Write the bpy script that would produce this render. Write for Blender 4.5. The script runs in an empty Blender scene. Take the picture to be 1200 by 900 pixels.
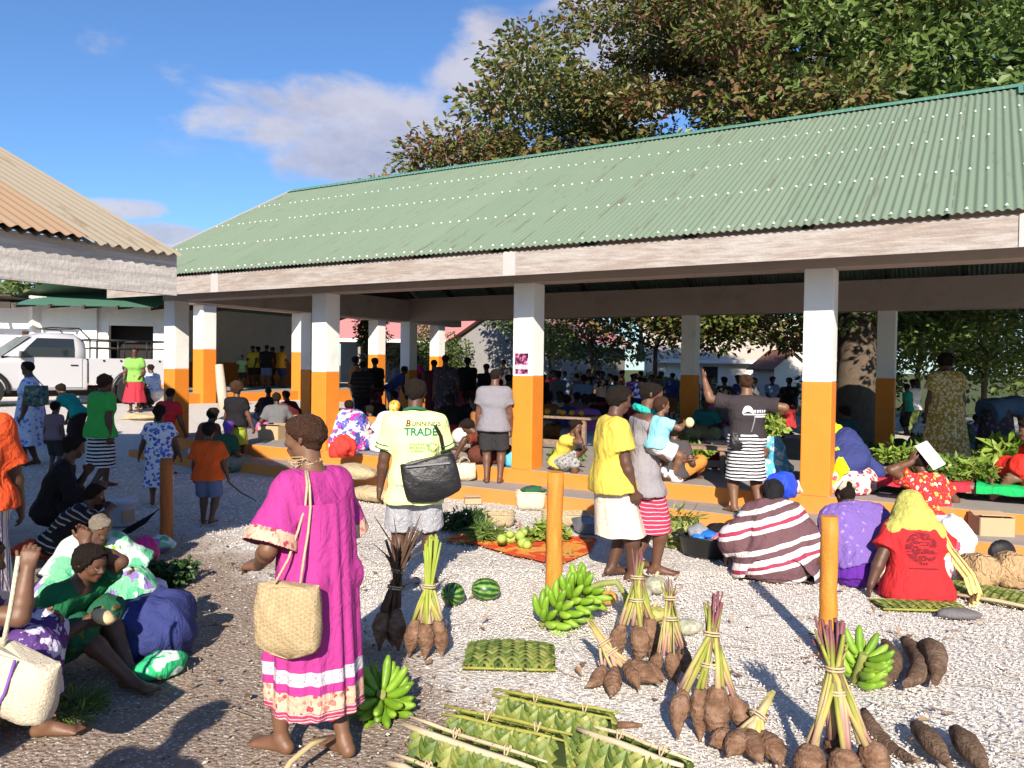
import bpy, math, random
import numpy as np
from mathutils import Vector, Matrix, Quaternion
from mathutils.bvhtree import BVHTree
random.seed(7); RNG = np.random.default_rng(7)
R = math.radians
S = bpy.context.scene
C = S.collection
# ------------------------------------------------------------------ camera, sky, sun, exposure
FPX, PITCH, ROLL, EYE = 922.93, .0218, .0134, 1.7
cam = bpy.data.objects.new('camera', bpy.data.cameras.new('camera'))
C.objects.link(cam)
cam.data.sensor_width = 36; cam.data.lens = FPX/1200*36
cam.data.clip_start = .05; cam.data.clip_end = 2000
cam.matrix_world = Matrix.Translation((0, 0, EYE)) @ Matrix.Rotation(math.pi/2-PITCH, 4, 'X') @ Matrix.Rotation(ROLL, 4, 'Z')
S.camera = cam
SUN_EL, SUN_AZ = R(27.5), .043
sund = bpy.data.lights.new('sun', 'SUN'); sund.energy = 5.0; sund.angle = R(.5); sund.color = (1, .90, .76)
suno = bpy.data.objects.new('sun', sund); C.objects.link(suno)
suno.rotation_euler = Vector((math.sin(SUN_AZ)*math.cos(SUN_EL), math.cos(SUN_AZ)*math.cos(SUN_EL), -math.sin(SUN_EL))).to_track_quat('-Z', 'Y').to_euler()
S.view_settings.view_transform = 'Standard'; S.view_settings.look = 'None'
S.view_settings.exposure = .82; S.view_settings.gamma = 1; S.view_settings.use_curve_mapping = False
S.cycles.use_denoising = True
S.cycles.max_bounces = 6; S.cycles.transparent_max_bounces = 6

def ray(px, py):
    xr = (px-600)/FPX; yr = (py-450)/FPX
    cr, sr = math.cos(ROLL), math.sin(ROLL)
    x = xr*cr+yr*sr; y = -xr*sr+yr*cr
    return Vector((x, math.cos(PITCH)-y*math.sin(PITCH), -math.sin(PITCH)-y*math.cos(PITCH)))
def at(px, py, z=0):                     # the point of the level z seen at a pixel of the photograph
    d = ray(px, py); return Vector((0, 0, EYE)) + d*((z-EYE)/d.z)
def atd(px, py, D):                      # the point at forward distance D
    d = ray(px, py); return Vector((0, 0, EYE)) + d*(D/d.y)

class NT:                                # a short-hand for node trees
    def __init__(s, tree): s.t = tree; s.n = tree.nodes; s.l = tree.links
    def add(s, typ, ins=None, **kw):
        nd = s.n.new(typ)
        for k, v in kw.items(): setattr(nd, k, v)
        for k, v in (ins or {}).items(): s.set(nd, k, v)
        return nd
    def set(s, nd, k, v):
        sock = nd.inputs[k]
        if isinstance(v, bpy.types.NodeSocket): s.l.new(v, sock)
        elif isinstance(v, bpy.types.Node): s.l.new(v.outputs[0], sock)
        else:
            if sock.type == 'RGBA' and len(v) == 3: v = (*v, 1)
            sock.default_value = v
    def math(s, op, a, b=0.0, c=None, clamp=False):
        nd = s.add('ShaderNodeMath', {0: a, 1: b}, operation=op, use_clamp=clamp)
        if c is not None: s.set(nd, 2, c)
        return nd.outputs[0]
    def vmath(s, op, a, b=(0, 0, 0)):
        nd = s.add('ShaderNodeVectorMath', {0: a, 1: b}, operation=op)
        return nd.outputs[1] if op in ('DOT_PRODUCT', 'LENGTH', 'DISTANCE') else nd.outputs[0]
    def ramp(s, fac, stops, interp='LINEAR'):
        nd = s.add('ShaderNodeValToRGB', {0: fac}); cr = nd.color_ramp; cr.interpolation = interp
        while len(cr.elements) < len(stops): cr.elements.new(.5)
        for e, (p, c) in zip(cr.elements, stops):
            e.position = p
            if isinstance(c, (int, float)): c = (c, c, c)
            e.color = (*c, 1)
        return nd.outputs[0]
    def mix(s, f, a, b, mode='MIX'):
        nd = s.add('ShaderNodeMix', data_type='RGBA', blend_type=mode)
        s.set(nd, 0, f)
        for i, v in ((6, a), (7, b)): s.set(nd, i, v)
        return nd.outputs[2]
    def smooth(s, v, a, b):
        nd = s.add('ShaderNodeMapRange', {'Value': v, 'From Min': a, 'From Max': b}, interpolation_type='SMOOTHSTEP')
        return nd.outputs[0]
    def noise(s, vec, scale, detail=3, rough=.55, col=False, dist=0):
        nd = s.add('ShaderNodeTexNoise', {'Scale': scale, 'Detail': detail, 'Roughness': rough, 'Distortion': dist})
        if vec is not None: s.set(nd, 'Vector', vec)
        return nd.outputs['Color' if col else 'Fac']
    def vor(s, vec, scale, feature='F1', out='Distance', rnd=1):
        nd = s.add('ShaderNodeTexVoronoi', {'Scale': scale, 'Randomness': rnd}, feature=feature)
        if vec is not None: s.set(nd, 'Vector', vec)
        return nd.outputs[out]
    def mapping(s, vec, scale=(1, 1, 1), rot=(0, 0, 0), loc=(0, 0, 0)):
        return s.add('ShaderNodeMapping', {'Vector': vec, 'Scale': scale, 'Rotation': rot, 'Location': loc}).outputs[0]

w = bpy.data.worlds.new('World'); S.world = w; w.use_nodes = True
T = NT(w.node_tree); T.n.clear()
sky = T.add('ShaderNodeTexSky', sky_type='NISHITA', sun_disc=False, sun_elevation=SUN_EL, sun_rotation=math.pi+SUN_AZ, air_density=1.0, dust_density=.25, ozone_density=2.2)
bg = T.add('ShaderNodeBackground', {'Color': T.mix(1, sky.outputs[0], (.60, .83, 1.12), 'MULTIPLY'), 'Strength': .084})
dirv = T.add('ShaderNodeTexCoord').outputs['Generated']
sep = T.add('ShaderNodeSeparateXYZ', {0: dirv})
def cpx(px, py): return ray(px, py).normalized()
cloudm = None                             # cloud banks: direction, half width, half height
for px, py, rx, ry in ((440, 158, .24, .075), (590, 95, .12, .085), (330, 152, .13, .035), (200, 275, .06, .018), (140, 242, .07, .016), (730, 60, .16, .10)):
    c = cpx(px, py); rt = Vector((c.y, -c.x, 0)).normalized(); up = rt.cross(c)
    a = T.math('DIVIDE', T.vmath('DOT_PRODUCT', dirv, tuple(rt)), rx)
    b = T.math('DIVIDE', T.vmath('DOT_PRODUCT', T.vmath('SUBTRACT', dirv, tuple(c)), tuple(up)), ry)
    r2 = T.math('ADD', T.math('MULTIPLY', a, a), T.math('MULTIPLY', b, b))
    m = T.math('SUBTRACT', 1, r2, clamp=True)
    m = T.math('MULTIPLY', m, T.math('GREATER_THAN', T.vmath('DOT_PRODUCT', dirv, tuple(c)), .5))
    cloudm = m if cloudm is None else T.math('MAXIMUM', cloudm, m)
wv = T.mapping(dirv, scale=(1, 1, 1.9))
nz = T.noise(wv, 9, 7, .56, dist=.3)
dens = T.math('ADD', T.math('MULTIPLY', cloudm, .62), T.math('MULTIPLY', T.math('SUBTRACT', nz, .5), 1.25))
fac = T.smooth(dens, .13, .50)
wisp = T.math('MULTIPLY', T.smooth(T.noise(T.mapping(dirv, scale=(1, 1, 4)), 5, 6, .6), .58, .8), .22)
fac = T.math('MULTIPLY', T.math('MAXIMUM', fac, wisp), .8)
ccol = T.ramp(T.noise(wv, 7, 6, .6), [(.34, (.44, .44, .55)), (.60, (.74, .70, .76))])
cb = T.add('ShaderNodeBackground', {'Color': ccol, 'Strength': .56})
mx = T.add('ShaderNodeMixShader', {0: fac, 1: bg.outputs[0], 2: cb.outputs[0]})
T.l.new(mx.outputs[0], T.add('ShaderNodeOutputWorld').inputs[0])

# ------------------------------------------------------------------ helpers
def tag(o, label=None, cat=None, group=None, kind=None):
    for k, v in (('label', label), ('category', cat), ('group', group), ('kind', kind)):
        if v: o[k] = v
    if label and len(label.split()) > 16: print('LONG', len(label.split()), label)
    return o
def empty(name, loc, rz=0, label=None, cat=None, group=None, kind=None):
    o = bpy.data.objects.new(name, None); C.objects.link(o); o.location = loc; o.rotation_euler = (0, 0, rz)
    o.empty_display_size = .1
    return tag(o, label, cat, group, kind)
def link(name, me, mats, parent=None, loc=None, rz=None):
    o = bpy.data.objects.new(name, me); C.objects.link(o)
    if mats is not None:
        for m in (mats if isinstance(mats, (list, tuple)) else [mats]): me.materials.append(m)
    if parent is not None: o.parent = parent
    if loc is not None: o.location = loc
    if rz is not None: o.rotation_euler = (0, 0, rz) if isinstance(rz, (int, float)) else rz
    return o
def fastmesh(name, V, F, mi=None, smooth=False):         # uniform faces (n x 3 or n x 4)
    V = np.asarray(V, np.float32); F = np.asarray(F, np.int32)
    me = bpy.data.meshes.new(name); me.vertices.add(len(V)); me.vertices.foreach_set('co', V.ravel())
    k = F.shape[1]; me.loops.add(F.size); me.loops.foreach_set('vertex_index', F.ravel())
    me.polygons.add(len(F)); me.polygons.foreach_set('loop_start', np.arange(0, F.size, k, dtype=np.int32))
    me.polygons.foreach_set('loop_total', np.full(len(F), k, np.int32))
    if mi is not None: me.polygons.foreach_set('material_index', np.asarray(mi, np.int32))
    me.polygons.foreach_set('use_smooth', np.full(len(F), bool(smooth)))
    me.update(calc_edges=True); return me
class MB:
    def __init__(s): s.v = []; s.f = []; s.m = []; s.sm = []
    def quad(s, pts, m=0):
        b = len(s.v); s.v += [tuple(p) for p in pts]; s.f.append(tuple(range(b, b+len(pts)))); s.m.append(m); s.sm.append(False); return s
    def box(s, c, size, M=None, m=0, taper=1.0):
        b = len(s.v); hx, hy, hz = size[0]/2, size[1]/2, size[2]/2
        for z, k in ((-hz, 1), (hz, taper)):
            for x, y in ((-hx, -hy), (hx, -hy), (hx, hy), (-hx, hy)):
                p = Vector((x*k, y*k, z))
                if M is not None: p = M @ p
                s.v.append(tuple(p+Vector(c)))
        for q in ((3, 2, 1, 0), (4, 5, 6, 7), (0, 1, 5, 4), (1, 2, 6, 5), (2, 3, 7, 6), (3, 0, 4, 7)):
            s.f.append(tuple(b+i for i in q)); s.m.append(m); s.sm.append(False)
        return s
    def beam(s, p0, p1, wd, ht, m=0, up=(0, 0, 1)):
        p0, p1 = Vector(p0), Vector(p1); d = p1-p0; x = d.normalized(); u = Vector(up)
        y = u.cross(x).normalized(); z = x.cross(y)
        M = Matrix((x, y, z)).transposed(); return s.box((p0+p1)/2, (d.length, wd, ht), M, m)
    def loft(s, rings, caps=True, m=0, smooth=True, closed=True):
        b = len(s.v); n = len(rings[0])
        for r in rings: s.v += [tuple(p) for p in r]
        for i in range(len(rings)-1):
            for j in range(n if closed else n-1):
                k = (j+1) % n
                s.f.append((b+i*n+j, b+i*n+k, b+(i+1)*n+k, b+(i+1)*n+j)); s.m.append(m); s.sm.append(smooth)
        if caps:
            s.f.append(tuple(b+j for j in range(n))[::-1]); s.m.append(m); s.sm.append(False)
            s.f.append(tuple(b+(len(rings)-1)*n+j for j in range(n))); s.m.append(m); s.sm.append(False)
        return s
    def tube(s, pts, rad, n=8, m=0, caps=True, jit=0, flat=1.0):
        pts = [Vector(p) for p in pts]
        if isinstance(rad, (int, float)): rad = [rad]*len(pts)
        rings = []; ref = None
        for i, p in enumerate(pts):
            d = (pts[min(i+1, len(pts)-1)]-pts[max(i-1, 0)]).normalized()
            if ref is None: ref = d.orthogonal().normalized()
            ref = (ref-d*ref.dot(d)).normalized(); y = d.cross(ref)
            rr = rad[i]
            rings.append([p+(ref*math.cos(a)*flat+y*math.sin(a))*rr*(1+random.uniform(-jit, jit)) for a in (2*math.pi*j/n for j in range(n))])
        return s.loft(rings, caps, m)
    def ell(s, c, r, n=12, k=8, M=None, m=0, jit=0):
        rings = []
        for i in range(1, k):
            t = math.pi*i/k; rg = []
            for j in range(n):
                a = 2*math.pi*j/n; q = 1+random.uniform(-jit, jit)
                p = Vector((r[0]*math.sin(t)*math.cos(a)*q, r[1]*math.sin(t)*math.sin(a)*q, r[2]*math.cos(t)*q))
                rg.append((M @ p if M is not None else p)+Vector(c))
            rings.append(rg)
        return s.loft(rings[::-1], True, m)
    def build(s, name, mats, parent=None, loc=None, rz=None):
        me = bpy.data.meshes.new(name); me.from_pydata(s.v, [], s.f)
        me.polygons.foreach_set('material_index', s.m); me.polygons.foreach_set('use_smooth', s.sm)
        me.update(); return link(name, me, mats, parent, loc, rz)

MATS = {}
def mat(name, col, rough=.7, var=.15, vs=4, bump=0, bs=40, spec=.3, custom=None, metal=0, sub=None, grime=0, crease=0):
    """plain surface: base colour, soft mottling, small bumps"""
    if name in MATS: return MATS[name]
    m = bpy.data.materials.new(name); m.use_nodes = True; t = NT(m.node_tree)
    b = t.n['Principled BSDF']; tc = t.add('ShaderNodeTexCoord').outputs['Object']
    b.inputs['Roughness'].default_value = rough; b.inputs['Specular IOR Level'].default_value = spec; b.inputs['Metallic'].default_value = metal
    base = custom(t, tc) if custom else None
    if base is None:
        nf = t.noise(tc, vs, 5, .6)
        base = t.mix(nf, tuple(c*(1-var) for c in col), tuple(min(1, c*(1+var)) for c in col))
    if grime:
        g = t.smooth(t.noise(tc, 1.7, 6, .7), .5, .75)
        base = t.mix(t.math('MULTIPLY', g, grime), base, (.16, .13, .10))
    t.set(b, 'Base Color', base)
    if bump:
        hgt = t.noise(tc, bs, 4, .6)
        if crease:
            rg = t.math('ABSOLUTE', t.math('SUBTRACT', t.noise(t.mapping(tc, scale=(1, 1, .6)), 9, 3, .5, dist=1.1), .5)); r2 = t.math('ABSOLUTE', t.math('SUBTRACT', t.noise(t.mapping(tc, scale=(1, 1, .8), loc=(3, 1, 2)), 21, 2, .5, dist=.8), .5))
            hgt = t.math('ADD', t.math('MULTIPLY', hgt, .10), t.math('ADD', t.math('MULTIPLY', t.smooth(rg, 0, .16), 1.0*crease), t.math('MULTIPLY', t.smooth(r2, 0, .2), .35*crease)))
        bn = t.add('ShaderNodeBump', {'Height': hgt, 'Strength': bump, 'Distance': .02})
        t.l.new(bn.outputs[0], b.inputs['Normal'])
    if sub: b.inputs['Subsurface Weight'].default_value = sub
    MATS[name] = m; return m
# ------------------------------------------------------------------ ground
def sst(t): t = np.clip(t, 0, 1); return t*t*(3-2*t)
def gz(x, y):                             # the yard rises gently towards the far left
    x = np.asarray(x, float); y = np.asarray(y, float)
    return .58*sst((-.6*x+.8*y-13)/9)*sst((-x-3)/4)
def gnd_mat(t, tc):
    p = t.add('ShaderNodeNewGeometry').outputs['Position']
    sp = t.add('ShaderNodeSeparateXYZ', {0: p}); x, y = sp.outputs[0], sp.outputs[1]
    n1 = t.noise(p, 1.3, 5, .65); n2 = t.noise(p, .35, 4, .6)
    # bare earth on the near left, trodden into the coral gravel
    ax, ay = at(650, 860).x, at(650, 860).y; bx, by = at(300, 645).x, at(300, 645).y
    L = math.hypot(bx-ax, by-ay); nx, ny = -(by-ay)/L, (bx-ax)/L
    sd = t.math('ADD', t.math('MULTIPLY', t.math('SUBTRACT', x, ax), nx), t.math('MULTIPLY', t.math('SUBTRACT', y, ay), ny))
    sd = t.math('ADD', sd, t.math('MULTIPLY', t.math('SUBTRACT', n1, .5), 2.4))
    dirt = t.math('MULTIPLY', t.smooth(sd, -.25, .35), t.smooth(t.math('ADD', y, t.math('MULTIPLY', n1, 3)), 10.2, 8.0))
    cellc = t.add('ShaderNodeSeparateXYZ', {0: t.vor(p, 62, out='Color')}).outputs[0]
    cell2 = t.add('ShaderNodeSeparateXYZ', {0: t.vor(p, 95, out='Color')}).outputs[0]
    peb = t.ramp(cellc, [(0, (.46, .41, .365)), (.25, (.61, .555, .505)), (.6, (.71, .66, .605)), (1, (.79, .76, .71))])
    peb2 = t.ramp(cell2, [(0, (.44, .39, .345)), (.4, (.63, .58, .53)), (1, (.77, .73, .68))])
    peb = t.mix(.5, peb, peb2)
    crev = t.smooth(t.vor(p, 62, out='Distance'), .4, .8)
    peb = t.mix(t.math('MULTIPLY', crev, .25), peb, (.22, .18, .15))
    peb = t.mix(t.math('MULTIPLY', t.smooth(n1, .52, .75), .35), peb, (.34, .28, .22))
    soil = t.ramp(t.noise(p, 30, 6, .7), [(.25, (.21, .15, .11)), (.55, (.30, .222, .168)), (.8, (.39, .305, .24))])
    spk = t.math('MULTIPLY', t.smooth(cell2, .88, .93), .6)
    soil = t.mix(spk, soil, peb2)
    col = t.mix(t.math('MULTIPLY', dirt, .93), peb, soil)
    grs = t.ramp(t.noise(p, 6, 6, .7), [(.3, (.05, .07, .025)), (.7, (.14, .15, .06))])
    far = t.smooth(t.math('ADD', y, t.math('MULTIPLY', n2, 8)), 29, 36)
    col = t.mix(far, col, grs)
    hgt = t.math('ADD', t.math('MULTIPLY', t.vor(p, 42, out='Distance'), -.6), t.math('MULTIPLY', t.noise(p, 120, 3), .5))
    bn = t.add('ShaderNodeBump', {'Height': hgt, 'Strength': .9, 'Distance': .02})
    t.l.new(bn.outputs[0], t.n['Principled BSDF'].inputs['Normal'])
    return col
M_ground = mat('coral_gravel_ground', (1, 1, 1), .95, custom=gnd_mat, spec=.1)
def axis(lo, hi, n, k):
    q = np.linspace(-1, 1, n); q = np.sinh(q*k)/math.sinh(k); return np.where(q < 0, -q*lo, q*hi)
gx = axis(-400, 400, 200, 5.2); gy = 8+axis(-60, 800, 220, 5.2)
GX, GY = np.meshgrid(gx, gy, indexing='ij')
GZ = gz(GX, GY)
nr = (np.abs(GX) < 14) & (GY < 20)
GZ = GZ + np.where(nr, .012*np.sin(GX*2.1+1.3*np.sin(GY*1.7))*np.sin(GY*1.9+.5), 0)-.012
idx = np.arange(GX.size).reshape(GX.shape)
gq = np.stack([idx[:-1, :-1], idx[1:, :-1], idx[1:, 1:], idx[:-1, 1:]], -1).reshape(-1, 4)
tag(link('ground', fastmesh('ground', np.stack([GX, GY, GZ], -1).reshape(-1, 3), gq, smooth=True), M_ground), kind='structure')
def gravel(name, n, x0, x1, y0, y1, s0, s1, m, keep=None):         # loose stones lying on the ground
    x = RNG.uniform(x0, x1, n); y = RNG.uniform(y0, y1, n)
    if keep is not None: k = keep(x, y); x, y = x[k], y[k]; n = len(x)
    s = RNG.uniform(s0, s1, n)*RNG.uniform(.5, 1, n)
    base = np.array([(1, 0, 0), (0, 1, 0), (-1, 0, 0), (0, -1, 0), (0, 0, .7), (0, 0, -.5)], float)
    V = base[None]*RNG.uniform(.55, 1.3, (n, 6, 1))*RNG.uniform(.7, 1.3, (n, 1, 3))
    a = RNG.uniform(0, 6.28, n); ca, sa = np.cos(a)[:, None], np.sin(a)[:, None]
    V = np.stack([V[..., 0]*ca-V[..., 1]*sa, V[..., 0]*sa+V[..., 1]*ca, V[..., 2]+V[..., 0]*RNG.uniform(-.4, .4, (n, 1))], -1)*s[:, None, None]
    V = V+np.stack([x, y, gz(x, y)+s*.15], -1)[:, None, :]
    f = np.array([(0, 1, 4), (1, 2, 4), (2, 3, 4), (3, 0, 4), (1, 0, 5), (2, 1, 5), (3, 2, 5), (0, 3, 5)])
    F = (f[None]+6*np.arange(n)[:, None, None]).reshape(-1, 3)
    return tag(link(name, fastmesh(name, V.reshape(-1, 3), F), m), kind='stuff')
def stone_mat(stops):
    def f(t, tc): return t.ramp(t.add('ShaderNodeNewGeometry').outputs['Random Per Island'], stops)
    return f
M_coral = mat('coral_stones', (1, 1, 1), .95, custom=stone_mat([(0, (.48, .43, .38)), (.25, (.63, .575, .52)), (.75, (.73, .68, .625)), (1, (.80, .77, .73))]), spec=.1)
M_grit = mat('earth_litter', (1, 1, 1), .95, custom=stone_mat([(0, (.10, .07, .05)), (.6, (.28, .205, .15)), (.90, (.34, .28, .22)), (.95, (.58, .53, .46)), (1, (.62, .58, .52))]), spec=.1)
p0 = at(650, 860); p1 = at(300, 645)
def dirtside(x, y): return ((x-p0.x)*-(p1.y-p0.y)+(y-p0.y)*(p1.x-p0.x))/math.hypot(p1.x-p0.x, p1.y-p0.y)+.45*np.sin(x*3+y*2)*np.sin(y*3.1)
gravel('coral_gravel', 70000, -2.6, 3.9, 2.9, 6.6, .003, .0105, M_coral, lambda x, y: (dirtside(x, y) < -.05+RNG.normal(0, .22, len(x))) & (np.abs(x) < y*.68))
gravel('coral_gravel', 32000, -4.5, 7.0, 6.2, 10.0, .004, .013, M_coral, lambda x, y: ((dirtside(x, y) < .1) | (y > 8.6)) & (np.abs(x) < y*.68) & ((x*.513+(y-10.4)*.858) < -.62))
gravel('coral_gravel', 16000, -9.0, -2.2, 8.4, 15.0, .010, .024, M_coral, lambda x, y: (np.abs(x) < y*.68) & ((x*.513+(y-10.4)*.858) < -.9))
gravel('earth_litter', 8000, -4.2, 1.0, 2.9, 8.6, .004, .015, M_grit, lambda x, y: (dirtside(x, y) > -.2) & (np.abs(x) < y*.68))

# ------------------------------------------------------------------ paints and metals
M_white = mat('white_paint', (.78, .76, .73), .75, .05, 3, bump=.15, bs=25, grime=.25)
def orange_c(t, tc):
    z = t.add('ShaderNodeSeparateXYZ', {0: tc}).outputs[2]; n = t.noise(tc, 3, 5, .6); k = t.noise(t.mapping(tc, scale=(9, 9, 1.4)), 2.2, 6, .7)
    c = t.mix(n, (.62, .185, .018), (.74, .24, .026)); c = t.mix(t.math('MULTIPLY', t.smooth(k, .56, .74), .35), c, (.30, .15, .06))
    d = t.smooth(t.math('ADD', z, t.math('MULTIPLY', t.math('SUBTRACT', t.noise(tc, 11, 5, .7), .5), .7)), .46, .06)
    return t.mix(t.math('MULTIPLY', d, .34), c, (.33, .21, .11))
M_orange = mat('orange_paint', (1, 1, 1), .62, custom=orange_c, bump=.15, bs=25)
M_conc = mat('grey_concrete', (.30, .27, .25), .9, .25, 4, bump=.3, bs=60)
M_beam = mat('bounce_warmed_concrete', (.42, .34, .29), .85, .12, 2, bump=.2, bs=30, grime=.4)  # base colour warmed to hold light bounced off the ground
def wood_c(a, b, sc=(1.2, 14, 14)):
    def f(t, tc):
        n = t.noise(t.mapping(tc, scale=sc), 2.2, 7, .65); k = t.noise(tc, 1.3, 4, .6)
        c = t.ramp(n, [(.28, a), (.55, tuple((p+q)/2 for p, q in zip(a, b))), (.75, b)])
        return t.mix(t.math('MULTIPLY', t.smooth(k, .5, .7), .3), c, (.30, .19, .14))
    return f
def fascia_c(t, tc):
    st = t.mapping(tc, scale=(.9, 9, 9)); a = t.noise(st, 3.2, 8, .7); b = t.noise(t.mapping(tc, scale=(.35, 1.2, 2.2)), 2.2, 6, .65); k = t.noise(t.mapping(tc, scale=(2.5, 30, 30)), 2, 5, .7)
    wd = t.ramp(a, [(.3, (.20, .15, .125)), (.55, (.28, .22, .185)), (.75, (.33, .27, .235))])
    pt = t.ramp(k, [(.3, (.29, .26, .245)), (.6, (.41, .385, .365))])
    return t.mix(t.math('ADD', .22, t.math('MULTIPLY', t.smooth(t.math('ADD', b, t.math('MULTIPLY', t.math('SUBTRACT', a, .5), .9)), .36, .66), .6)), wd, pt)
M_fascia = mat('weathered_fascia_board', (1, 1, 1), .85, custom=fascia_c, bump=.3, bs=30)
M_trim = mat('pale_trim_board', (.42, .39, .38), .8, .12, 8, bump=.2)
M_timber = mat('rough_timber', (1, 1, 1), .85, custom=wood_c((.16, .10, .07), (.34, .24, .17), (8, 1.5, 8)), bump=.3, bs=30)
M_darkwood = mat('dark_roof_timber', (.06, .045, .035), .9, .3)
def roof_c(a, b, stain, st=.5):
    def f(t, tc):
        sx = t.add('ShaderNodeSeparateXYZ', {0: tc}).outputs[0]; sh_ = t.math('DIVIDE', t.math('ADD', sx, 30), .762)
        lap = t.math('LESS_THAN', t.math('FRACT', sh_), .014); wn = t.add('ShaderNodeTexWhiteNoise', noise_dimensions='1D'); t.set(wn, 'W', t.math('FLOOR', sh_))
        n = t.math('ADD', t.math('MULTIPLY', t.noise(t.mapping(tc, scale=(1.2, .25, .25)), 2.5, 6, .7), .7), t.math('MULTIPLY', wn.outputs['Value'], .42))
        s = t.smooth(t.noise(t.mapping(tc, scale=(5, .55, .55), loc=(3, 1, 0)), 2.2, 6, .7), .565, .70)
        lapm = t.math('MULTIPLY', lap, t.smooth(t.noise(t.mapping(tc, scale=(.4, 1.5, 1.5)), 2, 4), .42, .62))
        s = t.math('MAXIMUM', t.math('MULTIPLY', s, st), t.math('MULTIPLY', lapm, .85))
        return t.mix(s, t.mix(n, a, b), stain)
    return f
M_green = mat('green_painted_iron', (1, 1, 1), .5, custom=roof_c((.150, .205, .140), (.185, .237, .168), (.115, .095, .06), .6), spec=.35)
M_cap = mat('ridge_cap_green', (.10, .23, .17), .45, .15, 3)
M_screw = mat('roof_screw_white', (.62, .62, .59), .4, .02)
M_rust = mat('rusty_beige_iron', (1, 1, 1), .7, custom=roof_c((.25, .215, .165), (.28, .235, .175), (.17, .105, .065), .85), spec=.2)
M_board = mat('grey_weathered_board', (1, 1, 1), .9, custom=wood_c((.30, .27, .25), (.62, .58, .55), (14, 1.0, 14)), bump=.3, bs=40)
M_black = mat('black_plastic', (.012, .012, .014), .4, .1, spec=.4)
M_glass = mat('dark_glass', (.02, .025, .03), .06, 0, spec=.6)
M_dark = mat('dark_interior', (.02, .018, .016), .9, .2)

def corrugated(name, x0, x1, low, high, mats, parent, period=.0762, amp=.009, along='x', rows=1, mi=None, sub=8):
    """sheet whose waves run across x; low/high = (y, z) of its two edges"""
    n = int((x1-x0)/period*sub); X = np.linspace(x0, x1, n+1); nrm = np.array([-(high[1]-low[1]), high[0]-low[0]]); nrm = nrm/np.hypot(*nrm)
    if nrm[1] < 0: nrm = -nrm
    wv = amp*np.cos(2*np.pi*X/period); V = []
    for r in range(rows+1):
        k = r/rows; y = low[0]+(high[0]-low[0])*k; z = low[1]+(high[1]-low[1])*k
        V.append(np.stack([X, y+nrm[0]*wv, z+nrm[1]*wv], -1))
    V = np.concatenate(V); m = n+1
    F = np.concatenate([np.stack([np.arange(n)+r*m, np.arange(n)+1+r*m, np.arange(n)+1+(r+1)*m, np.arange(n)+(r+1)*m], -1) for r in range(rows)])
    return fastmesh(name, V, F, smooth=True)

# ------------------------------------------------------------------ the market hall (local x along its front, y inwards)
TH = .5391; A0 = Vector((.0027, 10.4, 0))
def hw(s, w, z=0): return Vector((A0.x+s*math.cos(TH)+w*math.sin(TH), A0.y-s*math.sin(TH)+w*math.cos(TH), z))
hall = empty('market_hall', A0, -TH, 'open market hall with orange and white pillars under a green corrugated roof', 'market hall')
CW = .307; SE = 13.0; SW = -7.78; FZ = .36
def pillar(s, w, z0, zb, zt, parent, c=CW):
    m = MB(); m.box((s+c/2, w+c/2, (z0+zb)/2), (c, c, zb-z0), m=1); m.box((s+c/2, w+c/2, (zb+zt)/2), (c-.003, c-.003, zt-zb), m=0)
    o = m.build('pillar', [M_white, M_orange], parent); b = o.modifiers.new('worn_edges', 'BEVEL'); b.width = .012; b.segments = 2; b.limit_method = 'ANGLE'; return o
for k in range(-2, 4): pillar(3.651*k, 0, .168, 1.58, 2.80, hall)
for k in range(-2, 4): pillar(3.651*k+.02, 6.655, FZ, 1.58, 2.80, hall)
pillar(-7.3, 3.3, FZ, 1.58, 2.80, hall)
m = MB(); m.box(((SE-7.3)/2, CW/2, 3.05), (SE+7.3, CW+.04, .50)); m.build('beam', M_beam, hall)
m = MB(); m.box(((SE-7.3)/2, 6.655+CW/2, 3.08), (SE+7.3, CW+.04, .56)); m.build('beam', M_beam, hall)
m = MB(); m.box((-7.3+CW/2, 3.48, 3.06), (CW+.02, 6.3, .52)); m.build('beam', M_beam, hall)
m = MB(); m.loft([[(x, .0, 3.30), (x, 6.96, 3.30), (x, 3.48, 5.30)] for x in (-7.22, -7.12)], smooth=False); m.build('gable_wall', M_darkwood, hall)
m = MB()                                                     # floor slab and the low step in front
m.box(((SE-7.6)/2, 3.65, FZ/2-.1), (SE+7.6, 7.3, FZ+.2), m=0); m.build('floor_slab', M_conc, hall)
m = MB(); m.box(((SE-7.6)/2, -.004, .26), (SE+7.6, .02, .186)); m.build('riser', M_orange, hall)
m = MB(); m.box(((SE-7.4)/2, -.29, .0), (SE+7.4, .58, .334)); m.build('step', M_conc, hall)
m = MB(); m.box(((SE-7.4)/2, -.585, .0), (SE+7.42, .02, .32)); m.build('riser', M_orange, hall)
me = corrugated('roof_sheet', SW, SE, (-.84, 3.12), (3.48, 5.50), None, hall, amp=.010)
link('roof_sheet', me, M_green, hall)
me = corrugated('roof_sheet', SW, SE, (7.80, 3.12), (3.48, 5.50), None, hall, amp=.010)
link('roof_sheet', me, M_green, hall)
sl = Vector((0, 4.32, 2.38)); sn = Vector((0, -2.38, 4.32)).normalized()
m = MB()
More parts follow.
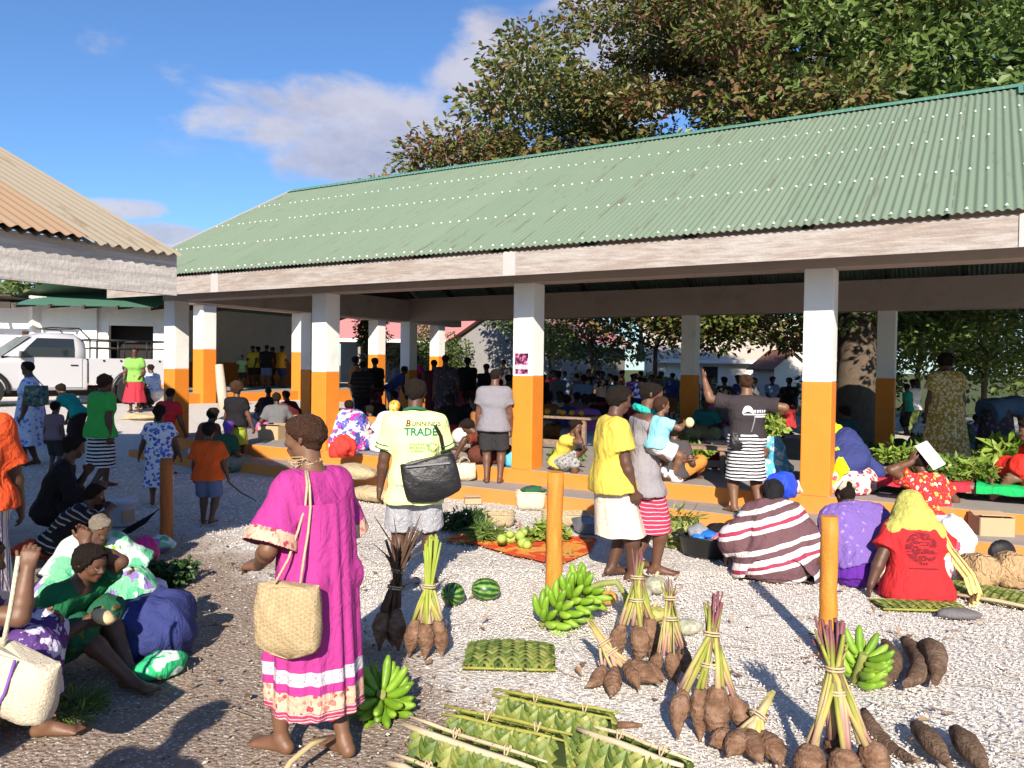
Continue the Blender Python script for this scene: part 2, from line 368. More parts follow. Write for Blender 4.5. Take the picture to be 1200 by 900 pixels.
for fr in (.018, .26, .52, .76, .975):
    for i in range(int((SE-SW)/.1524)):
        if random.random() < .06: continue
        p = Vector((SW+.0762*(1+2*i)+.0762+random.uniform(-.006, .006), -.84, 3.12))+sl*(fr+random.uniform(-.004, .004))+sn*.013
        b = len(m.v); r = .0125
        for kk, hh_ in ((1, 0), (.35, .016)):
            for dx, dy in ((-r, -r), (r, -r), (r, r), (-r, r)): m.v.append(tuple(p+Vector((dx*kk, 0, 0))+sl.normalized()*dy*kk+sn*hh_))
        for j in range(4): m.f.append((b+j, b+(j+1) % 4, b+4+(j+1) % 4, b+4+j))
        m.f.append((b+4, b+5, b+6, b+7))
rs = C.objects['roof_sheet']; q0 = len(rs.data.vertices); vo = np.empty(q0*3, np.float32); rs.data.vertices.foreach_get('co', vo); fo = [tuple(p.vertices) for p in rs.data.polygons]
me = fastmesh('roof_sheet', np.concatenate([vo.reshape(-1, 3), np.array(m.v)]), np.concatenate([np.array(fo), np.array(m.f)+q0]), [0]*len(fo)+[1]*len(m.f), True); me.materials.append(M_green); me.materials.append(M_screw); rs.data = me
m = MB(); c0 = Vector((0, 3.48, 5.53))
for sg in (-1, 1):
    d = Vector((0, sg*4.32, -2.38)).normalized()
    m.quad([(SW-.03, *(c0)[1:]), (SE, *(c0)[1:]), (SE, *(c0+d*.2)[1:]), (SW-.03, *(c0+d*.2)[1:])][::sg])
m.build('ridge_cap', M_cap, hall)
m = MB(); d = Vector((0, -4.32, -2.38)).normalized(); q = c0+d*.19
m.box(Vector((6.15, 0, 0))+q+d*.2+Vector((0, 0, .012)), (1.02, .42, .012), Matrix((Vector((1, 0, 0)), d, sn)).transposed())
for i in range(6):
    m.box(Vector((5.72, 0, 0))+q+d*(.03+.07*i)+sn*.03, (.035, .035, .02), Matrix((Vector((1, 0, 0)), d, sn)).transposed(), m=1)
m.build('flashing', [M_cap, M_screw], hall)
m = MB(); zf = 2.945
m.box(((SE+SW)/2, -.755, zf), (SE-SW, .03, .29)); m.build('fascia', M_fascia, hall)
for s_, w_ in ((.40, .17), (5.60, .05), (-4.95, .17), (9.2, .17)): MB().box((s_, -.776, zf), (w_, .014, .292)).build('fascia_joint', M_trim, hall)
m = MB(); m.beam((SW+.02, -.80, 3.06), (SW+.02, 3.48, 5.44), .04, .16); m.beam((SW+.02, 7.76, 3.06), (SW+.02, 3.48, 5.44), .04, .16); m.build('barge_board', M_trim, hall)
m = MB()
for s_ in np.arange(-7.2, SE, 1.22):
    m.beam((s_, -.70, 3.06), (s_, 3.46, 5.36), .05, .12); m.beam((s_, 7.66, 3.06), (s_, 3.50, 5.36), .05, .12)
for k in np.arange(.08, 1, .18):
    m.beam((SW, -.84+4.32*k, 3.07+2.38*k), (SE, -.84+4.32*k, 3.07+2.38*k), .05, .05); m.beam((SW, 7.8-4.32*k, 3.07+2.38*k), (SE, 7.8-4.32*k, 3.07+2.38*k), .05, .05)
m.build('rafters', M_darkwood, hall)
# poster on a front pillar
def poster_c(t, tc):
    n = t.noise(t.mapping(tc, scale=(18, 1, 14)), 1.0, 4, .7, col=True)
    sp = t.add('ShaderNodeSeparateColor', {0: n}); z = t.add('ShaderNodeSeparateXYZ', {0: tc}).outputs[2]
    c = t.ramp(sp.outputs[0], [(.40, (.02, .01, .02)), (.47, (.20, .03, .08)), (.53, (.52, .14, .32)), (.585, (.62, .30, .50)), (.64, (.7, .62, .7))], 'CONSTANT')
    return t.mix(t.math('MULTIPLY', t.math('LESS_THAN', t.math('ABSOLUTE', t.math('ADD', z, .045)), .03), .6), c, (.62, .6, .64))
M_poster = mat('poster_print', (1, 1, 1), .5, custom=poster_c)
po = MB().box((0, 0, 0), (.205, .004, .27)).build('poster', M_poster, None, hw(.14, -.003, 1.745), -TH)
tag(po, 'small pink and black paper poster pasted on the white half of a market pillar', 'poster')

# ------------------------------------------------------------------ shed roof at the near left
Q = Vector((-2.26, 5.3, 0))
shed = empty('shed_shelter', Q, -TH, 'low shed with a rusty beige corrugated roof over a weathered grey fascia board', 'shed')
def zshed(x): return 2.44+.44*min(-x, 10-(-x))
V = None
for nm, xa, xb, mt in (('roof_sheet', .07, -5.0, M_rust), ('roof_sheet', -10.1, -5.0, M_rust)):
    me = corrugated(nm, -9, -.01, (-xa, 2.44-.44*xa if xa > 0 else 2.40), (-xb, 2.44+2.2), None, shed, amp=.012)
    o = link(nm, me, mt, shed); o.rotation_euler = (0, 0, math.pi/2)
me = corrugated('roof_sheet', -9, -.66, (-.10, 2.41), (1.9, 2.46+.44*1.9), None, shed, amp=.0095)
o = link('roof_sheet', me, mat('orange_beige_iron', (1, 1, 1), .7, custom=roof_c((.28, .185, .115), (.31, .215, .14), (.19, .11, .065), .8), spec=.2), shed); o.rotation_euler = (0, 0, math.pi/2); o.location = (0, 0, .022)
m = MB(); m.box((-.02, -4.5, 2.285), (.04, 9, .275)); m.build('fascia', M_board, shed)
m = MB()
for y_ in (-8.9, -5.9, -2.9, -.05): m.beam((-.06, y_, 2.33), (-5, y_, 2.36+2.2), .05, .14); m.beam((-9.9, y_, 2.33), (-5, y_, 2.36+2.2), .05, .14)
m.build('rafters', M_darkwood, shed)
for x_, y_ in ((-3.2, -.4), (-9.6, -.4), (-3.2, -6), (-9.6, -6)):
    MB().box((x_, y_, 1.7), (.16, .16, 3.9)).build('post', M_timber, shed)

# ------------------------------------------------------------------ raised wing and annexe at the back left
wing = empty('market_wing', (-.4056*22, 22, 0), -TH, 'raised market wing with orange and white pillars behind the left end of the hall', 'market wing')
WF, WB, WT = .85, 2.07, 3.3
for k in range(5): pillar(0, 3.65*k, .2, WB, WT, wing, c=.44) if k < 4 else None
m = MB(); m.box((.22, 6, WT+.22), (.46, 13, .44)); m.build('beam', M_beam, wing)
m = MB(); m.box((-3.2, 6, .42), (7.0, 13.6, .86)); m.build('floor_slab', M_conc, wing)
m = MB(); m.box((.31, 6, .42), (.02, 13.6, .84)); m.build('riser', M_orange, wing)
m = MB(); m.box((-6.6, 4.9, 2.72), (.2, 11.6, 2.0)); m.box((-6.6, 4.9, 1.28), (.21, 11.61, .88), m=1); m.build('wall', [M_white, M_orange], wing)
me = corrugated('roof_sheet', -.9, 13.5, (-.95, 3.66), (3.4, 4.6), None, wing); o = link('roof_sheet', me, M_green, wing); o.rotation_euler = (0, 0, math.pi/2)
me = corrugated('roof_sheet', -.9, 13.5, (7.7, 3.66), (3.4, 4.6), None, wing); o = link('roof_sheet', me, M_green, wing); o.rotation_euler = (0, 0, math.pi/2)
an = empty('market_annexe', (0, 0, 0), 0, 'white market annexe with a dark serving window behind the pickup truck', 'building')
a0, a1 = atd(-160, 400, 24.2), atd(196, 400, 25.4)
dx = (a1-a0); dx.z = 0; Ln = dx.length; an.location = (a0.x, a0.y, .4); an.rotation_euler = (0, 0, math.atan2(dx.y, dx.x))
wx = lambda px: (px+160)/356*Ln
def wall_open(x0, x1, z0, z1, holes, th=.2, m=0, mb=None):
    """wall in the xz plane with rectangular holes (x0, x1, z0, z1)"""
    for a, b, c, d in holes:
        mb.box(((x0+a)/2, 0, (z0+z1)/2), (a-x0, th, z1-z0), m=m)
        mb.box(((a+b)/2, 0, (z0+c)/2), (b-a, th, c-z0), m=m); mb.box(((a+b)/2, 0, (d+z1)/2), (b-a, th, z1-d), m=m); x0 = b
    mb.box(((x0+x1)/2, 0, (z0+z1)/2), (x1-x0, th, z1-z0), m=m)
m = MB(); wall_open(0, Ln, .95, 3.1, [(wx(126), wx(180), 1.15, 2.45)], mb=m); m.build('wall', M_white, an)
m = MB(); m.box((wx(140), .003, .3), (wx(198)-wx(82), .21, 1.3)); m.box((wx(-40), .003, .3), (wx(80)-wx(-160), .21, 1.3), m=1); m.build('plinth', [M_orange, M_white], an)
m = MB(); m.box((wx(153), .6, 1.8), (wx(182)-wx(124)+1.6, .1, 2.0)); m.build('window', M_dark, an)  # near-black panel behind the opening, painted as the unlit room
m = MB(); m.box((wx(103), -.06, 2.0), (.5, .3, 2.2)); m.build('pier', M_white, an)
m = MB(); m.box((wx(30), -.12, 2.0), (.3, .03, .42)); m.build('vent', M_timber, an)
me = corrugated('roof_sheet', wx(38), wx(200), (-1.5, 2.95), (3.0, 4.0), None, an); link('awning', me, M_cap, an)
m = MB()
for i in range(12): m.beam((wx(-150)+i*.95, -1.5, 2.92), (wx(-150)+i*.95, 2.5, 3.35), .07, .12)
m.box((wx(-60), -1.5, 2.93), (wx(36)-wx(-156), .05, .18)); m.box((wx(-60), .6, 3.22), (wx(36)-wx(-156), 4.2, .05)); m.build('rafters', M_darkwood, an)

# ------------------------------------------------------------------ houses behind the market
def house(name, p, rz, L, W, zb, ze, zr, mr, mw, label, over=.5, windows=(), open_front=False, hip=0):
    o = empty(name, p, rz, label, 'house')
    m = MB()
    if open_front:
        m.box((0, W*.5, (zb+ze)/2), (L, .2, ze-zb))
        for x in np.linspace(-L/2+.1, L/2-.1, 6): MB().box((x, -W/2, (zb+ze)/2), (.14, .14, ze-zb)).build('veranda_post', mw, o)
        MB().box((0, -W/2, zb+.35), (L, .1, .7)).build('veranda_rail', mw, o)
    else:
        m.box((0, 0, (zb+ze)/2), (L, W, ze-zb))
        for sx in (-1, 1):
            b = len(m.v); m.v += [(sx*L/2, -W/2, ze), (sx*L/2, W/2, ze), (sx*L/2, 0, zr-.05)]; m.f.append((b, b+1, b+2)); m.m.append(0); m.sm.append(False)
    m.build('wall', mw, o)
    m = MB(); k = (zr-ze)/(W/2); Lr = L/2+over; Wr = W/2+over
    for sg in (-1, 1):
        m.loft([[(-Lr, sg*Wr, ze-k*over), (Lr, sg*Wr, ze-k*over), (Lr, sg*Wr, ze-k*over+.06), (-Lr, sg*Wr, ze-k*over+.06)], [(-Lr+hip, 0, zr), (Lr-hip, 0, zr), (Lr-hip, 0, zr+.06), (-Lr+hip, 0, zr+.06)]], smooth=False)
    rf = m.build('roof', mr, o)
    m = MB(); m.box((0, -Wr-.02, ze-k*over), (2*Lr, .03, .2))
    for sx in (-1, 1): m.beam((sx*(Lr+.01), -Wr, ze-k*over), (sx*(Lr+.01-hip), 0, zr-.02), .03, .2)
    m.build('fascia', M_screw, rf)
    for x, z, a, b in windows:
        f_ = MB().box((x, -W/2-.01, z), (a+.12, .06, b+.12)).build('window', M_screw, o)
        MB().box((x, -W/2-.03, z), (a, .05, b)).build('pane', M_glass, f_)
    return o
M_pink = mat('faded_red_iron', (.50, .20, .19), .6, .1, 2)
M_creamw = mat('cream_render', (.62, .57, .50), .85, .08)
M_thatch = mat('pale_thatch', (.42, .36, .30), .95, .2, 5, bump=.5)
M_brownroof = mat('brown_shingle', (.16, .07, .045), .8, .2)
h0 = atd(505, 430, 48)
house('roadside_house', (h0.x, h0.y, 0), 0, 12.5, 7, 0, 3.3, 4.9, M_pink, mat('veranda_timber', (.25, .22, .2), .85), 'long house with a faded red iron roof and a dark veranda', open_front=True)  # one even grey brown for the veranda timber
h1 = atd(640, 430, 44)
house('roadside_house', (h1.x, h1.y, 0), R(62), 9, 6, 0, 3.2, 5.0, M_pink, mat('shade_grey_render', (.24, .23, .23), .85), 'shade-greyed house end with a red iron roof and white gutter behind the tallest front pillar', windows=((0, 1.6, 1.4, 1.1),))  # wall base colour greyed to stand for shade
h2 = atd(852, 430, 46)
house('thatched_house', (h2.x, h2.y, 0), R(-4), 9, 6, 0, 2.5, 4.7, M_thatch, mat('white_boards', (.72, .69, .66), .85), 'white boarded house under a broad pale thatch roof', windows=((-1.5, 1.4, .8, .9), (1.6, 1.4, .8, .9)))
h3 = atd(916, 430, 40)
house('garden_hut', (h3.x, h3.y, 0), R(100), 2.2, 2.0, 0, 1.9, 2.7, M_brownroof, M_creamw, 'small cream hut with a brown shingle gable roof', over=.25, windows=((0, 1.1, .7, .8),))

# ------------------------------------------------------------------ trees
def leaf_mat(name, stops, scale=.5, rough=.45):
    def f(t, tc):
        rnd = t.add('ShaderNodeNewGeometry').outputs['Random Per Island']
        v = t.math('ADD', t.math('MULTIPLY', rnd, .42), t.math('MULTIPLY', t.noise(tc, scale, 3, .6), .62))
        return t.ramp(v, stops)
    if name in MATS: return MATS[name]
    m = mat(name, (1, 1, 1), rough, custom=f, spec=.35); t = NT(m.node_tree); b = t.n['Principled BSDF']
    tr = t.add('ShaderNodeBsdfTranslucent', {'Color': b.inputs['Base Color'].links[0].from_socket})
    mx = t.add('ShaderNodeMixShader', {0: .22, 1: b.outputs[0], 2: tr.outputs[0]})
    t.l.new(mx.outputs[0], t.n['Material Output'].inputs[0]); return m
def leaves(pads, per, size, wid=.55, up=.55):
    """pads: (centre, rx, rz). leaf = two quads folded along the midrib"""
    n = len(pads)*per; P = np.repeat(np.array([p[0] for p in pads]), per, 0); rx = np.repeat(np.array([p[1] for p in pads]), per); rz = np.repeat(np.array([p[2] for p in pads]), per)
    d = RNG.normal(size=(n, 3)); d /= np.linalg.norm(d, axis=1)[:, None]; r = RNG.uniform(0, 1, n)**.45
    c = P+d*np.stack([rx, rx, rz], -1)*r[:, None]
    ax = d*np.array([1, 1, .3])+RNG.normal(size=(n, 3))*.5; ax /= np.linalg.norm(ax, axis=1)[:, None]
    nn = np.array([0, 0, up])+RNG.normal(size=(n, 3))*.45+d*.35; sd = np.cross(ax, nn); sd /= np.linalg.norm(sd, axis=1)[:, None]; nn = np.cross(sd, ax)
    L = size*RNG.uniform(.6, 1.25, n); W = L*wid/2
    a = c; e = c+ax*L[:, None]-nn*(L*.12)[:, None]; mid = c+ax*(L*.6)[:, None]-nn*(W*.25)[:, None]
    l = c+ax*(L*.62)[:, None]+sd*W[:, None]+nn*(W*.15)[:, None]; q = c+ax*(L*.62)[:, None]-sd*W[:, None]+nn*(W*.15)[:, None]
    V = np.stack([a, l, e, q, mid], 1).reshape(-1, 3); b = 5*np.arange(n)[:, None]
    F = np.concatenate([b+np.array([[0, 4, 2, 1]]), b+np.array([[0, 3, 2, 4]])])
    return V, F
M_bark = mat('mottled_bark', (.10, .075, .055), .9, .5, 7, bump=.6, bs=18)
def limb(m, p, q, r0, r1, wob=.3, k=5):
    p, q = Vector(p), Vector(q); L = (q-p).length; pts = []
    for i in range(k+1):
        t = i/k; v = p.lerp(q, t)
        if 0 < i < k: v += Vector([random.uniform(-1, 1)*wob*L*.12 for _ in range(3)])
        pts.append(v)
    m.tube(pts, [r0+(r1-r0)*i/k for i in range(k+1)], 7); return pts
def tree(name, base, label, pads, per, size, lm, trunk_r, fork_h, group=None, nl=14, wid=.55, cat='tree'):
    o = empty(name, base, 0, label, cat, group)
    V, F = leaves([(np.array(p[0])-np.array(base), p[1], p[2]) for p in pads], per, size, wid)
    link('crown', fastmesh('crown', V, F), lm, o)
    m = MB(); f = Vector((random.uniform(-.2, .2), random.uniform(-.2, .2), fork_h))
    m.tube([(0, 0, -.2), (0, 0, .2), f*.5+Vector((.05, 0, 0)), f], [trunk_r*1.5, trunk_r*1.1, trunk_r*.95, trunk_r*.85], 12, jit=.05)
    for p in random.sample(pads, min(nl, len(pads))):
        q = Vector(p[0])-Vector(base); k = f.lerp(q, .45)+Vector((0, 0, .4))
        limb(m, f, k, trunk_r*.42, trunk_r*.22); pts = limb(m, k, q, trunk_r*.22, trunk_r*.05)
        for _ in range(3): limb(m, pts[3], q+Vector([random.uniform(-1, 1)*p[1] for _ in range(3)])*.8, trunk_r*.08, .008, k=3)
    m.build('trunk', M_bark, o); return o
M_almond = leaf_mat('almond_leaves', [(.25, (.055, .085, .022)), (.42, (.095, .125, .03)), (.56, (.15, .15, .038)), (.67, (.185, .115, .05)), (.77, (.145, .07, .042)), (.84, (.36, .08, .05))], .35)
M_almond_g = leaf_mat('almond_green_leaves', [(.25, (.05, .09, .02)), (.45, (.095, .15, .03)), (.62, (.13, .19, .045)), (.80, (.20, .24, .07))], .35)
M_bush = leaf_mat('bush_leaves', [(.25, (.04, .07, .02)), (.5, (.08, .12, .035)), (.7, (.15, .18, .05))], .6)
M_ybush = leaf_mat('yellow_bush_leaves', [(.25, (.12, .14, .02)), (.5, (.28, .26, .03)), (.75, (.42, .36, .05))], .9)
def roof_clear(p, r):
    q = (p[0]-A0.x)*math.sin(TH)+(p[1]-A0.y)*math.cos(TH); s = (p[0]-A0.x)*math.cos(TH)-(p[1]-A0.y)*math.sin(TH)
    if s < SW-1.5: return True
    zr = 5.5-abs(q-3.48)*.55
    return q > 8.0+r or (p[2]-r*.45 > zr+.25 and q > 3.2)
def dome_pads(cx, cy, prof, n, rr, flat=.4, yk=.8):
    """pads spread through a dome: prof = [(z, radius)], denser towards the skin"""
    zs = [a for a, _ in prof]; rs = [b for _, b in prof]; out = []
    while len(out) < n:
        z = random.uniform(zs[0], zs[-1]); r = float(np.interp(z, zs, rs)); a = random.uniform(0, 6.283)
        k = random.uniform(.12, 1)**.5; p = (cx+math.cos(a)*r*k, cy+math.sin(a)*r*k*yk, z+random.uniform(-.2, .2)); s = random.uniform(*rr)
        if roof_clear(p, s): out.append((p, s, s*flat))
    return out
pads = dome_pads(7.4, 20.5, [(2.6, 4.5), (4.0, 8.0), (5.6, 11.1), (6.8, 11.2), (8.2, 8.9), (10, 6.5), (12, 4.8), (13.6, 3.2)], 560, (.75, 1.4))
pg = [p for p in pads if p[0][0] > 6.5+random.uniform(-2.5, 3)]; pr = [p for p in pads if p not in pg]
big = tree('almond_tree', (8.1, 18.6, 0), 'huge spreading almond tree with reddish and green leaves rising behind the hall roof', pr, 400, .175, M_almond, .46, 4.2, nl=26)
V, F = leaves([(np.array(p[0])-np.array((8.1, 18.6, 0)), p[1], p[2]) for p in pg], 420, .195)
link('crown', fastmesh('crown', V, F), M_almond_g, big)
def bush(px, D, wd, h, label, lm, per=420, size=.16, name='bush', z0=.0, n=9, cat='bush', group='bushes along the back of the market'):
    p = atd(px, 430, D); b = (p.x, p.y, float(gz(p.x, p.y)))
    pd = [((b[0]+random.uniform(-.5, .5)*wd, b[1]+random.uniform(-.4, .4)*wd, b[2]+z0+random.uniform(.15, .9)*h), wd*.24, h*.2) for _ in range(n)]
    return tree(name, b, label, pd, per, size, lm, .05+wd*.008, max(z0, .2)+h*.2, nl=6, group=group, cat=cat)
bush(690, 29, 4.5, 4.2, 'grey green branching tree beyond the crowd, left of the rear pillar', M_bush, 380, .2, 'shade_tree', 1.6, 14, 'tree', None)
bush(765, 31, 6, 4.0, 'dark leafy tree beyond the crowd, next to the rear pillar', M_almond_g, 380, .22, 'shade_tree', 1.7, 16, 'tree', None)
bush(645, 36, 5, 5, 'pale green tree behind the tallest front pillar', M_bush, 350, .22, 'shade_tree', 1.5, 12, 'tree', None)
bush(1075, 24, 3.5, 4, 'bright green tree beside the rear pillar near the floral dress', M_almond_g, 420, .2, 'shade_tree', .9, 13, 'tree', None)
bush(1150, 23, 4.5, 4.2, 'broad green tree above the bent woman', M_almond_g, 420, .21, 'shade_tree', 1.1, 16, 'tree', None)
bush(1240, 20, 4, 4.2, 'green tree at the far end of the yard', M_almond_g, 380, .21, 'shade_tree', .9, 13, 'tree', None)
bush(1010, 27, 3, 4.5, 'dark bushy tree behind the rightmost lit pillar', M_bush, 420, .2, 'shade_tree', .3, 13, 'tree', None)
for px, D in ((668, 33), (702, 34), (748, 33.5), (790, 34)):
    bush(px, D, 1.7, 1.5, 'yellow leaved hedge bush behind the crowd', M_ybush, 300, .13, n=6, group='yellow hedge bushes behind the crowd')
bush(449, 34, 2.2, 3.8, 'bright green shrub between two lit pillars of the wing', M_bush, 420, .16, n=9, group=None)
bush(549, 33, 1.9, 1.5, 'round green shrub in front of the veranda house', M_bush, 420, .12, n=7, group=None)
bush(512, 40, 2.5, 5, 'green tree beside the red roofed house', M_bush, 350, .18, n=9, name='shade_tree', cat='tree', group=None)
hp = [((random.uniform(-60, -24), random.uniform(56, 70), random.uniform(3.5, 7.2)), 3.4, 1.9) for _ in range(70)]
tree('hillside_tree', (-38, 60, 0), 'green treetops above the annexe roof', hp, 330, .6, M_bush, .4, 3)
# ------------------------------------------------------------------ people: one smooth skin grown round a posed skeleton, clothes grown round it in turn
def surfnet(F, lo, h):
    s = F < 0
    c = np.zeros(tuple(d-1 for d in F.shape), np.int8); O8 = [(i, j, k) for i in (0, 1) for j in (0, 1) for k in (0, 1)]
    X, Y, Z = F.shape
    for i, j, k in O8: c += s[i:X-1+i, j:Y-1+j, k:Z-1+k]
    act = (c > 0) & (c < 8); ids = np.argwhere(act)
    if len(ids) == 0: return np.zeros((0, 3)), np.zeros((0, 4), int)
    num = np.full(c.shape, -1, np.int32); num[act] = np.arange(len(ids))
    val = {o: F[ids[:, 0]+o[0], ids[:, 1]+o[1], ids[:, 2]+o[2]] for o in O8}
    acc = np.zeros((len(ids), 3)); cnt = np.zeros(len(ids))
    for a in O8:
        for ax in range(3):
            if a[ax]: continue
            b = tuple(a[q]+(q == ax) for q in range(3)); va, vb = val[a], val[b]; x = (va < 0) != (vb < 0)
            t = np.where(x, va/np.where(x, va-vb, 1), 0)
            for q in range(3): acc[:, q] += np.where(x, a[q]+(t if q == ax else 0), 0)
            cnt += x
    V = lo+h*(ids+acc/cnt[:, None]); fs = []
    for ax, (p, q) in ((0, (1, 2)), (1, (2, 0)), (2, (0, 1))):
        sl0 = [slice(None)]*3; sl1 = [slice(None)]*3; sl0[ax] = slice(0, -1); sl1[ax] = slice(1, None)
        e = s[tuple(sl0)] != s[tuple(sl1)]; ed = np.argwhere(e)
        ed = ed[(ed[:, p] > 0) & (ed[:, q] > 0) & (ed[:, p] < F.shape[p]-1) & (ed[:, q] < F.shape[q]-1)]
        if len(ed) == 0: continue
        ins = s[ed[:, 0], ed[:, 1], ed[:, 2]]; quad = []
        for dp, dq in ((-1, -1), (0, -1), (0, 0), (-1, 0)):
            k = ed.copy(); k[:, p] += dp; k[:, q] += dq; quad.append(num[k[:, 0], k[:, 1], k[:, 2]])
        f = np.stack(quad, -1); f[~ins] = f[~ins][:, ::-1]; fs.append(f)
    return V, np.concatenate(fs)
class Field:
    def __init__(s, lo, hi, h):
        s.h = h; s.lo = np.array(lo, float)-3*h; n = np.ceil((np.array(hi, float)+3*h-s.lo)/h).astype(int)+1
        s.F = np.ones(tuple(n), np.float32); s.ax = [s.lo[i]+h*np.arange(n[i]) for i in range(3)]
    def sub(s, lo, hi):
        i0 = np.clip(np.floor((lo-s.lo)/s.h).astype(int), 0, None); i1 = np.minimum(np.ceil((hi-s.lo)/s.h).astype(int)+1, s.F.shape)
        sl = tuple(slice(a, max(a, b)) for a, b in zip(i0, i1)); return sl, [s.ax[0][sl[0]][:, None, None], s.ax[1][sl[1]][None, :, None], s.ax[2][sl[2]][None, None, :]]
    def put(s, sl, d, k):
        a = s.F[sl]
        if k > 0: q = np.maximum(k-np.abs(a-d), 0)/k; s.F[sl] = np.minimum(a, d)-q*q*k*.25
        else: s.F[sl] = np.minimum(a, d)
    def rc(s, a, b, ra, rb, k=.02, cut=None):
        a = np.array(a, float); b = np.array(b, float); m = max(ra, rb)+k+2.5*s.h
        sl, (X, Y, Z) = s.sub(np.minimum(a, b)-m, np.maximum(a, b)+m); ba = b-a; L = max(ba@ba, 1e-9)
        px, py, pz = X-a[0], Y-a[1], Z-a[2]; t = np.clip((px*ba[0]+py*ba[1]+pz*ba[2])/L, 0, 1)
        d = np.sqrt((px-ba[0]*t)**2+(py-ba[1]*t)**2+(pz-ba[2]*t)**2)-(ra+(rb-ra)*t)
        for c, n in (cut or []): d = np.maximum(d, (X-c[0])*n[0]+(Y-c[1])*n[1]+(Z-c[2])*n[2])
        s.put(sl, d.astype(np.float32), k)
    def sub_ball(s, c, r, k):
        c = np.array(c, float); m = r+k+2*s.h; sl, (X, Y, Z) = s.sub(c-m, c+m)
        d = -(np.sqrt((X-c[0])**2+(Y-c[1])**2+(Z-c[2])**2)-r); a = s.F[sl]; q = np.maximum(k-np.abs(a-d), 0)/k; s.F[sl] = np.maximum(a, d)+q*q*k*.25
    def cut(s, c, n):
        s.F = np.maximum(s.F, ((s.ax[0][:, None, None]-c[0])*n[0]+(s.ax[1][None, :, None]-c[1])*n[1]+(s.ax[2][None, None, :]-c[2])*n[2]).astype(np.float32))
    def fold(s, amp, wl, seed, dirv=(1, 1, .45)):
        r = random.Random(seed); X, Y, Z = s.ax[0][:, None, None], s.ax[1][None, :, None], s.ax[2][None, None, :]; d = 0
        for i in range(4):
            k = np.array([r.uniform(-1, 1)*dirv[0], r.uniform(-1, 1)*dirv[1], r.uniform(-1, 1)*dirv[2]]); k = k/np.linalg.norm(k)*6.283/(wl*r.uniform(.6, 1.5))
            q = np.array([r.uniform(-1, 1) for _ in range(3)])*6.283/(wl*2.2)
            d = d+np.sin(k[0]*X+k[1]*Y+k[2]*Z+1.6*np.sin(q[0]*X+q[1]*Y+q[2]*Z+r.uniform(0, 6))+r.uniform(0, 6))/(1+.5*i)
        s.F += (amp*.5*d).astype(np.float32)
    def fuzz(s, amp, wl, seed):                # crinkled lattice noise
        r = np.random.default_rng(seed); sh = s.F.shape; idx = [np.arange(n)*s.h/wl for n in sh]; m = [int(i[-1])+3 for i in idx]; L = r.normal(size=m).astype(np.float32)
        for ax in range(3):
            i0 = idx[ax].astype(int); f = (idx[ax]-i0).reshape([-1 if q == ax else 1 for q in range(3)]); L = np.take(L, i0, ax)*(1-f)+np.take(L, i0+1, ax)*f
        s.F += (amp*L).astype(np.float32)
    def mesh(s, name):
        V, F = surfnet(s.F, s.lo, s.h); return V, F
def V3(*a): return np.array(a, float)
def nrm(v): v = np.array(v, float); return v/max(np.linalg.norm(v), 1e-9)
def ik(a, c, l1, l2, pole):
    d = c-a; L = np.linalg.norm(d); m = (l1+l2)*.998
    if L > m: c = a+d/L*m; d = c-a; L = m
    u = d/L; x = (l1*l1-l2*l2+L*L)/(2*L); hh = math.sqrt(max(l1*l1-x*x, 0)); p = np.array(pole, float); p = p-u*(p@u)
    return a+u*x+nrm(p)*hh, c

SKIN = {}
def skin(tone):
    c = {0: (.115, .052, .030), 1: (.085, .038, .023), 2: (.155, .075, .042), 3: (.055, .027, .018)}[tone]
    if tone not in SKIN:
        def f(t, tc):
            n = t.noise(tc, 9, 5, .6); return t.mix(n, tuple(x*.78 for x in c), tuple(x*1.2 for x in c))
        SKIN[tone] = mat('brown_skin', c, .48, custom=f, bump=.12, bs=160, spec=.42); MATS.pop('brown_skin')
    return SKIN[tone]
M_eye = mat('eye_white', (.34, .29, .24), .3, 0); M_pupil = mat('eye_dark', (.01, .007, .006), .2, 0); M_lip = mat('lips', (.11, .035, .03), .5, .1)
def hair_f(a, b):
    def f(t, tc): return t.mix(t.vor(tc, 130), a, b)
    return f
M_hair = mat('black_curly_hair', (1, 1, 1), .9, custom=hair_f((.006, .0045, .004), (.03, .02, .015)), bump=1, bs=170, spec=.15)
M_hairb = mat('brown_curly_hair', (1, 1, 1), .9, custom=hair_f((.035, .015, .009), (.09, .045, .028)), bump=1, bs=170, spec=.15)
M_hairg = mat('grey_curly_hair', (1, 1, 1), .9, custom=hair_f((.13, .10, .07), (.36, .31, .25)), bump=1, bs=150, spec=.15)
CL = {}
def cloth(name, col, rough=.85, custom=None, bump=.2, var=.07):
    if name not in CL: CL[name] = mat(name, col, rough, var, 6, bump=bump*2.6, bs=220, custom=custom, spec=.2, crease=.42)
    return CL[name]
def stripes(name, bands, period, ax=2, wob=.006, tilt=(0, 0, 0)):
    def f(t, tc):
        v = t.vmath('DOT_PRODUCT', tc, (tilt[0]+(ax == 0), tilt[1]+(ax == 1), tilt[2]+(ax == 2)))
        v = t.math('ADD', v, t.math('MULTIPLY', t.math('SUBTRACT', t.noise(tc, 7, 3), .5), wob*4))
        return t.ramp(t.math('FRACT', t.math('ADD', t.math('DIVIDE', v, period), 50)), bands, 'CONSTANT')
    return cloth(name, (1, 1, 1), custom=f)
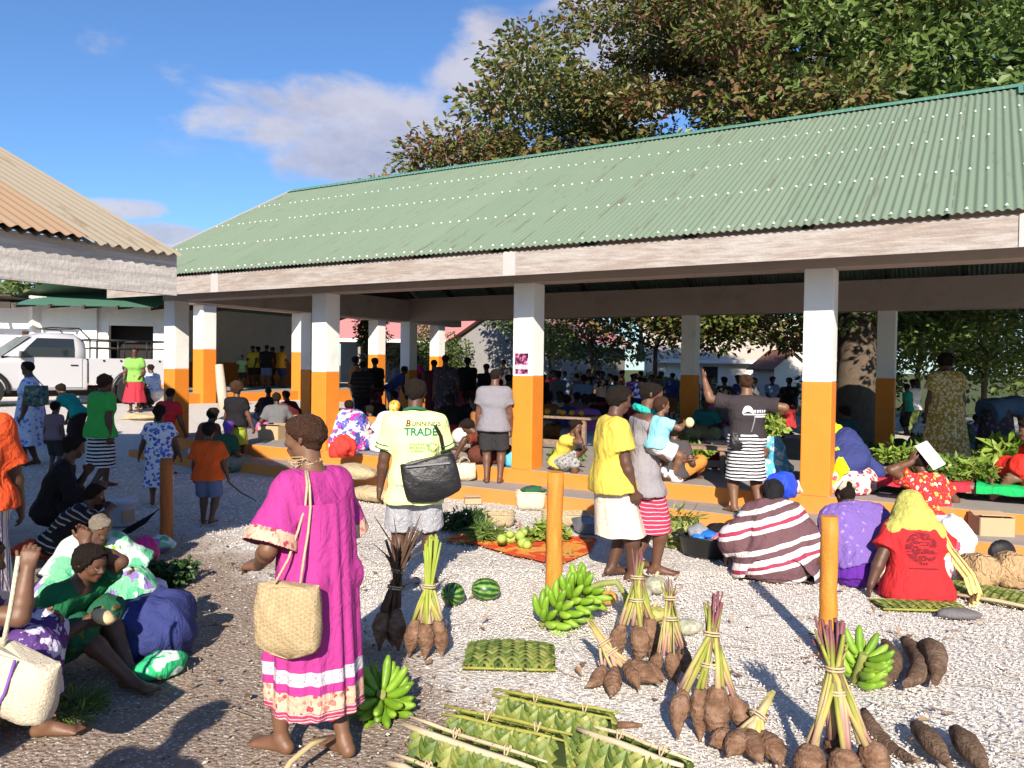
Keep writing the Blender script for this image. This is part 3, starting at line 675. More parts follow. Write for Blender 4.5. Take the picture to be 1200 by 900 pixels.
def floral(name, base, fl, fl2=None, scale=11, size=.33, blot=None):
    def f(t, tc):
        wv = t.add('ShaderNodeVectorMath', {0: tc, 1: t.vmath('SCALE', t.noise(tc, scale*1.6, 2, .5, col=True), (0, 0, 0))}, operation='ADD')
        nn = t.add('ShaderNodeVectorMath', {0: t.noise(tc, scale*1.5, 2, .5, col=True)}, operation='SCALE'); nn.inputs['Scale'].default_value = .9/scale
        wv = t.vmath('ADD', tc, nn.outputs[0])
        d = t.vor(wv, scale); c = t.add('ShaderNodeSeparateColor', {0: t.vor(wv, scale, out='Color')})
        b = base
        if blot: b = t.mix(t.smooth(t.noise(tc, scale*.45, 3, .6), .5, .56), base, blot)
        fc = t.mix(t.math('GREATER_THAN', c.outputs[0], .5), fl, fl2 or fl)
        k = t.smooth(d, size+.04, size); k = t.math('MULTIPLY', k, t.math('GREATER_THAN', c.outputs[1], .12))
        out = t.mix(k, b, fc)
        v2 = t.vor(wv, scale*2.7); out = t.mix(t.math('MULTIPLY', t.smooth(v2, .2, .12), .6), out, fl)
        return t.mix(t.smooth(d, .12, .07), out, base)
    return cloth(name, (1, 1, 1), custom=f)

STAND = dict(hz=.52, la=(-.052, .0, .04), ra=(.052, .0, .04), lw=(-.15, .02, .43), rw=(.15, .02, .43))
def person(loc, heading, H, pose, wear, hair='short', tone=0, hs=1.0, g=1.0, label='', group=None, cell=None, name='person', female=False, hm=None, seed=0, face=True):
    """loc: ground under the pelvis; heading in degrees, 0 = looking away along +y; lengths of a pose in body heights"""
    p = dict(STAND); p.update(pose); D = max(2.5, loc[1]); h = cell or min(.026, max(.0062, D*.00175))
    w = lambda k, dflt=(0, 0, 0): V3(*p.get(k, dflt))*H
    lean, side, hunch, twist = R(p.get('lean', 0)), R(p.get('side', 0)), R(p.get('hunch', 4)), R(p.get('twist', 0))
    P = V3(0, 0, p['hz'])*H+w('pxy')
    T0 = nrm((math.sin(side), math.sin(lean)*math.cos(side), math.cos(lean)*math.cos(side))); l1 = lean+hunch
    T1 = nrm((math.sin(side), math.sin(l1)*math.cos(side), math.cos(l1)*math.cos(side)))
    mid = P+T0*.15*H; N = mid+T1*.165*H; X0 = V3(1, 0, 0)
    X1 = V3(math.cos(twist), math.sin(twist), 0); X1 = nrm(X1-T1*(X1@T1)); Y1 = np.cross(T1, X1)
    sw = p.get('sw', .098 if female else .11)*H
    sh = {-1: N-T1*.043*H-X1*sw+w('lsh'), 1: N-T1*.043*H+X1*sw+w('rsh')}
    hip = {-1: P-X0*.052*H, 1: P+X0*.052*H}
    yaw, pit, tilt = R(p.get('yaw', 0)), R(p.get('pitch', 5)), R(p.get('tilt', 0))
    hf = V3(-math.sin(yaw)*math.cos(pit), math.cos(yaw)*math.cos(pit), -math.sin(pit)); hx = nrm(np.cross(hf, (0, 0, 1))); hu = np.cross(hx, hf)
    hx, hu = hx*math.cos(tilt)+hu*math.sin(tilt), hu*math.cos(tilt)-hx*math.sin(tilt)
    hh = .132*hs*H; Ho = N+nrm(T1+V3(0, 0, .6))*.036*H+hf*.012*H
    hp = lambda x, y, z: Ho+(hx*x+hf*y+hu*z)*hh
    el, wr, kn, an = {}, {}, {}, {}
    for sg, c in ((-1, 'l'), (1, 'r')):
        el[sg], wr[sg] = ik(sh[sg], w(c+'w'), .172*H, .15*H, p.get(c+'e', (sg*.5, -1, -.2)))
        kn[sg], an[sg] = ik(hip[sg], w(c+'a'), .25*H, .245*H, p.get(c+'k', (sg*.15, 1, .1)))
    pts = np.array([P, N, hp(0, 0, 1.2), hp(0, .6, .5), hp(0, -.6, .5), hp(.55, 0, .5), hp(-.55, 0, .5)]+list(sh.values())+list(el.values())+list(wr.values())+list(kn.values())+list(an.values()))
    lo, hi = pts.min(0)-.125*H, pts.max(0)+.125*H; lo[2] = max(lo[2], p.get('zmin', -.03)*H)
    F = Field(lo, hi, h); rc = lambda a, b, ra, rb, k=.035: F.rc(a, b, ra*H*g, rb*H*g, k*H)
    hw_ = .05 if female else .043; ch = .058 if female else .066
    def torso(fn, pad=0):
        fn(hip[-1]+V3(0, -.012*H, .01*H), hip[1]+V3(0, -.012*H, .01*H), (.076 if female else .068)+pad, (.076 if female else .068)+pad)
        fn(P+T0*.09*H-X0*hw_*H*.8, P+T0*.09*H+X0*hw_*H*.8, .066+pad, .066+pad)
        fn(mid+T1*.03*H-X1*ch*H*.8, mid+T1*.03*H+X1*ch*H*.8, .068+pad, .068+pad)
        fn(N-T1*.06*H-X1*ch*H, N-T1*.06*H+X1*ch*H, .058+pad, .058+pad)
        for sg in (-1, 1):
            fn(N-T1*.016*H, sh[sg], .031+pad, .036+pad*.8)
            if female: fn(mid+T1*.055*H+X1*sg*.042*H+Y1*.045*H, mid+T1*.05*H+X1*sg*.042*H+Y1*.052*H, .04+pad, .04+pad)
    torso(rc)
    F.rc(N-T1*.03*H, hp(0, -.06, .28), .038*H*g, .034*H, .02*H)
    for sg, c in ((-1, 'l'), (1, 'r')):
        rc(sh[sg], el[sg], .036, .027, .03); m_ = el[sg]*.72+wr[sg]*.28; rc(el[sg], m_, .0265, .0285, .012); rc(m_, wr[sg], .0285, .018, .012)
        rc(hip[sg], kn[sg], .063, .04, .04); m_ = kn[sg]*.68+an[sg]*.32; bk = nrm(np.cross(np.cross(an[sg]-kn[sg], kn[sg]-hip[sg]), an[sg]-kn[sg]))
        if not np.isfinite(bk).all() or np.linalg.norm(bk) < .5: bk = V3(0, -1, 0)
        rc(kn[sg], m_+bk*.006*H, .039, .036, .02); rc(m_+bk*.006*H, an[sg], .036, .021, .02)
        fd = nrm(p.get(c+'f', (sg*.18, 1, -.02))); fn_ = nrm(p.get(c+'fd', (0, 0, -1))); fn_ = nrm(fn_-fd*(fn_@fd)); fx = np.cross(fd, fn_)
        A = an[sg]; heel = A+fn_*.022*H-fd*.022*H; ball = A+fn_*.028*H+fd*.088*H
        F.rc(A, heel, .021*H, .0185*H, .012*H); F.rc(A+fn_*.004*H, ball, .021*H, .013*H, .012*H); F.rc(heel, ball-fx*.014*H, .015*H, .012*H, .012*H); F.rc(heel, ball+fx*.016*H, .015*H, .012*H, .012*H)
        for i in range(5):
            o = (i-2)*.0115*H*sg*(1 if np.cross(fd, fn_)@V3(1, 0, 0) > 0 else -1); b = ball+fx*o; L = (.036-.004*i)*H
            F.rc(b, b+fd*L+fn_*.003*H, max(.0095*H-.001*i*H, .6*h), max((.0085-.0008*i)*H, .6*h), .004*H)
        hd = nrm(p.get(c+'h', wr[sg]-el[sg])); pn = np.array(p.get(c+'p', (-sg, .1, 0)), float); pn = nrm(pn-hd*(pn@hd)); hs_ = np.cross(hd, pn)*sg
        curl = p.get(c+'c', .5); W = wr[sg]; fr = max(.0058*H, .62*h); sc = .92*H*(1 if hs == 1 else .9)
        for i in range(4):
            kx = (i-1.5)*-.0145; K = W+hd*(.055-.004*abs(i-1))*sc+hs_*kx*sc; F.rc(W+hd*.008*sc+hs_*kx*.5*sc, K, .0125*sc, .0105*sc, .01*H)
            L = (.040, .046, .043, .034)[3-i if False else i]*sc; d1 = nrm(hd*math.cos(curl*.7)+pn*math.sin(curl*.7)+hs_*kx*2.5); d2 = nrm(hd*math.cos(curl*1.7)+pn*math.sin(curl*1.7)); d3 = nrm(hd*math.cos(curl*2.5)+pn*math.sin(curl*2.5))
            a = K+d1*L*.46; b = a+d2*L*.32; e = b+d3*L*.26
            F.rc(K, a, fr*1.08, fr, .003*H); F.rc(a, b, fr, fr*.95, .003*H); F.rc(b, e, fr*.95, fr*.85, .003*H)
        t0 = W+hd*.018*sc+hs_*.02*sc; t1 = t0+nrm(hd*.75+hs_*.75+pn*.25)*.027*sc; t2 = t1+nrm(hd*.9+hs_*.25+pn*.4*curl)*.024*sc
        F.rc(t0, t1, fr*1.3, fr*1.15, .006*H); F.rc(t1, t2, fr*1.15, fr*.95, .003*H)
    hr = lambda a, b, ra, rb, k=.06: F.rc(hp(*a), hp(*b), ra*hh, rb*hh, k*hh)
    hr((0, -.12, .64), (0, .10, .66), .335, .31); hr((0, .12, .52), (0, .17, .24), .27, .18, .12); hr((-.11, .08, .22), (.11, .08, .22), .12, .12, .1); hr((0, .27, .12), (0, .28, .12), .095, .095, .08)
    if h < .02 and face:
        hr((0, .37, .55), (0, .46, .40), .035, .05, .05); hr((-.05, .43, .375), (.05, .43, .375), .05, .05, .03)
        hr((-.07, .375, .255), (.07, .375, .255), .04, .04, .03); hr((-.055, .365, .20), (.055, .365, .20), .045, .045, .03)
        hr((-.15, .335, .595), (.15, .335, .595), .045, .045, .07)
        for sx in (-1, 1):
            hr((sx*.15, .27, .40), (sx*.16, .25, .40), .11, .11, .1); F.sub_ball(hp(sx*.135, .43, .515), .062*hh, .05*hh); hr((sx*.135, .338, .515), (sx*.135, .338, .515), .052, .052, .012)
            hr((sx*.31, -.05, .58), (sx*.325, -.04, .42), .06, .045, .03); hr((sx*.345, -.09, .6), (sx*.35, -.07, .5), .04, .045, .03)
    Vb, Fb = F.mesh('b'); fc = Vb[Fb].mean(1); mi = np.zeros(len(Fb), int)
    if h < .013 and face:
        for sx in (-1, 1):
            dd = np.linalg.norm(fc-hp(sx*.135, .338, .515), axis=1)/hh; fw = (fc-Ho)@hf/hh
            mi[(dd < .058) & (fw > .365)] = 1; mi[np.linalg.norm(fc-hp(sx*.135, .39, .515), axis=1)/hh < .034] = 2
        q = fc-Ho; mi[(np.abs(q@hx/hh) < .13) & (np.abs(q@hu/hh-.228) < .05) & (q@hf/hh > .36)] = 3
    ob = link(name, fastmesh('person', Vb, Fb, mi, True), [skin(tone), M_eye, M_pupil, M_lip], None, loc, R(heading)); tag(ob, label, 'person', group)
    J = dict(P=P, N=N, mid=mid, sh=sh, el=el, wr=wr, kn=kn, an=an, hip=hip, hp=hp, H=H, T0=T0, T1=T1, X1=X1, Y1=Y1, ob=ob, h=h, hh=hh, hf=hf, hu=hu, lo=lo, hi=hi, g=g)
    # hair
    if hair:
        t, fz, hl, kw = {'short': (.05, .03, .12, {}), 'crop': (.025, .012, .16, {}), 'afro': (.15, .05, .10, {}), 'midafro': (.10, .04, .11, {}), 'bun': (.035, .015, .14, {}), 'braids': (.06, .05, .12, {}), 'big': (.22, .06, .08, {})}[hair]
        a = np.array([hp(*q) for q in ((0, -.12, .64), (0, .10, .68), (0, -.3, .2))]); G = Field(a.min(0)-.62*hh, a.max(0)+.62*hh, max(.005, h*.9))
        cutp = [(hp(0, .30-t*.3, .70+hl*.3), nrm(hf*.82-hu*.57)), (hp(0, .03, .42), nrm(hf*.6-hu*.8))]
        G.rc(hp(0, -.12, .64), hp(0, .10, .665), (.34+t)*hh, (.315+t)*hh, .05*hh); G.rc(hp(0, -.2, .5), hp(0, -.17, .38), (.26+t*.8)*hh, (.2+t*.6)*hh, .1*hh)
        if hair == 'braids': G.rc(hp(0, -.22, .5), hp(0, -.3, .12), .24*hh, .2*hh, .1*hh)
        for c, n in cutp[:1]: G.cut(c, n)
        G.cut(hp(0, .10, .36), nrm(hf*.75-hu*.66))
        if hair == 'bun': G.rc(hp(0, -.45, .78), hp(0, -.5, .8), .16*hh, .15*hh, .03*hh)
        G.fuzz(fz*hh*.85, .030, seed+3); G.fuzz(fz*hh*.55, max(.011, h*1.5), seed+5)
        v, f = G.mesh('hair'); J['hair'] = link('hair', fastmesh('hair', v, f, smooth=True), hm or M_hair, ob)
    for kind, kw in wear: J.setdefault('wear', []).append(GARM[kind](J, torso, seed, **kw))
    return J
def sub_obj(J, nm, v, f, m, mi=None): return link(nm, fastmesh(nm, v, f, mi, True), m, J['ob'])
def g_top(J, torso, seed, m=None, nm='t_shirt', pad=.009, sl=.6, flare=.014, drop=.05, neck=.012, amp=.0048, wl=.14, trim=None, low=0, slant=.2, hemr=.018, trimw=None, scoop=0):
    H, g = J['H'], J['g']; F = Field(J['lo'], J['hi'], J['h']); T0, T1, P, N = J['T0'], J['T1'], J['P'], J['N']
    fn = lambda a, b, ra, rb: F.rc(a, b, ra*H*g, rb*H*g, .034*H)
    torso(fn, pad)
    if drop > 0: fn(J['hip'][-1]-T0*drop*H, J['hip'][1]-T0*drop*H, .074+pad+hemr, .074+pad+hemr)
    F.cut(P-T0*(drop+.005)*H, -T0)
    F.cut(N+T1*neck*H, nrm(T1+J['Y1']*slant))
    if scoop: F.sub_ball(N+T1*.035*H+J['Y1']*.01*H, scoop*H, .008*H)
    cuffs = []
    for sg in (-1, 1):
        a, b = J['sh'][sg], J['el'][sg]
        if sl <= 0: continue
        k = min(sl, 1); e = a+(b-a)*k; d = nrm(b-a)
        F.rc(a-d*.01*H, e+d*.01*H, (.036+pad*.5)*H*g, (.031+pad*.6+flare)*H*g, .03*H, [(e, d)] if sl < 1 else None); cuffs.append((e, d))
        if sl > 1:
            c = J['wr'][sg]; d = nrm(c-b); e = b+(c-b)*(sl-1); F.rc(b, e+d*.01*H, (.03+pad*.8+flare*.6)*H*g, (.026+pad*.6+flare)*H*g, .02*H, [(e, d)])
    if low: F.cut(N+J['Y1']*.05*H-T1*low*H, nrm(T1*.8+J['Y1']*.6))
    F.fold(amp, wl, seed+11); F.fold(amp*.5, wl*.45, seed+12)
    v, f = F.mesh(nm); mi = None; ms = [m]
    if trim and trimw:
        fc = v[f].mean(1); mi = np.zeros(len(f), int); ms = [m, trim, cloth('shaded_sleeve_cap', (.10, .008, .05))]  # darkened pink on the solid sleeve ends, painted as the shade inside
        for e, d in cuffs: q = (fc-e)@d/H; mi[(np.linalg.norm(fc-e, axis=1) < .12*H) & ((q > -trimw) if trimw else ((q > -.005) | ((q > -.020) & (q < -.012))))] = 1
        if not trimw: mi[((fc-N)@T1/H > -.001) & (np.linalg.norm(fc-N, axis=1) < .06*H)] = 1
    if trim and trimw:
        fnm = np.cross(v[f[:, 2]]-v[f[:, 0]], v[f[:, 3]]-v[f[:, 1]]); fnm /= np.linalg.norm(fnm, axis=1)[:, None]+1e-9
        for e, d in cuffs: mi[(np.linalg.norm(fc-e, axis=1) < .12*H) & (fnm@d > .7)] = 2
    o = sub_obj(J, nm, v, f, ms, mi); J['top'] = o
    if trim and not trimw:
        rr = (.031+pad*.6+flare)*H*g
        for e, d in cuffs:
            x = nrm(np.cross(d, (.3, 1, .2))); y = np.cross(d, x)
            for off in (-.003, -.017): MB().tube([e+d*off*H*1.4+(x*math.cos(a)+y*math.sin(a))*(rr+.001) for a in np.linspace(0, 6.283, 33)], .0042, 6).build('cuff_band', trim, o)
        x, y = J['X1'], J['Y1']; MB().tube([N+T1*(.016+.012*math.sin(-a))*H+(x*math.cos(a)*.052+y*math.sin(a)*.046)*H for a in np.linspace(0, 6.283, 33)], [.011]*33, 7).build('collar', trim, o)
    return o
def g_legs(J, torso, seed, m=None, nm='shorts', pad=.010, to=.8, flare=.012, waist=.0, amp=.004):
    H, g = J['H'], J['g']; F = Field(J['lo'], J['hi'], J['h']); T0, P = J['T0'], J['P']
    torso(lambda a, b, ra, rb: F.rc(a, b, ra*H*g, rb*H*g, .04*H), pad*.6); F.cut(P+T0*waist*H, T0)
    for sg in (-1, 1):
        a, b, c = J['hip'][sg], J['kn'][sg], J['an'][sg]; k = min(to, 1); e = a+(b-a)*k; d = nrm(b-a)
        F.rc(a, e+d*.008*H, (.066+pad)*H*g, (.066-.024*k+pad+flare)*H*g, .02*H, [(e, d)] if to < 1 else None)
        if to > 1: d = nrm(c-b); e = b+(c-b)*(to-1); F.rc(b, e+d*.008*H, (.044+pad)*H*g, (.034+pad+flare*.5)*H*g, .02*H, [(e, d)])
    F.fold(amp, .11, seed+21); v, f = F.mesh(nm); return sub_obj(J, nm, v, f, m)
def g_lap(J, torso, seed, m=None, nm='skirt', pad=.02, to=1.0, k=.07, amp=.006, waist=.01, floor=.004, wl=.12):
    """cloth over bent or folded legs"""
    H, g = J['H'], J['g']; F = Field(J['lo']-V3(.05, .05, 0), J['hi']+.05, J['h']); T0, P = J['T0'], J['P']
    torso(lambda a, b, ra, rb: F.rc(a, b, ra*H*g, rb*H*g, .04*H), pad*.6); F.cut(P+T0*waist*H, T0)
    for sg in (-1, 1):
        a, b, c = J['hip'][sg], J['kn'][sg], J['an'][sg]; F.rc(a, b, (.07+pad)*H*g, (.045+pad)*H*g, k*H)
        if to > 1: d = nrm(c-b); e = b+(c-b)*(to-1); F.rc(b, e, (.046+pad)*H*g, (.036+pad)*H*g, k*H, [(e, d)])
    F.rc(J['hip'][-1]*.5+J['kn'][-1]*.5, J['hip'][1]*.5+J['kn'][1]*.5, (.06+pad)*H, (.06+pad)*H, k*H)
    F.fold(amp, wl, seed+31, (1, 1, .5)); F.fold(amp*.5, wl*.45, seed+32); F.cut((0, 0, floor), (0, 0, -1)); v, f = F.mesh(nm); return sub_obj(J, nm, v, f, m)
def g_skirt(J, torso, seed, m=None, nm='skirt', top=.0, hem=.28, r0=(.086, .07), r1=(.13, .11), pleats=9, amp=.012, pad=.005, pw=1.0, bands=None, n=72, rows=34, yoff=0):
    """hanging cloth from the height top above the pelvis to the height hem above the ground, kept clear of the legs"""
    H, g = J['H'], J['g']; P = J['P']; z0 = P[2]+top*H*J['T0'][2]; z1 = hem*H; c0 = P+J['T0']*top*H
    segs = [(J['hip'][s], J['kn'][s], .066, .043) for s in (-1, 1)]+[(J['kn'][s], J['an'][s], .043, .036) for s in (-1, 1)]+[(J['hip'][-1]+V3(0, -.012*H, .01*H), J['hip'][1]+V3(0, -.012*H, .01*H), .078, .078)]
    r = random.Random(seed); ph = [r.uniform(0, 6.3) for _ in range(6)]; V = []; mi = []
    ang = np.linspace(0, 2*math.pi, n, endpoint=False); dx, dy = np.cos(ang), np.sin(ang)
    for i in range(rows+1):
        t = i/rows; z = z0+(z1-z0)*t; kk = t**pw
        cx = c0[0]*(1-t)+P[0]*t; cy = c0[1]*(1-t)+(P[1]+yoff*H)*t
        a, b = (r0[0]+(r1[0]-r0[0])*kk)*H*g, (r0[1]+(r1[1]-r0[1])*kk)*H*g; rad = a*b/np.sqrt((b*dx)**2+(a*dy)**2)
        leg = np.zeros(n)
        for q0, q1, s0, s1 in segs:
            for u in np.linspace(0, 1, 9):
                q = q0+(q1-q0)*u; dz = z-q[2]; rr = ((s0+(s1-s0)*u)*g+pad)*H
                if abs(dz) < rr:
                    rr = math.sqrt(rr*rr-dz*dz); ex, ey = q[0]-cx, q[1]-cy; pr = ex*dx+ey*dy; cr = ex*dy-ey*dx; ok = np.abs(cr) < rr
                    leg = np.maximum(leg, np.where(ok, pr+np.sqrt(np.maximum(rr*rr-cr*cr, 0)), 0))
        if leg.max() > 0:
            for _ in range(14): leg = np.maximum(leg, .5*np.roll(leg, 1)+.5*np.roll(leg, -1))
        rad = np.maximum(rad, leg); w_ = amp*(.25+.75*t)*(np.cos(pleats*ang+ph[0]+.8*np.sin(2*ang+ph[1])+.7*t)+.55*np.cos((pleats*1.7//1)*ang+ph[2]-t))*.6
        rad = rad+np.abs(w_) if False else rad+w_+amp*.45
        zz = z+(.006*np.cos(pleats*ang+ph[0]) if i == rows else 0)
        V.append(np.stack([cx+dx*rad, cy+dy*rad, np.broadcast_to(zz, n)], -1)); mi.append(t)
    V = np.concatenate(V); j = np.arange(n); Fq = np.concatenate([np.stack([i*n+j, (i+1)*n+j, (i+1)*n+(j+1) % n, i*n+(j+1) % n], -1)[:, ::-1] for i in range(rows)])
    ms = [m]; ids = None
    if bands:
        ms = [m]+[b[2] for b in bands]; ids = np.zeros(len(Fq), int)
        for i in range(rows):
            tm = (i+.5)/rows
            for q, (t0, t1, _) in enumerate(bands):
                if t0 <= tm < t1: ids[i*n:(i+1)*n] = q+1
    o = sub_obj(J, nm, V, Fq, ms, ids); J['skirt'] = o; return o
def g_scarf(J, torso, seed, m=None, nm='head_scarf', t=.06, to=None, face=True, shoulders=True, amp=.005, back=.0):
    """cloth over head (and shoulders)"""
    H, hp, hh = J['H'], J['hp'], J['hh']; F = Field(J['lo']-.05, J['hi']+.05, J['h'])
    F.rc(hp(0, -.12, .64), hp(0, .10, .66), (.37+t)*hh, (.345+t)*hh, .1*hh); F.rc(hp(0, -.14, .5), hp(0, -.12, .1), (.33+t)*hh, (.30+t)*hh, .2*hh)
    if shoulders:
        for sg in (-1, 1): F.rc(J['N']-J['Y1']*.01*H, J['sh'][sg]-J['T1']*.015*H-J['Y1']*.01*H, .06*H, .062*H, .12*H)
        if back: F.rc(J['N'], J['mid']+J['T1']*(.1-back)*H-J['Y1']*.035*H, .075*H, .075*H, .1*H); F.rc(J['sh'][-1]-J['T1']*back*.8*H-J['Y1']*.03*H, J['sh'][1]-J['T1']*back*.8*H-J['Y1']*.03*H, .05*H, .05*H, .1*H)
    if face: F.sub_ball(hp(0, .52, .38), .36*hh, .05*hh); F.cut(hp(0, .30, .5), nrm(J['hf']*1.0-J['hu']*.25))
    F.fold(amp, .09, seed+41); F.fold(amp*.6, .04, seed+43); v, f = F.mesh(nm); return sub_obj(J, nm, v, f, m)
def g_neck(J, torso, seed, m=None, nm='neck_scarf', r=.05):
    H = J['H']; F = Field(J['lo'], J['hi'], J['h']*.9); N, X, Y, T = J['N'], J['X1'], J['Y1'], J['T1']
    ring = [N+T*(.012-.02*math.sin(a))*H+(X*math.cos(a)*.05+Y*math.sin(a)*.055)*H for a in np.linspace(0, 6.283, 13)]
    for a, b in zip(ring, ring[1:]): F.rc(a, b, .016*H, .016*H, .012*H)
    F.rc(ring[3], ring[3]-T*.09*H+Y*.03*H, .016*H, .02*H, .012*H); F.fold(.006, .05, seed+5); v, f = F.mesh(nm); return sub_obj(J, nm, v, f, m)
def g_shawl(J, torso, seed, m=None, nm='shawl', pad=.03, drop=.12, amp=.006):
    H, g = J['H'], J['g']; F = Field(J['lo']-.05, J['hi']+.05, J['h']); T1, N = J['T1'], J['N']
    torso(lambda a, b, ra, rb: F.rc(a, b, ra*H*g, rb*H*g, .05*H), pad)
    for sg in (-1, 1): F.rc(J['sh'][sg], J['sh'][sg]*.35+J['el'][sg]*.65, .065*H, .06*H, .09*H)
    F.cut(J['P']+J['T0']*drop*H, nrm(-J['T0']+J['X1']*.25)); F.cut(N+T1*.02*H, nrm(T1+J['Y1']*.1))
    F.fold(amp, .12, seed+51); F.fold(amp*.5, .05, seed+52); v, f = F.mesh(nm); return sub_obj(J, nm, v, f, m)
GARM = dict(top=g_top, legs=g_legs, lap=g_lap, skirt=g_skirt, scarf=g_scarf, neck=g_neck, shawl=g_shawl)
def project(J, shirt, V, F, c, right, up, out, name, m, off=.004, mi=None):
    """lays flat marks (metres in V: x right, y up) on a garment along the direction out"""
    me = shirt.data; vs = np.empty(len(me.vertices)*3); me.vertices.foreach_get('co', vs); vs = vs.reshape(-1, 3)
    bvh = BVHTree.FromPolygons([tuple(v) for v in vs], [tuple(p.vertices) for p in me.polygons]); R_ = []
    for x, y in V:
        o = np.array(c)+np.array(right)*x+np.array(up)*y+np.array(out)*.4; hit = bvh.ray_cast(Vector(o), Vector(-np.array(out)))[0]
        R_.append(tuple((np.array(hit) if hit else o-np.array(out)*.4)+np.array(out)*off))
    q = bpy.data.meshes.new(name); q.from_pydata(R_, [], F)
    if mi is not None: q.polygons.foreach_set('material_index', mi)
    q.update(); return link(name, q, m, shirt)
def text_mesh(txt, size, bold=0, align='CENTER', shear=0):
    cu = bpy.data.curves.new('lettering', 'FONT'); cu.body = txt; cu.size = size; cu.align_x = align; cu.offset = bold; cu.shear = shear; cu.resolution_u = 3
    o = bpy.data.objects.new('lettering', cu); C.objects.link(o); dg = bpy.context.evaluated_depsgraph_get(); me = o.evaluated_get(dg).to_mesh()
    V = [(v.co.x, v.co.y) for v in me.vertices]; F = [tuple(p.vertices) for p in me.polygons]; o.evaluated_get(dg).to_mesh_clear(); bpy.data.objects.remove(o); bpy.data.curves.remove(cu); return V, F
def std(px, yf, yt, z=0.0, k=.97):
    """a standing figure from its foot and crown in the photograph: ground point and height"""
    for _ in range(4):
        q = at(px, yf, z)
    if z == 0.0:
        for _ in range(12): q = at(px, yf, float(gz(q.x, q.y)))
    top = atd(px, yt, q.y).z; return (q.x, q.y, q.z), (top-q.z)*k
# ------------------------------------------------------------------ the people of the market
def cl(n, c, r=.85, **k): return cloth(n, c, r, **k)
K_pink = cl('magenta_cotton', (.38, .038, .210), bump=.17); K_yel = cl('yellow_cotton', (.62, .46, .075)); K_hi = cl('hivis_yellow', (.76, .83, .33))
K_dg = cl('dark_green_rib', (.02, .13, .07)); K_char = cl('charcoal_cotton', (.035, .028, .032)); K_grey = cl('grey_cotton', (.20, .19, .215)); K_black = cl('black_cotton', (.010, .009, .011))
K_dgrey = cl('dark_grey_cotton', (.03, .029, .032)); K_cream = cl('cream_cotton', (.62, .53, .44)); K_or = cl('orange_cotton', (.60, .085, .012)); K_red = cl('red_cotton', (.55, .02, .025))
K_green = cl('green_cotton', (.03, .34, .06)); K_teal = cl('teal_cotton', (.01, .27, .22)); K_navy = cl('navy_cotton', (.035, .045, .16)); K_purp = cl('purple_cotton', (.13, .06, .36)); K_lil = cl('violet_dress_cotton', (.10, .02, .26))
K_rust = cl('rust_cotton', (.16, .035, .02)); K_sky = cl('sky_blue_cotton', (.25, .58, .72)); K_mauve = cl('mauve_cotton', (.19, .13, .16)); K_mar = cl('maroon_cotton', (.16, .015, .04)); K_lime = cl('lime_green_cotton', (.34, .42, .05))
K_scy = cl('yellow_green_scarf', (.40, .38, .095)); K_pale = cl('pale_yellow_cloth', (.62, .52, .20)); K_white = cl('white_cotton', (.74, .73, .74)); K_dk = cl('dark_brown_cotton', (.03, .02, .018)); K_den = cl('denim', (.09, .13, .24)); K_dor = cl('tan_orange_cotton', (.55, .20, .04))
K_turq = floral('turquoise_scarf', (.02, .42, .34), (.01, .12, .12), scale=40, size=.3); K_magsk = cl('plum_cloth', (.33, .05, .17))
S_bw = stripes('black_white_stripe', [(0, (.60, .60, .62)), (.5, (.012, .012, .014))], .048); S_bwf = stripes('fine_black_white_stripe', [(0, (.66, .65, .66)), (.52, (.015, .015, .018))], .036)
S_red = stripes('red_white_stripe', [(0, (.42, .03, .08)), (.80, (.62, .42, .42))], .034, tilt=(.25, 0, 0))
S_poncho = stripes('brown_white_stripe', [(0, (.13, .065, .075)), (.36, (.64, .60, .58)), (.48, (.30, .04, .08)), (.58, (.66, .62, .60)), (.74, (.13, .065, .075)), (.88, (.6, .56, .55))], .30, wob=.008, tilt=(-.32, 0, 0))
S_dk = stripes('dark_grey_stripe', [(0, (.015, .014, .016)), (.72, (.32, .32, .34))], .055, wob=.008, tilt=(0, .5, 0))
S_vert = stripes('thin_red_stripe', [(0, (.55, .50, .52)), (.5, (.35, .05, .09)), (.62, (.55, .5, .52)), (.8, (.12, .06, .2))], .04, ax=0)
S_plaid = floral('grey_plaid', (.33, .33, .36), (.46, .46, .48), scale=60, size=.35)
F_blue = floral('blue_white_floral', (.62, .66, .76), (.10, .17, .52), (.07, .10, .38), 20, .46); F_sbl = floral('sky_floral', (.50, .58, .78), (.12, .22, .62), (.6, .66, .8), 17, .42)
F_purp = floral('purple_white_floral', (.09, .04, .17), (.62, .58, .66), (.50, .46, .6), 13, .46); F_gold = floral('gold_cream_floral', (.30, .20, .035), (.60, .52, .33), (.52, .43, .22), 27, .50)
F_old = floral('pastel_floral', (.58, .66, .62), (.28, .18, .46), (.10, .42, .22), 8, .42, blot=(.16, .5, .26)); F_red = floral('red_floral', (.52, .03, .03), (.72, .66, .62), (.75, .4, .08), 18, .36)
F_pkw = floral('pink_white_floral', (.68, .60, .52), (.55, .07, .13), (.45, .05, .1), 15, .42); F_multi = floral('bright_mixed_floral', (.60, .58, .52), (.12, .10, .42), (.52, .03, .28), 11, .46, blot=(.04, .05, .22))
F_wy = floral('white_lilac_floral', (.70, .66, .76), (.60, .48, .20), (.5, .42, .66), 15, .32); F_cy = floral('cyan_white_floral', (.10, .38, .55), (.7, .74, .74), (.55, .6, .5), 14, .42); F_hd = floral('orange_yellow_floral', (.66, .36, .05), (.75, .6, .3), (.55, .12, .03), 20, .36)
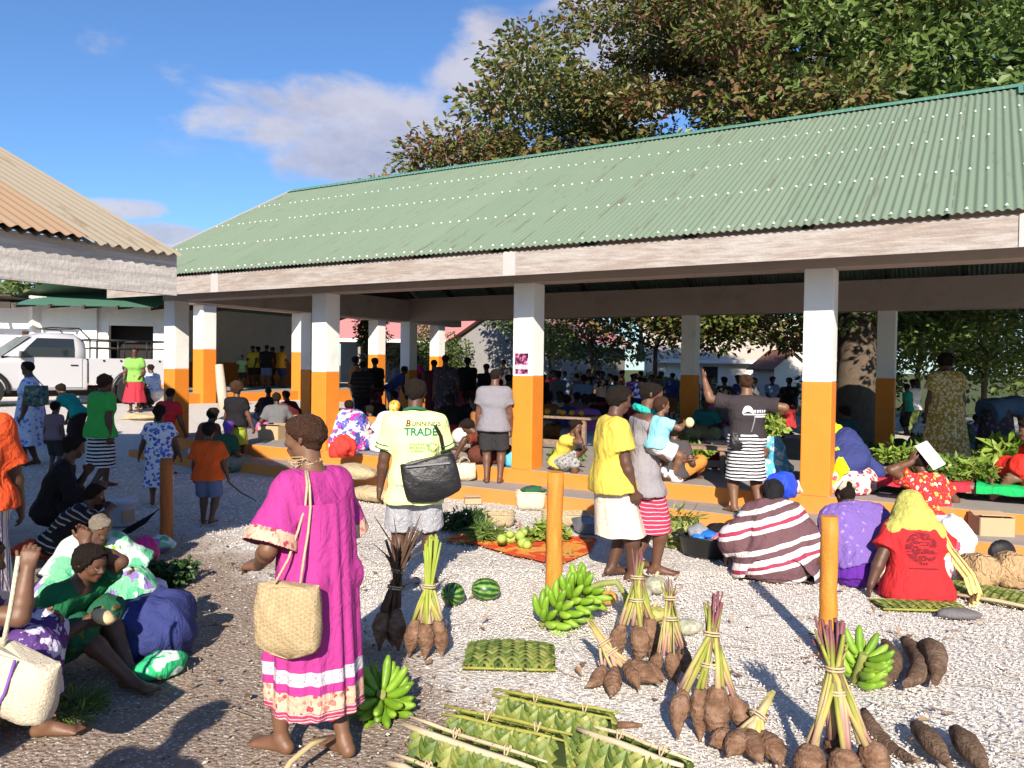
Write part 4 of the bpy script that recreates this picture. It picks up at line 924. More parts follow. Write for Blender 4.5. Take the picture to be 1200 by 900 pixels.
F_dk = floral('dim_dark_floral', (.035, .03, .045), (.12, .10, .14), (.1, .06, .06), 16, .36); F_gn = floral('emerald_white_floral', (.03, .40, .16), (.62, .72, .64), scale=6, size=.36); F_grdk = floral('bottle_green_floral', (.015, .10, .05), (.12, .14, .03), (.1, .03, .02), 16, .3)
F_lace = floral('white_lace', (.52, .48, .52), (.40, .05, .22), scale=75, size=.22); F_bord = floral('peach_border_print', (.60, .35, .25), (.34, .05, .08), (.50, .17, .14), 30, .36, blot=(.64, .42, .30)); F_hem = stripes('plum_check_hem', [(0, (.32, .04, .10)), (.4, (.6, .36, .34)), (.6, (.3, .04, .1)), (.85, (.55, .3, .3))], .03)
F_camo = floral('grey_print', (.34, .33, .32), (.10, .10, .10), (.2, .2, .2), 26, .42); F_sarong = floral('dark_patterned_wrap', (.06, .04, .035), (.25, .18, .08), (.18, .05, .04), 14, .36)
SITX = dict(hz=.075, la=(.07, .17, .03), ra=(-.07, .20, .035), lk=(-1, .4, .25), rk=(1, .4, .25), lf=(1, .3, 0), rf=(-1, .3, 0), lfd=(0, .4, -1), rfd=(0, .4, -1), lw=(-.14, .2, .17), rw=(.14, .2, .17), hunch=16, lean=6)
SITL = dict(hz=.075, la=(-.09, .50, .045), ra=(.07, .50, .045), lk=(0, 0, 1), rk=(0, 0, 1), lf=(-.2, .15, 1), rf=(.2, .15, 1), lfd=(0, 1, 0), rfd=(0, 1, 0), lw=(-.12, .24, .16), rw=(.12, .24, .16), hunch=16, lean=8)
SQ = dict(hz=.13, la=(-.07, .12, .045), ra=(.07, .12, .045), lk=(-.25, 1, .8), rk=(.25, 1, .8), lw=(-.05, .27, .3), rw=(.05, .27, .3), lean=22, hunch=20, pitch=12)
LEDGE = dict(hz=.07, la=(-.07, .24, -.19), ra=(.07, .24, -.19), lk=(-.1, 1, .3), rk=(.1, 1, .3), lw=(-.1, .2, .14), rw=(.1, .2, .14), hunch=14, lean=6, zmin=-.4)
WALK = dict(la=(-.045, -.09, .06), ra=(.045, .10, .04), lw=(-.14, .1, .44), rw=(.15, -.06, .43))
def U(d, **k): q = dict(d); q.update(k); return q
def T(m, **k): return ('top', dict(m=m, **k))
def K(m, **k): return ('skirt', dict(m=m, **k))
def LG(m, **k): return ('legs', dict(m=m, **k))
def LP(m, **k): return ('lap', dict(m=m, **k))

# --- woman in the magenta dress
l_, h_ = std(372, 884, 475)
JW = person(l_, 54, h_, dict(la=(-.06, .09, .045), ra=(.05, -.06, .04), lw=(-.105, .14, .56), le=(-.6, -.3, -.9), lp=(.3, 0, -1), rw=(.12, .15, .52), lean=3, hunch=8, pitch=4, yaw=26, sw=.09, lh=(.1, 1, -.1)),
    [T(K_pink, nm='bodice', sl=.94, flare=.05, drop=-.20, amp=.004, neck=.02, slant=0, trim=F_bord, trimw=.042, pad=.010, scoop=.062),
     K(K_pink, nm='dress', top=.235, hem=.150, r0=(.120, .096), r1=(.140, .128), pleats=12, amp=.015, pw=.8, rows=48, n=120, bands=[(.78, .84, F_lace), (.885, .965, F_bord), (.965, 1.01, F_hem)])], 'short', 2, female=True, hm=M_hairb, g=.92,
    label='woman in a long magenta dress standing barefoot with a woven basket bag, seen from behind', seed=3)
# --- man in the work shirt
l_, h_ = std(484, 690, 437)
JM = person(l_, 4, h_, dict(la=(-.075, .0, .04), ra=(.075, .02, .04), lw=(-.165, .04, .475), rw=(.13, .12, .50), re=(1, -.6, 0), pitch=8, yaw=-6, sw=.112),
    [LG(S_plaid, to=.98, flare=.024, waist=-.01), T(K_hi, nm='work_shirt', sl=.74, flare=.018, drop=.10, trim=K_dg, neck=.022, amp=.0045, hemr=.018)], 'short', 1, g=.93, label='man in a bright yellow lettered work shirt and grey shorts seen from behind', seed=5)
def shirt_print():
    sh = JM['top']; K0 = JM['H']; ms = [cl('print_dark_green', (.012, .16, .11)), cl('print_dark_brown', (.10, .03, .03)), cl('print_grey', (.06, .07, .06)), cl('print_light_green', (.18, .36, .12))]
    up = (0, 0, 1); rt = (1, 0, 0); out = (0, -1, 0)
    z = lambda py: (atd(484, py, l_[1]-.12).z-l_[2])
    x = lambda px: atd(px, 500, l_[1]-.12).x-l_[0]
    for txt, size, px, py, m, b, al in (('UNNINGS', .0485, 480.5, 499.5, ms[2], .0011, 'LEFT'), ('TRADE', .079, 491.5, 510.5, ms[0], .0026, 'CENTER')):
        V, F = text_mesh(txt, size, b, al); s_ = 1
        project(JM, sh, V, F, (x(px), 0, z(py)), rt, up, out, 'lettering', m)
    V, F = text_mesh('B', .066, .002, 'LEFT', .15); project(JM, sh, V, F, (x(473.5), 0, z(500)), rt, up, out, 'lettering', ms[1])
    V = []; F = []
    def bar(x0, y0, x1, y1):
        b = len(V); n = max(1, int((x1-x0)/.012)+1)
        for i in range(n+1): V.extend([(x0+(x1-x0)*i/n, y0), (x0+(x1-x0)*i/n, y1)])
        F.extend([(b+2*i, b+2*i+2, b+2*i+3, b+2*i+1) for i in range(n)])
    for r_, (a, b) in enumerate(((0, .115), (0, .115), (.012, .10))):
        q = a
        while q < b: w_ = random.uniform(.006, .014); bar(q, -.026*r_, min(q+w_, b), -.026*r_+random.uniform(.012, .019)); q += w_+.004
    for i in range(4): bar(.135+.017*i, -.052+.006*abs(i-2), .148+.017*i, .028-.012*abs(i-1.5))
    bar(.122, -.01, .15, .012)
    project(JM, sh, V, F, (x(479), 0, z(522)), rt, up, out, 'chest_emblem', ms[3])
shirt_print()
# --- two women and a baby
l_, h_ = std(722, 678, 447)
JY = person(l_, -80, h_, dict(la=(-.05, -.01, .05), ra=(.05, .07, .04), pxy=(0, -.03, 0), rw=(.125, .05, .455), re=(.6, -.8, 0), lw=(-.16, .05, .45), lean=-4, hunch=9, pitch=12, side=0, yaw=-8),
    [K(K_cream, top=.0, hem=.235, r0=(.098, .085), r1=(.125, .12), pleats=6, amp=.008, yoff=.05), T(K_yel, sl=.66, flare=.026, drop=.05, amp=.005, hemr=.02)], 'midafro', 1, female=True, g=1.1, hm=M_hair, label='woman in a plain yellow t-shirt and cream skirt walking beside a mother with a baby', seed=8)
l_, h_ = std(753, 672, 441)
JB = person((l_[0], l_[1]+.05, l_[2]), -84, h_, dict(la=(-.05, -.02, .05), ra=(.05, .06, .04), rw=(.10, .17, .60), re=(1, -.25, -.9), rh=(.15, 1, .05), rp=(0, 0, 1), rc=.3, lw=(-.12, .2, .6), pitch=14, yaw=-10, lean=-3, hunch=8),
    [K(S_red, top=-.035, hem=.22, r0=(.095, .085), r1=(.112, .11), pleats=5, amp=.008, yoff=.04), T(cl('grey_vest_cotton', (.25, .23, .25)), nm='tank_top', sl=0, drop=.10, neck=-.035, amp=.004, hemr=.02), ('neck', dict(m=K_turq))], 'bun', 0, female=True, g=1.03, label='mother in a grey tank top and red striped skirt carrying a baby on her arm', seed=12)
bz = atd(768, 525, l_[1]-.1)
JBB = person((bz.x+.0, l_[1]-.17, bz.z-.055), -72, .72, dict(hz=.11, la=(-.12, .16, -.20), ra=(.10, .14, -.22), lk=(-.5, 1, .2), rk=(.5, 1, .2), rw=(.10, .28, .36), re=(1, -.3, -.5), lw=(-.12, .22, .36), lean=4, hunch=6, pitch=-4, zmin=-.5),
    [LG(cl('pale_grey_jersey', (.52, .50, .52)), nm='pants', to=.75, pad=.02), T(K_sky, sl=.6, pad=.015, drop=.02)], 'crop', 2, hs=1.55, g=1.22, hm=M_hairb, label='baby in a pale blue t-shirt held on its mother\'s arm', seed=2, cell=.0085)
for sg in (-1, 1):                       # socks of the baby
    a = JBB['an'][sg]; MB().tube([a+V3(0, 0, .05), a, a+V3(0, .01, -.02), a+V3(0, .07, -.035), a+V3(0, .095, -.035)], [.024, .026, .028, .022, .012], 10).build('sock', K_white, JBB['ob'])
# --- woman with the raised arm
l_, h_ = std(873, 600, 434, .167)
JR = person(l_, 2, h_, dict(la=(-.085, -.02, .04), ra=(.095, -.03, .04), lw=(-.275, .14, .955), le=(-1, .1, -1.2), lh=(-.3, .2, 1), lc=.25, rw=(.21, .07, .68), re=(1, -.6, .1), rh=(-.5, .8, .2), pitch=2, lf=(-.35, 1, 0), rf=(.35, 1, 0), tilt=4),
    [K(S_bwf, top=.055, hem=.245, r0=(.098, .084), r1=(.132, .10), pleats=4, amp=.003), T(K_char, sl=.72, flare=.022, drop=-.03, amp=.0045, hemr=.004)], 'bun', 2, female=True, g=1.12, hm=M_hairb, label='woman in a charcoal t-shirt and striped skirt waving one raised arm on the market step', seed=15)
def back_mark(J, z0, x0):
    V = []; F = []; n = 18; V.append((0, .012))
    for i in range(n+1): a = math.pi*i/n; V.append((-.048+.062*math.cos(math.pi-a)*1.0, .0+.085*math.sin(a)))
    V[0] = (-.048, .03); F += [(0, i+2, i+1) for i in range(n)]
    for x0_, y0_, x1_, y1_ in ((-.10, -.012, .16, .0), (.03, -.035, .15, -.02)):
        b = len(V)
        for i in range(9): V.extend([(x0_+(x1_-x0_)*i/8, y0_), (x0_+(x1_-x0_)*i/8, y1_)])
        F += [(b+2*i, b+2*i+2, b+2*i+3, b+2*i+1) for i in range(8)]
    for i in range(5):
        b = len(V); q = .02+i*.028; V.extend([(q, .015), (q+.016, .015), (q+.016, .042), (q, .042)]); F.append((b, b+1, b+2, b+3))
    project(J, J['top'], V, F, (x0, 0, z0), (1, 0, 0), (0, 0, 1), (0, -1, 0), 'shirt_emblem', K_white)
back_mark(JR, JR['N'][2]-.17, .02)
# --- youth and seated boy at the pillar
l_, h_ = std(578, 566, 428, .167)
JG = person(l_, -4, h_, dict(la=(-.06, 0, .04), ra=(.055, .01, .04), lw=(-.155, .05, .45), rw=(.15, .05, .46), pitch=14, yaw=-12), [LG(K_dgrey, to=.92, flare=.02), T(K_grey, sl=.62, flare=.02, drop=.06, amp=.004)], 'crop', 0, label='thin youth in a grey t-shirt and dark shorts standing at the pillar, back turned', seed=18)
q = hw(.62, .22, FZ); 
person(q, -128, 1.28, U(LEDGE, hz=.08, la=(-.02, .13, .04), ra=(.09, .22, -.14), lk=(-.2, 1, .9), rk=(.25, 1, .6), rw=(.03, .20, .42), re=(.4, .6, -1), rh=(-.1, .1, 1), lw=(-.05, .25, .22), lean=20, hunch=16, yaw=-5, pitch=12),
    [T(K_yel, sl=.55, drop=.03), LP(F_camo, nm='shorts', to=1.0, k=.04, floor=-.02, pad=.014)], 'midafro', 0, label='boy in a yellow shirt crouching beside the tallest pillar, hand to his face', seed=20)
q = at(792, 566, FZ)
person((q.x, q.y+.16, FZ), -22, 1.22, U(SITX, la=(-.05, .18, .04), ra=(.2, .30, .03), rk=(.8, .5, .5), lean=-4, hunch=12, lw=(-.14, .14, .12), rw=(.17, .1, .12)), [T(cl('slate_cotton', (.06, .052, .055)), sl=.6, drop=.03), LG(K_dor, nm='trousers', to=1.5)], 'afro', 0, label='child in a slate t-shirt and orange trousers sitting on the floor edge seen from behind', seed=22, g=1.05)
q = at(572, 548, FZ)
person((q.x+.18, q.y+.55, FZ), 88, 1.5, U(SITX, lean=42, hunch=22, lw=(-.22, .40, .10), le=(-.5, 0, 1), rw=(.05, .42, .12), pitch=40), [T(K_rust, nm='blouse', sl=.8, drop=.04), LP(cl('rust_wrap', (.10, .03, .02)), to=1.6)], 'midafro', 1, female=True, label='seated woman in a rust brown blouse leaning over a basket behind the youth', seed=24)
# --- back right: floral dress, bent woman, draped sitter
l_, h_ = std(1107, 549, 411, FZ)
person(l_, -4, h_, dict(lw=(-.15, .06, .44), rw=(.165, .03, .45), la=(-.05, 0, .04), ra=(.06, .02, .04), pitch=18), [K(F_gold, nm='dress', top=.13, hem=.10, r0=(.105, .09), r1=(.185, .15), pleats=9, amp=.018), T(F_gold, nm='bodice', sl=.62, flare=.03, drop=-.06, pad=.014)], 'afro', 1, female=True, g=1.08, label='woman in a gold and cream floral dress standing behind the vegetable bench', seed=27)
l_, h_ = std(1176, 545, 395, FZ)
person((l_[0], l_[1]+.2, FZ), -88, 1.62, dict(hz=.50, lean=74, hunch=20, pitch=60, lw=(-.1, .38, .22), rw=(.1, .40, .22), la=(-.06, .05, .04), ra=(.06, -.03, .04)), [K(F_dk, top=.0, hem=.10, r0=(.11, .11), r1=(.15, .15), pleats=8, amp=.012), T(cl('steel_blue_cotton', (.06, .11, .19)), sl=.6, drop=.1)], 'short', 0, female=True, g=1.1, label='woman in a steel blue top and dark skirt bending far forward over the produce', seed=29)
q = at(1003, 582, FZ)
JD = person((q.x, q.y+.22, FZ), -20, 1.5, U(SITX, lean=26, hunch=26, pitch=35, lw=(-.2, .24, .1), rw=(.2, .26, .1)), [T(K_navy, sl=1.3, drop=.02), LP(F_pkw, to=1.7, pad=.03), ('scarf', dict(m=K_navy, nm='head_cloth', back=.15, t=.05))], None, 0, female=True, label='hunched sitter covered by a navy cloth with a fluorescent yellow vest over one shoulder', seed=31, g=1.05)
def drape(J, pts, wd, m, nm='drape', th=.012, up=(0, 0, 1), wav=.012, par=None):
    """a strip of cloth laid along points, sagging into folds across its width"""
    pts = [Vector(p) for p in pts]; P_ = []
    for i in range(len(pts)-1):
        for j in range(5): P_.append(pts[i].lerp(pts[i+1], j/5))
    P_.append(pts[-1]); rings = []
    for i, p in enumerate(P_):
        d = (P_[min(i+1, len(P_)-1)]-P_[max(i-1, 0)]).normalized(); s_ = d.cross(Vector(up)).normalized(); n_ = s_.cross(d).normalized(); w_ = wd(i/(len(P_)-1)) if callable(wd) else wd
        top = [p+s_*w_*(j/8-.5)+n_*(th+wav*math.sin(j*1.9+i*.35)) for j in range(9)]; bot = [v-n_*th*1.4 for v in top]; rings.append(top+bot[::-1])
    o = MB().loft(rings, True, 0, True).build(nm, m, par if par is not None else J['ob']); return o
a, b = JD['hp'](-.2, -.45, .9), JD['mid']
drape(JD, [JD['hp'](-.15, -.1, 1.08), JD['hp'](-.42, -.42, .55), JD['sh'][-1]+V3(-.06, -.09, .02), JD['mid']+V3(-.16, -.13, -.02), JD['P']+V3(-.1, -.2, .06)], lambda t: .20+.14*t, cl('fluorescent_yellow', (.62, .78, .02)), 'vest', up=(.3, 1, .2))
q = at(925, 568, FZ)
person((q.x+.02, q.y+.45, FZ), 62, 1.5, U(SITX, lean=8, lw=(-.2, .22, .2), rw=(.1, .28, .18)), [T(F_cy, nm='blouse', sl=.7, drop=.03), LP(F_cy, to=1.6)], 'midafro', 0, female=True, label='seated woman in a turquoise and white floral dress partly behind the rightmost lit pillar', seed=33)
# --- the row of seated women on the gravel, right
q = at(917, 684)
JP = person((q.x, q.y+.18, 0), -12, 1.5, U(SITX, lk=(-.6, .9, .4), rk=(.6, .9, .4), lean=12, hunch=24, pitch=34, lw=(-.24, .14, .08), rw=(.22, .08, .06)), [T(S_poncho, nm='poncho', sl=1.5, flare=.03, drop=.075, pad=.034, amp=.007, hemr=.05), LP(S_poncho, nm='wrap', to=1.6, pad=.03, k=.1), ('scarf', dict(m=K_black, nm='hood', shoulders=False))], None, 1, female=True, g=1.16, label='sitter in a brown and white striped pullover and black hood on the gravel', seed=35)
q = at(1022, 690)
JV = person((q.x, q.y+.16, 0), 6, 1.5, U(SITX, lean=12, hunch=24, pitch=40, lw=(-.26, .05, .08), rw=(.27, .06, .10)), [T(K_lil, nm='blouse', sl=.9, drop=.04, pad=.02), LP(K_lil, to=1.6), ('shawl', dict(m=floral('lilac_print_shawl', (.165, .10, .34), (.29, .21, .46), scale=17, size=.2), pad=.04, drop=.05))], 'bun', 1, female=True, g=1.12, label='woman wrapped in a lilac shawl over a purple dress sitting on the gravel', seed=37)
MB().tube([JV['hp'](-.34, -.25, .72), JV['hp'](-.1, -.42, .88), JV['hp'](.18, -.42, .9), JV['hp'](.36, -.2, .78)], [.02, .035, .035, .02], 8).build('hair_band', cl('beige_scarf', (.5, .4, .3)), JV['ob'])
q = at(1085, 706)
JT = person((q.x, q.y+.14, 0), -6, 1.45, U(SITX, lk=(-.7, .8, .3), rk=(.7, .8, .3), lean=6, hunch=16, pitch=24, lw=(-.25, -.02, .02), le=(-.6, -.6, 0), lh=(-.3, -.5, -.6), lc=.1, rw=(.22, .2, .14), ra=(.22, .22, .03)), [T(cl('tomato_red_cotton', (.46, .022, .026)), sl=.66, drop=.065, flare=.022, amp=.005, pad=.016, hemr=.036), LP(F_pkw, to=1.5, pad=.012, k=.05), ('scarf', dict(m=K_scy, shoulders=True, t=.05))], None, 1, female=True, g=1.1, label='woman in a printed red t-shirt and yellow headscarf sitting on a palm mat', seed=39)
drape(JT, [JT['sh'][1]+V3(.0, -.06, .03), JT['sh'][1]+V3(.075, -.09, -.12), JT['el'][1]+V3(.07, -.1, -.12), JT['el'][1]+V3(.10, -.16, -.25), (.33, -.2, .02)], lambda t: .085, K_pale, 'scarf_end', up=(.4, 1, .3))
drape(JT, [JT['sh'][-1]+V3(-.02, -.055, -.01), JT['N']+V3(0, -.10, .0), JT['sh'][1]+V3(.02, -.06, .0)], lambda t: .05, K_pale, 'scarf_edge', up=(0, 1, .6))
def red_print():
    V = []; F = []; r = random.Random(4)
    for i in range(-11, 12):                                  # round emblem of broken lines
        y = i*.0102; xw = math.sqrt(max(.118**2-y*y, 0)); x = -xw
        while x < xw:
            L = r.uniform(.015, .06); x2 = min(x+L, xw); n = 4; b = len(V)
            if r.random() < .82:
                for k in range(n+1): V.extend([(x+(x2-x)*k/n, y), (x+(x2-x)*k/n, y+.0072)])
                F.extend([(b+2*k, b+2*k+2, b+2*k+3, b+2*k+1) for k in range(n)])
            x = x2+r.uniform(.003, .012)
    x = -.105
    while x < .105: L = r.uniform(.008, .012); b = len(V); V.extend([(x, -.155), (x+L, -.155), (x+L, -.143), (x, -.143)]); F.append((b, b+1, b+2, b+3)); x += L+.005
    for x in (-.02, 0, .018): b = len(V); V.extend([(x, -.125), (x+.01, -.125), (x+.01, -.105), (x, -.105)]); F.append((b, b+1, b+2, b+3))
    c = JT['mid']+JT['T1']*.035; project(JT, JT['top'], V, F, c, (1, 0, 0), JT['T1'], nrm((0, -1, .25)), 'shirt_emblem', cl('print_maroon', (.11, .012, .02)))
red_print()
q = at(1108, 640)
JN = person((q.x+.03, q.y+.25, .02), 12, 1.52, U(SITX, hz=.11, lean=14, hunch=16, pitch=20, lw=(-.11, .1, .50), le=(-1, .2, -.6), lh=(.2, .1, 1), lc=.3, rw=(.2, .22, .2)), [T(F_red, nm='bodice', sl=.6, flare=.03, drop=.02), LP(F_red, nm='dress', to=1.6, pad=.02)], 'midafro', 0, female=True, label='woman in a red floral dress shading her head with a sheet of white paper', seed=41, g=1.1)
q = at(1232, 590, FZ)
person((q.x, q.y+.1, FZ), 82, 1.55, U(SITL, la=(-.07, .34, .05), ra=(.05, .40, .05), lk=(-.2, .2, 1)), [T(cl('bright_red_cotton', (.66, .03, .02)), nm='blouse', sl=.7), LP(cl('bright_red_cotton', (0, 0, 0)), nm='skirt', to=1.2, pad=.03)], 'afro', 2, female=True, label='person in bright red sitting on the floor edge with bare legs stretched towards the pillar', seed=43)
# --- children and women on the left of the yard
l_, h_ = std(243, 614, 496)
JO = person(l_, 2, h_, U(WALK, la=(-.05, .02, .04), ra=(.06, -.07, .06), lw=(-.16, .05, .43), rw=(.19, .06, .46), pitch=10), [LG(K_den, to=.95, flare=.02), T(K_or, sl=.75, flare=.032, drop=.06, pad=.016)], 'midafro', 1, hs=1.22, label='small boy in an orange t-shirt and denim shorts dragging a stick', seed=45, g=1.08)
l_, h_ = std(186, 592, 474)
person(l_, 16, h_, U(WALK, lw=(-.2, .1, .5), rw=(.2, .08, .48)), [K(F_blue, nm='dress', top=.12, hem=.20, r0=(.10, .085), r1=(.15, .12), pleats=8, amp=.014), T(F_blue, nm='bodice', sl=.55, flare=.03, drop=-.05)], 'braids', 0, hs=1.2, female=True, label='girl in a blue and white patterned dress walking behind an orange post', seed=47)
l_, h_ = std(276, 549, 447)
person(l_, -8, h_, U(WALK, la=(-.055, -.04, .05), ra=(.06, .07, .04), lw=(-.17, .08, .45), rw=(.2, .05, .45)), [K(K_lime, top=.0, hem=.29, r0=(.095, .08), r1=(.12, .1), pleats=6, amp=.008), T(K_black, sl=.6, drop=.02)], 'afro', 0, hs=1.18, female=True, hm=M_hairb, label='girl in a black t-shirt and lime green skirt walking towards the market', seed=49)
l_, h_ = std(118, 572, 436)
person(l_, -28, h_, U(WALK, la=(-.05, .08, .04), ra=(.055, -.10, .07), pitch=16, lw=(-.15, .12, .42), rw=(.15, -.02, .43)), [K(S_bw, top=.0, hem=.19, r0=(.095, .085), r1=(.115, .11), pleats=4, amp=.005), T(cl('bright_green_cotton', (.05, .42, .075)), sl=.62, drop=.06, pad=.014)], 'afro', 1, female=True, hm=M_hairb, g=1.05, label='woman in a bright green t-shirt and black and white striped skirt walking across the yard', seed=51)
l_, h_ = std(36, 545, 420)
person(l_, 112, h_, dict(lw=(-.14, .05, .44), rw=(.15, .0, .46), la=(-.05, .03, .04), ra=(.05, -.04, .04), pitch=3), [K(F_sbl, nm='dress', top=.15, hem=.20, r0=(.11, .095), r1=(.18, .16), pleats=10, amp=.016), T(F_sbl, nm='bodice', sl=.6, flare=.04, drop=-.06)], 'crop', 1, female=True, g=1.06, label='woman in a loose blue floral dress with a green bag, facing the truck', seed=53)
l_, h_ = std(63, 552, 471)
person(l_, -10, h_, dict(lw=(-.18, .02, .45), rw=(.18, .0, .44)), [LG(K_dgrey, to=1.2), T(K_mauve, sl=.6)], 'short', 1, hs=1.28, label='toddler in a mauve shirt standing behind the blue floral dress', seed=55)
l_, h_ = std(92, 528, 440)
person(l_, 78, h_, dict(lean=38, hunch=14, pitch=25, lw=(-.12, .3, .36), rw=(.1, .28, .38)), [LG(K_dk, to=1.6), T(K_teal, sl=.6)], 'short', 0, hs=1.15, label='child in a teal t-shirt bending forward near the truck', seed=57)
q = atd(-30, 500, 4.7)
person((q.x-.03, 4.7, 0), 38, 1.62, dict(pitch=8, yaw=15, lw=(-.15, .06, .45), rw=(.17, .06, .46), twist=-8), [K(S_vert, top=.0, hem=.16, r0=(.098, .085), r1=(.13, .115), pleats=7, amp=.012), T(cl('vermilion_cotton', (.62, .075, .02)), sl=.85, flare=.02, drop=.02)], 'big', 1, female=True, g=1.06, label='person in a vermilion shirt and striped wrap cut by the left edge, with big hair', seed=59)
q = at(18, 652)
person((q.x, q.y+.5, 0), -62, 1.5, U(SQ, hz=.2, lean=10, hunch=16, lw=(-.05, .2, .42), rw=(.1, .26, .34), pitch=14, yaw=-5), [T(K_black, nm='jacket', sl=1.4, drop=.02), LP(K_black, nm='trousers', to=1.8, k=.03, pad=.015)], 'midafro', 1, label='person in a black jacket sitting in the shade with chin on hand', seed=61)
q = at(44, 664)
person((q.x+.02, q.y+.2, 0), -72, 1.22, U(SQ, lean=30, hunch=24, lw=(-.04, .33, .34), rw=(.05, .36, .36)), [T(S_dk, sl=.7, drop=.03), LP(K_black, nm='trousers', to=1.8, k=.03, pad=.012)], 'midafro', 1, label='youth crouching in a dark shirt with pale stripes beside a white bucket', seed=63)
q = at(104, 716)
JA = person((q.x-.05, q.y+.12, 0), -142, 1.32, U(SITX, lean=10, hunch=28, pitch=30, la=(.1, .26, .03), ra=(-.02, .34, .03), lw=(-.16, .24, .2), rw=(.12, .30, .2), yaw=12), [T(F_old, nm='bodice', sl=.95, flare=.05, drop=.03, pad=.03, amp=.006), LP(F_old, nm='dress', to=1.7, pad=.05, k=.14)], 'short', 0, female=True, hm=M_hairg, g=1.12, label='grey haired old woman in a pastel floral dress sitting on the ground', seed=65)
drape(JA, [JA['sh'][-1]+V3(.04, -.03, .05), JA['sh'][-1]+V3(.04, .08, .01), JA['mid']+V3(-.06, .21, -.02), JA['P']+V3(-.08, .34, .13)], lambda t: .09+.03*t, cl('lime_scarf', (.22, .62, .02)), 'scarf', up=(0, 1, .5))
q = at(28, 815)
JK = person((-2.52, 4.2, 0), -98, 1.38, U(SQ, hz=.11, la=(-.03, .36, .045), ra=(.05, .41, .045), lk=(-.3, .3, 1), rk=(.2, .3, 1), lw=(-.03, .17, .52), le=(-.6, .6, -1), lh=(0, 0, 1), rw=(.10, .28, .27), rh=(.1, 1, .2), lean=20, hunch=28, pitch=14, yaw=-8), [T(cl('bottle_green_cotton', (.012, .14, .05)), sl=.75, drop=.03), LP(F_grdk, nm='wrap', to=1.02, k=.05, pad=.02)], 'midafro', 0, female=True, label='woman in a bottle green t-shirt sitting with knees raised and a hand at her cheek', seed=67)
q = at(-28, 885)
JF = person((q.x-.17, q.y+.10, 0), -66, 1.38, U(SQ, hz=.175, la=(-.06, .22, .045), ra=(.06, .26, .045), lk=(-.2, .6, 1), rk=(.2, .6, 1), rw=(.10, .22, .57), re=(.5, .6, -1), rh=(-.4, .1, 1), lw=(-.1, .24, .34), lean=2, hunch=14, pitch=12, yaw=8), [T(F_purp, nm='bodice', sl=.6, flare=.035, drop=.03, pad=.02), LP(F_purp, nm='dress', to=1.62, k=.06, pad=.03)], 'short', 2, female=True, g=1.1, label='woman in a purple and white floral dress at the left edge, hand raised', seed=69)
sk_ = MB().ell((0, 0, .08), (.2, .22, .10), 16, 8, jit=.03).build('sack', cl('brown_sacking', (.2, .14, .08)), None, (JF['ob'].location.x, JF['ob'].location.y-.02, 0))
tag(sk_, 'brown sack used as a seat under the purple floral dress', 'sack')
l_, h_ = std(193, 556, 449)
person(l_, -12, h_*.98, dict(lean=8, hunch=12, lw=(-.15, .15, .5), rw=(.16, .14, .48)), [LG(F_sarong, nm='trousers', to=1.5), T(cl('scarlet_cotton', (.52, .022, .03)), sl=.6)], 'short', 0, label='youth in a scarlet t-shirt standing at the foot of the leftmost pillar', seed=71)
q = at(228, 552)
person((q.x, q.y+.3, float(gz(q.x, q.y))), -30, 1.55, U(SITX, hz=.16, lean=12), [T(cl('red_green_cotton', (.20, .06, .03)), nm='blouse', sl=.7), LP(F_cy, to=1.6)], 'midafro', 1, female=True, label='woman in a dull red blouse sitting below the leftmost pillar', seed=73)
q = at(248, 556)
person((q.x+.05, q.y+.2, float(gz(q.x, q.y))), -20, 1.42, U(SITX, hz=.1, lean=14), [T(cl('dim_green_cotton', (.03, .09, .05)), nm='blouse', sl=.8), LP(cl('grey_green_wrap', (.16, .22, .18)), to=1.6), ('scarf', dict(m=K_purp, nm='cap', shoulders=False, t=.03))], None, 1, female=True, label='sitter in a purple head cloth between two children in the shade', seed=75)
# --- by the truck and in the wing
q = atd(158, 440, 18.6); z0 = float(gz(q.x, 18.6))
person((q.x, 18.6, z0), -160, 1.5, dict(lw=(-.1, .15, .55), rw=(.14, .12, .5)), [K(cl('crimson_skirt', (.42, .03, .05)), top=.06, hem=.15, r1=(.17, .15), amp=.016), T(cl('leaf_green_cotton', (.20, .42, .09)), sl=.6)], 'short', 1, female=True, label='woman in a light green top and crimson skirt standing behind the truck', seed=77)
q = atd(182, 440, 19.6); z0 = float(gz(q.x, 19.6))
person((q.x, 19.6, z0), 70, 1.5, U(SITX, hz=.25), [T(F_sbl, nm='blouse', sl=.6), LP(K_white, to=1.6)], 'short', 1, female=True, label='woman in a white skirt sitting against the orange plinth by the truck', seed=79)
q = atd(172, 440, 19.4); person((q.x, 19.4, float(gz(q.x, 19.4))), 170, 1.2, U(SQ), [T(K_dk, sl=.7), LG(K_black, to=1.6)], 'short', 1, label='dark clothed child squatting behind the crimson skirt', seed=81)
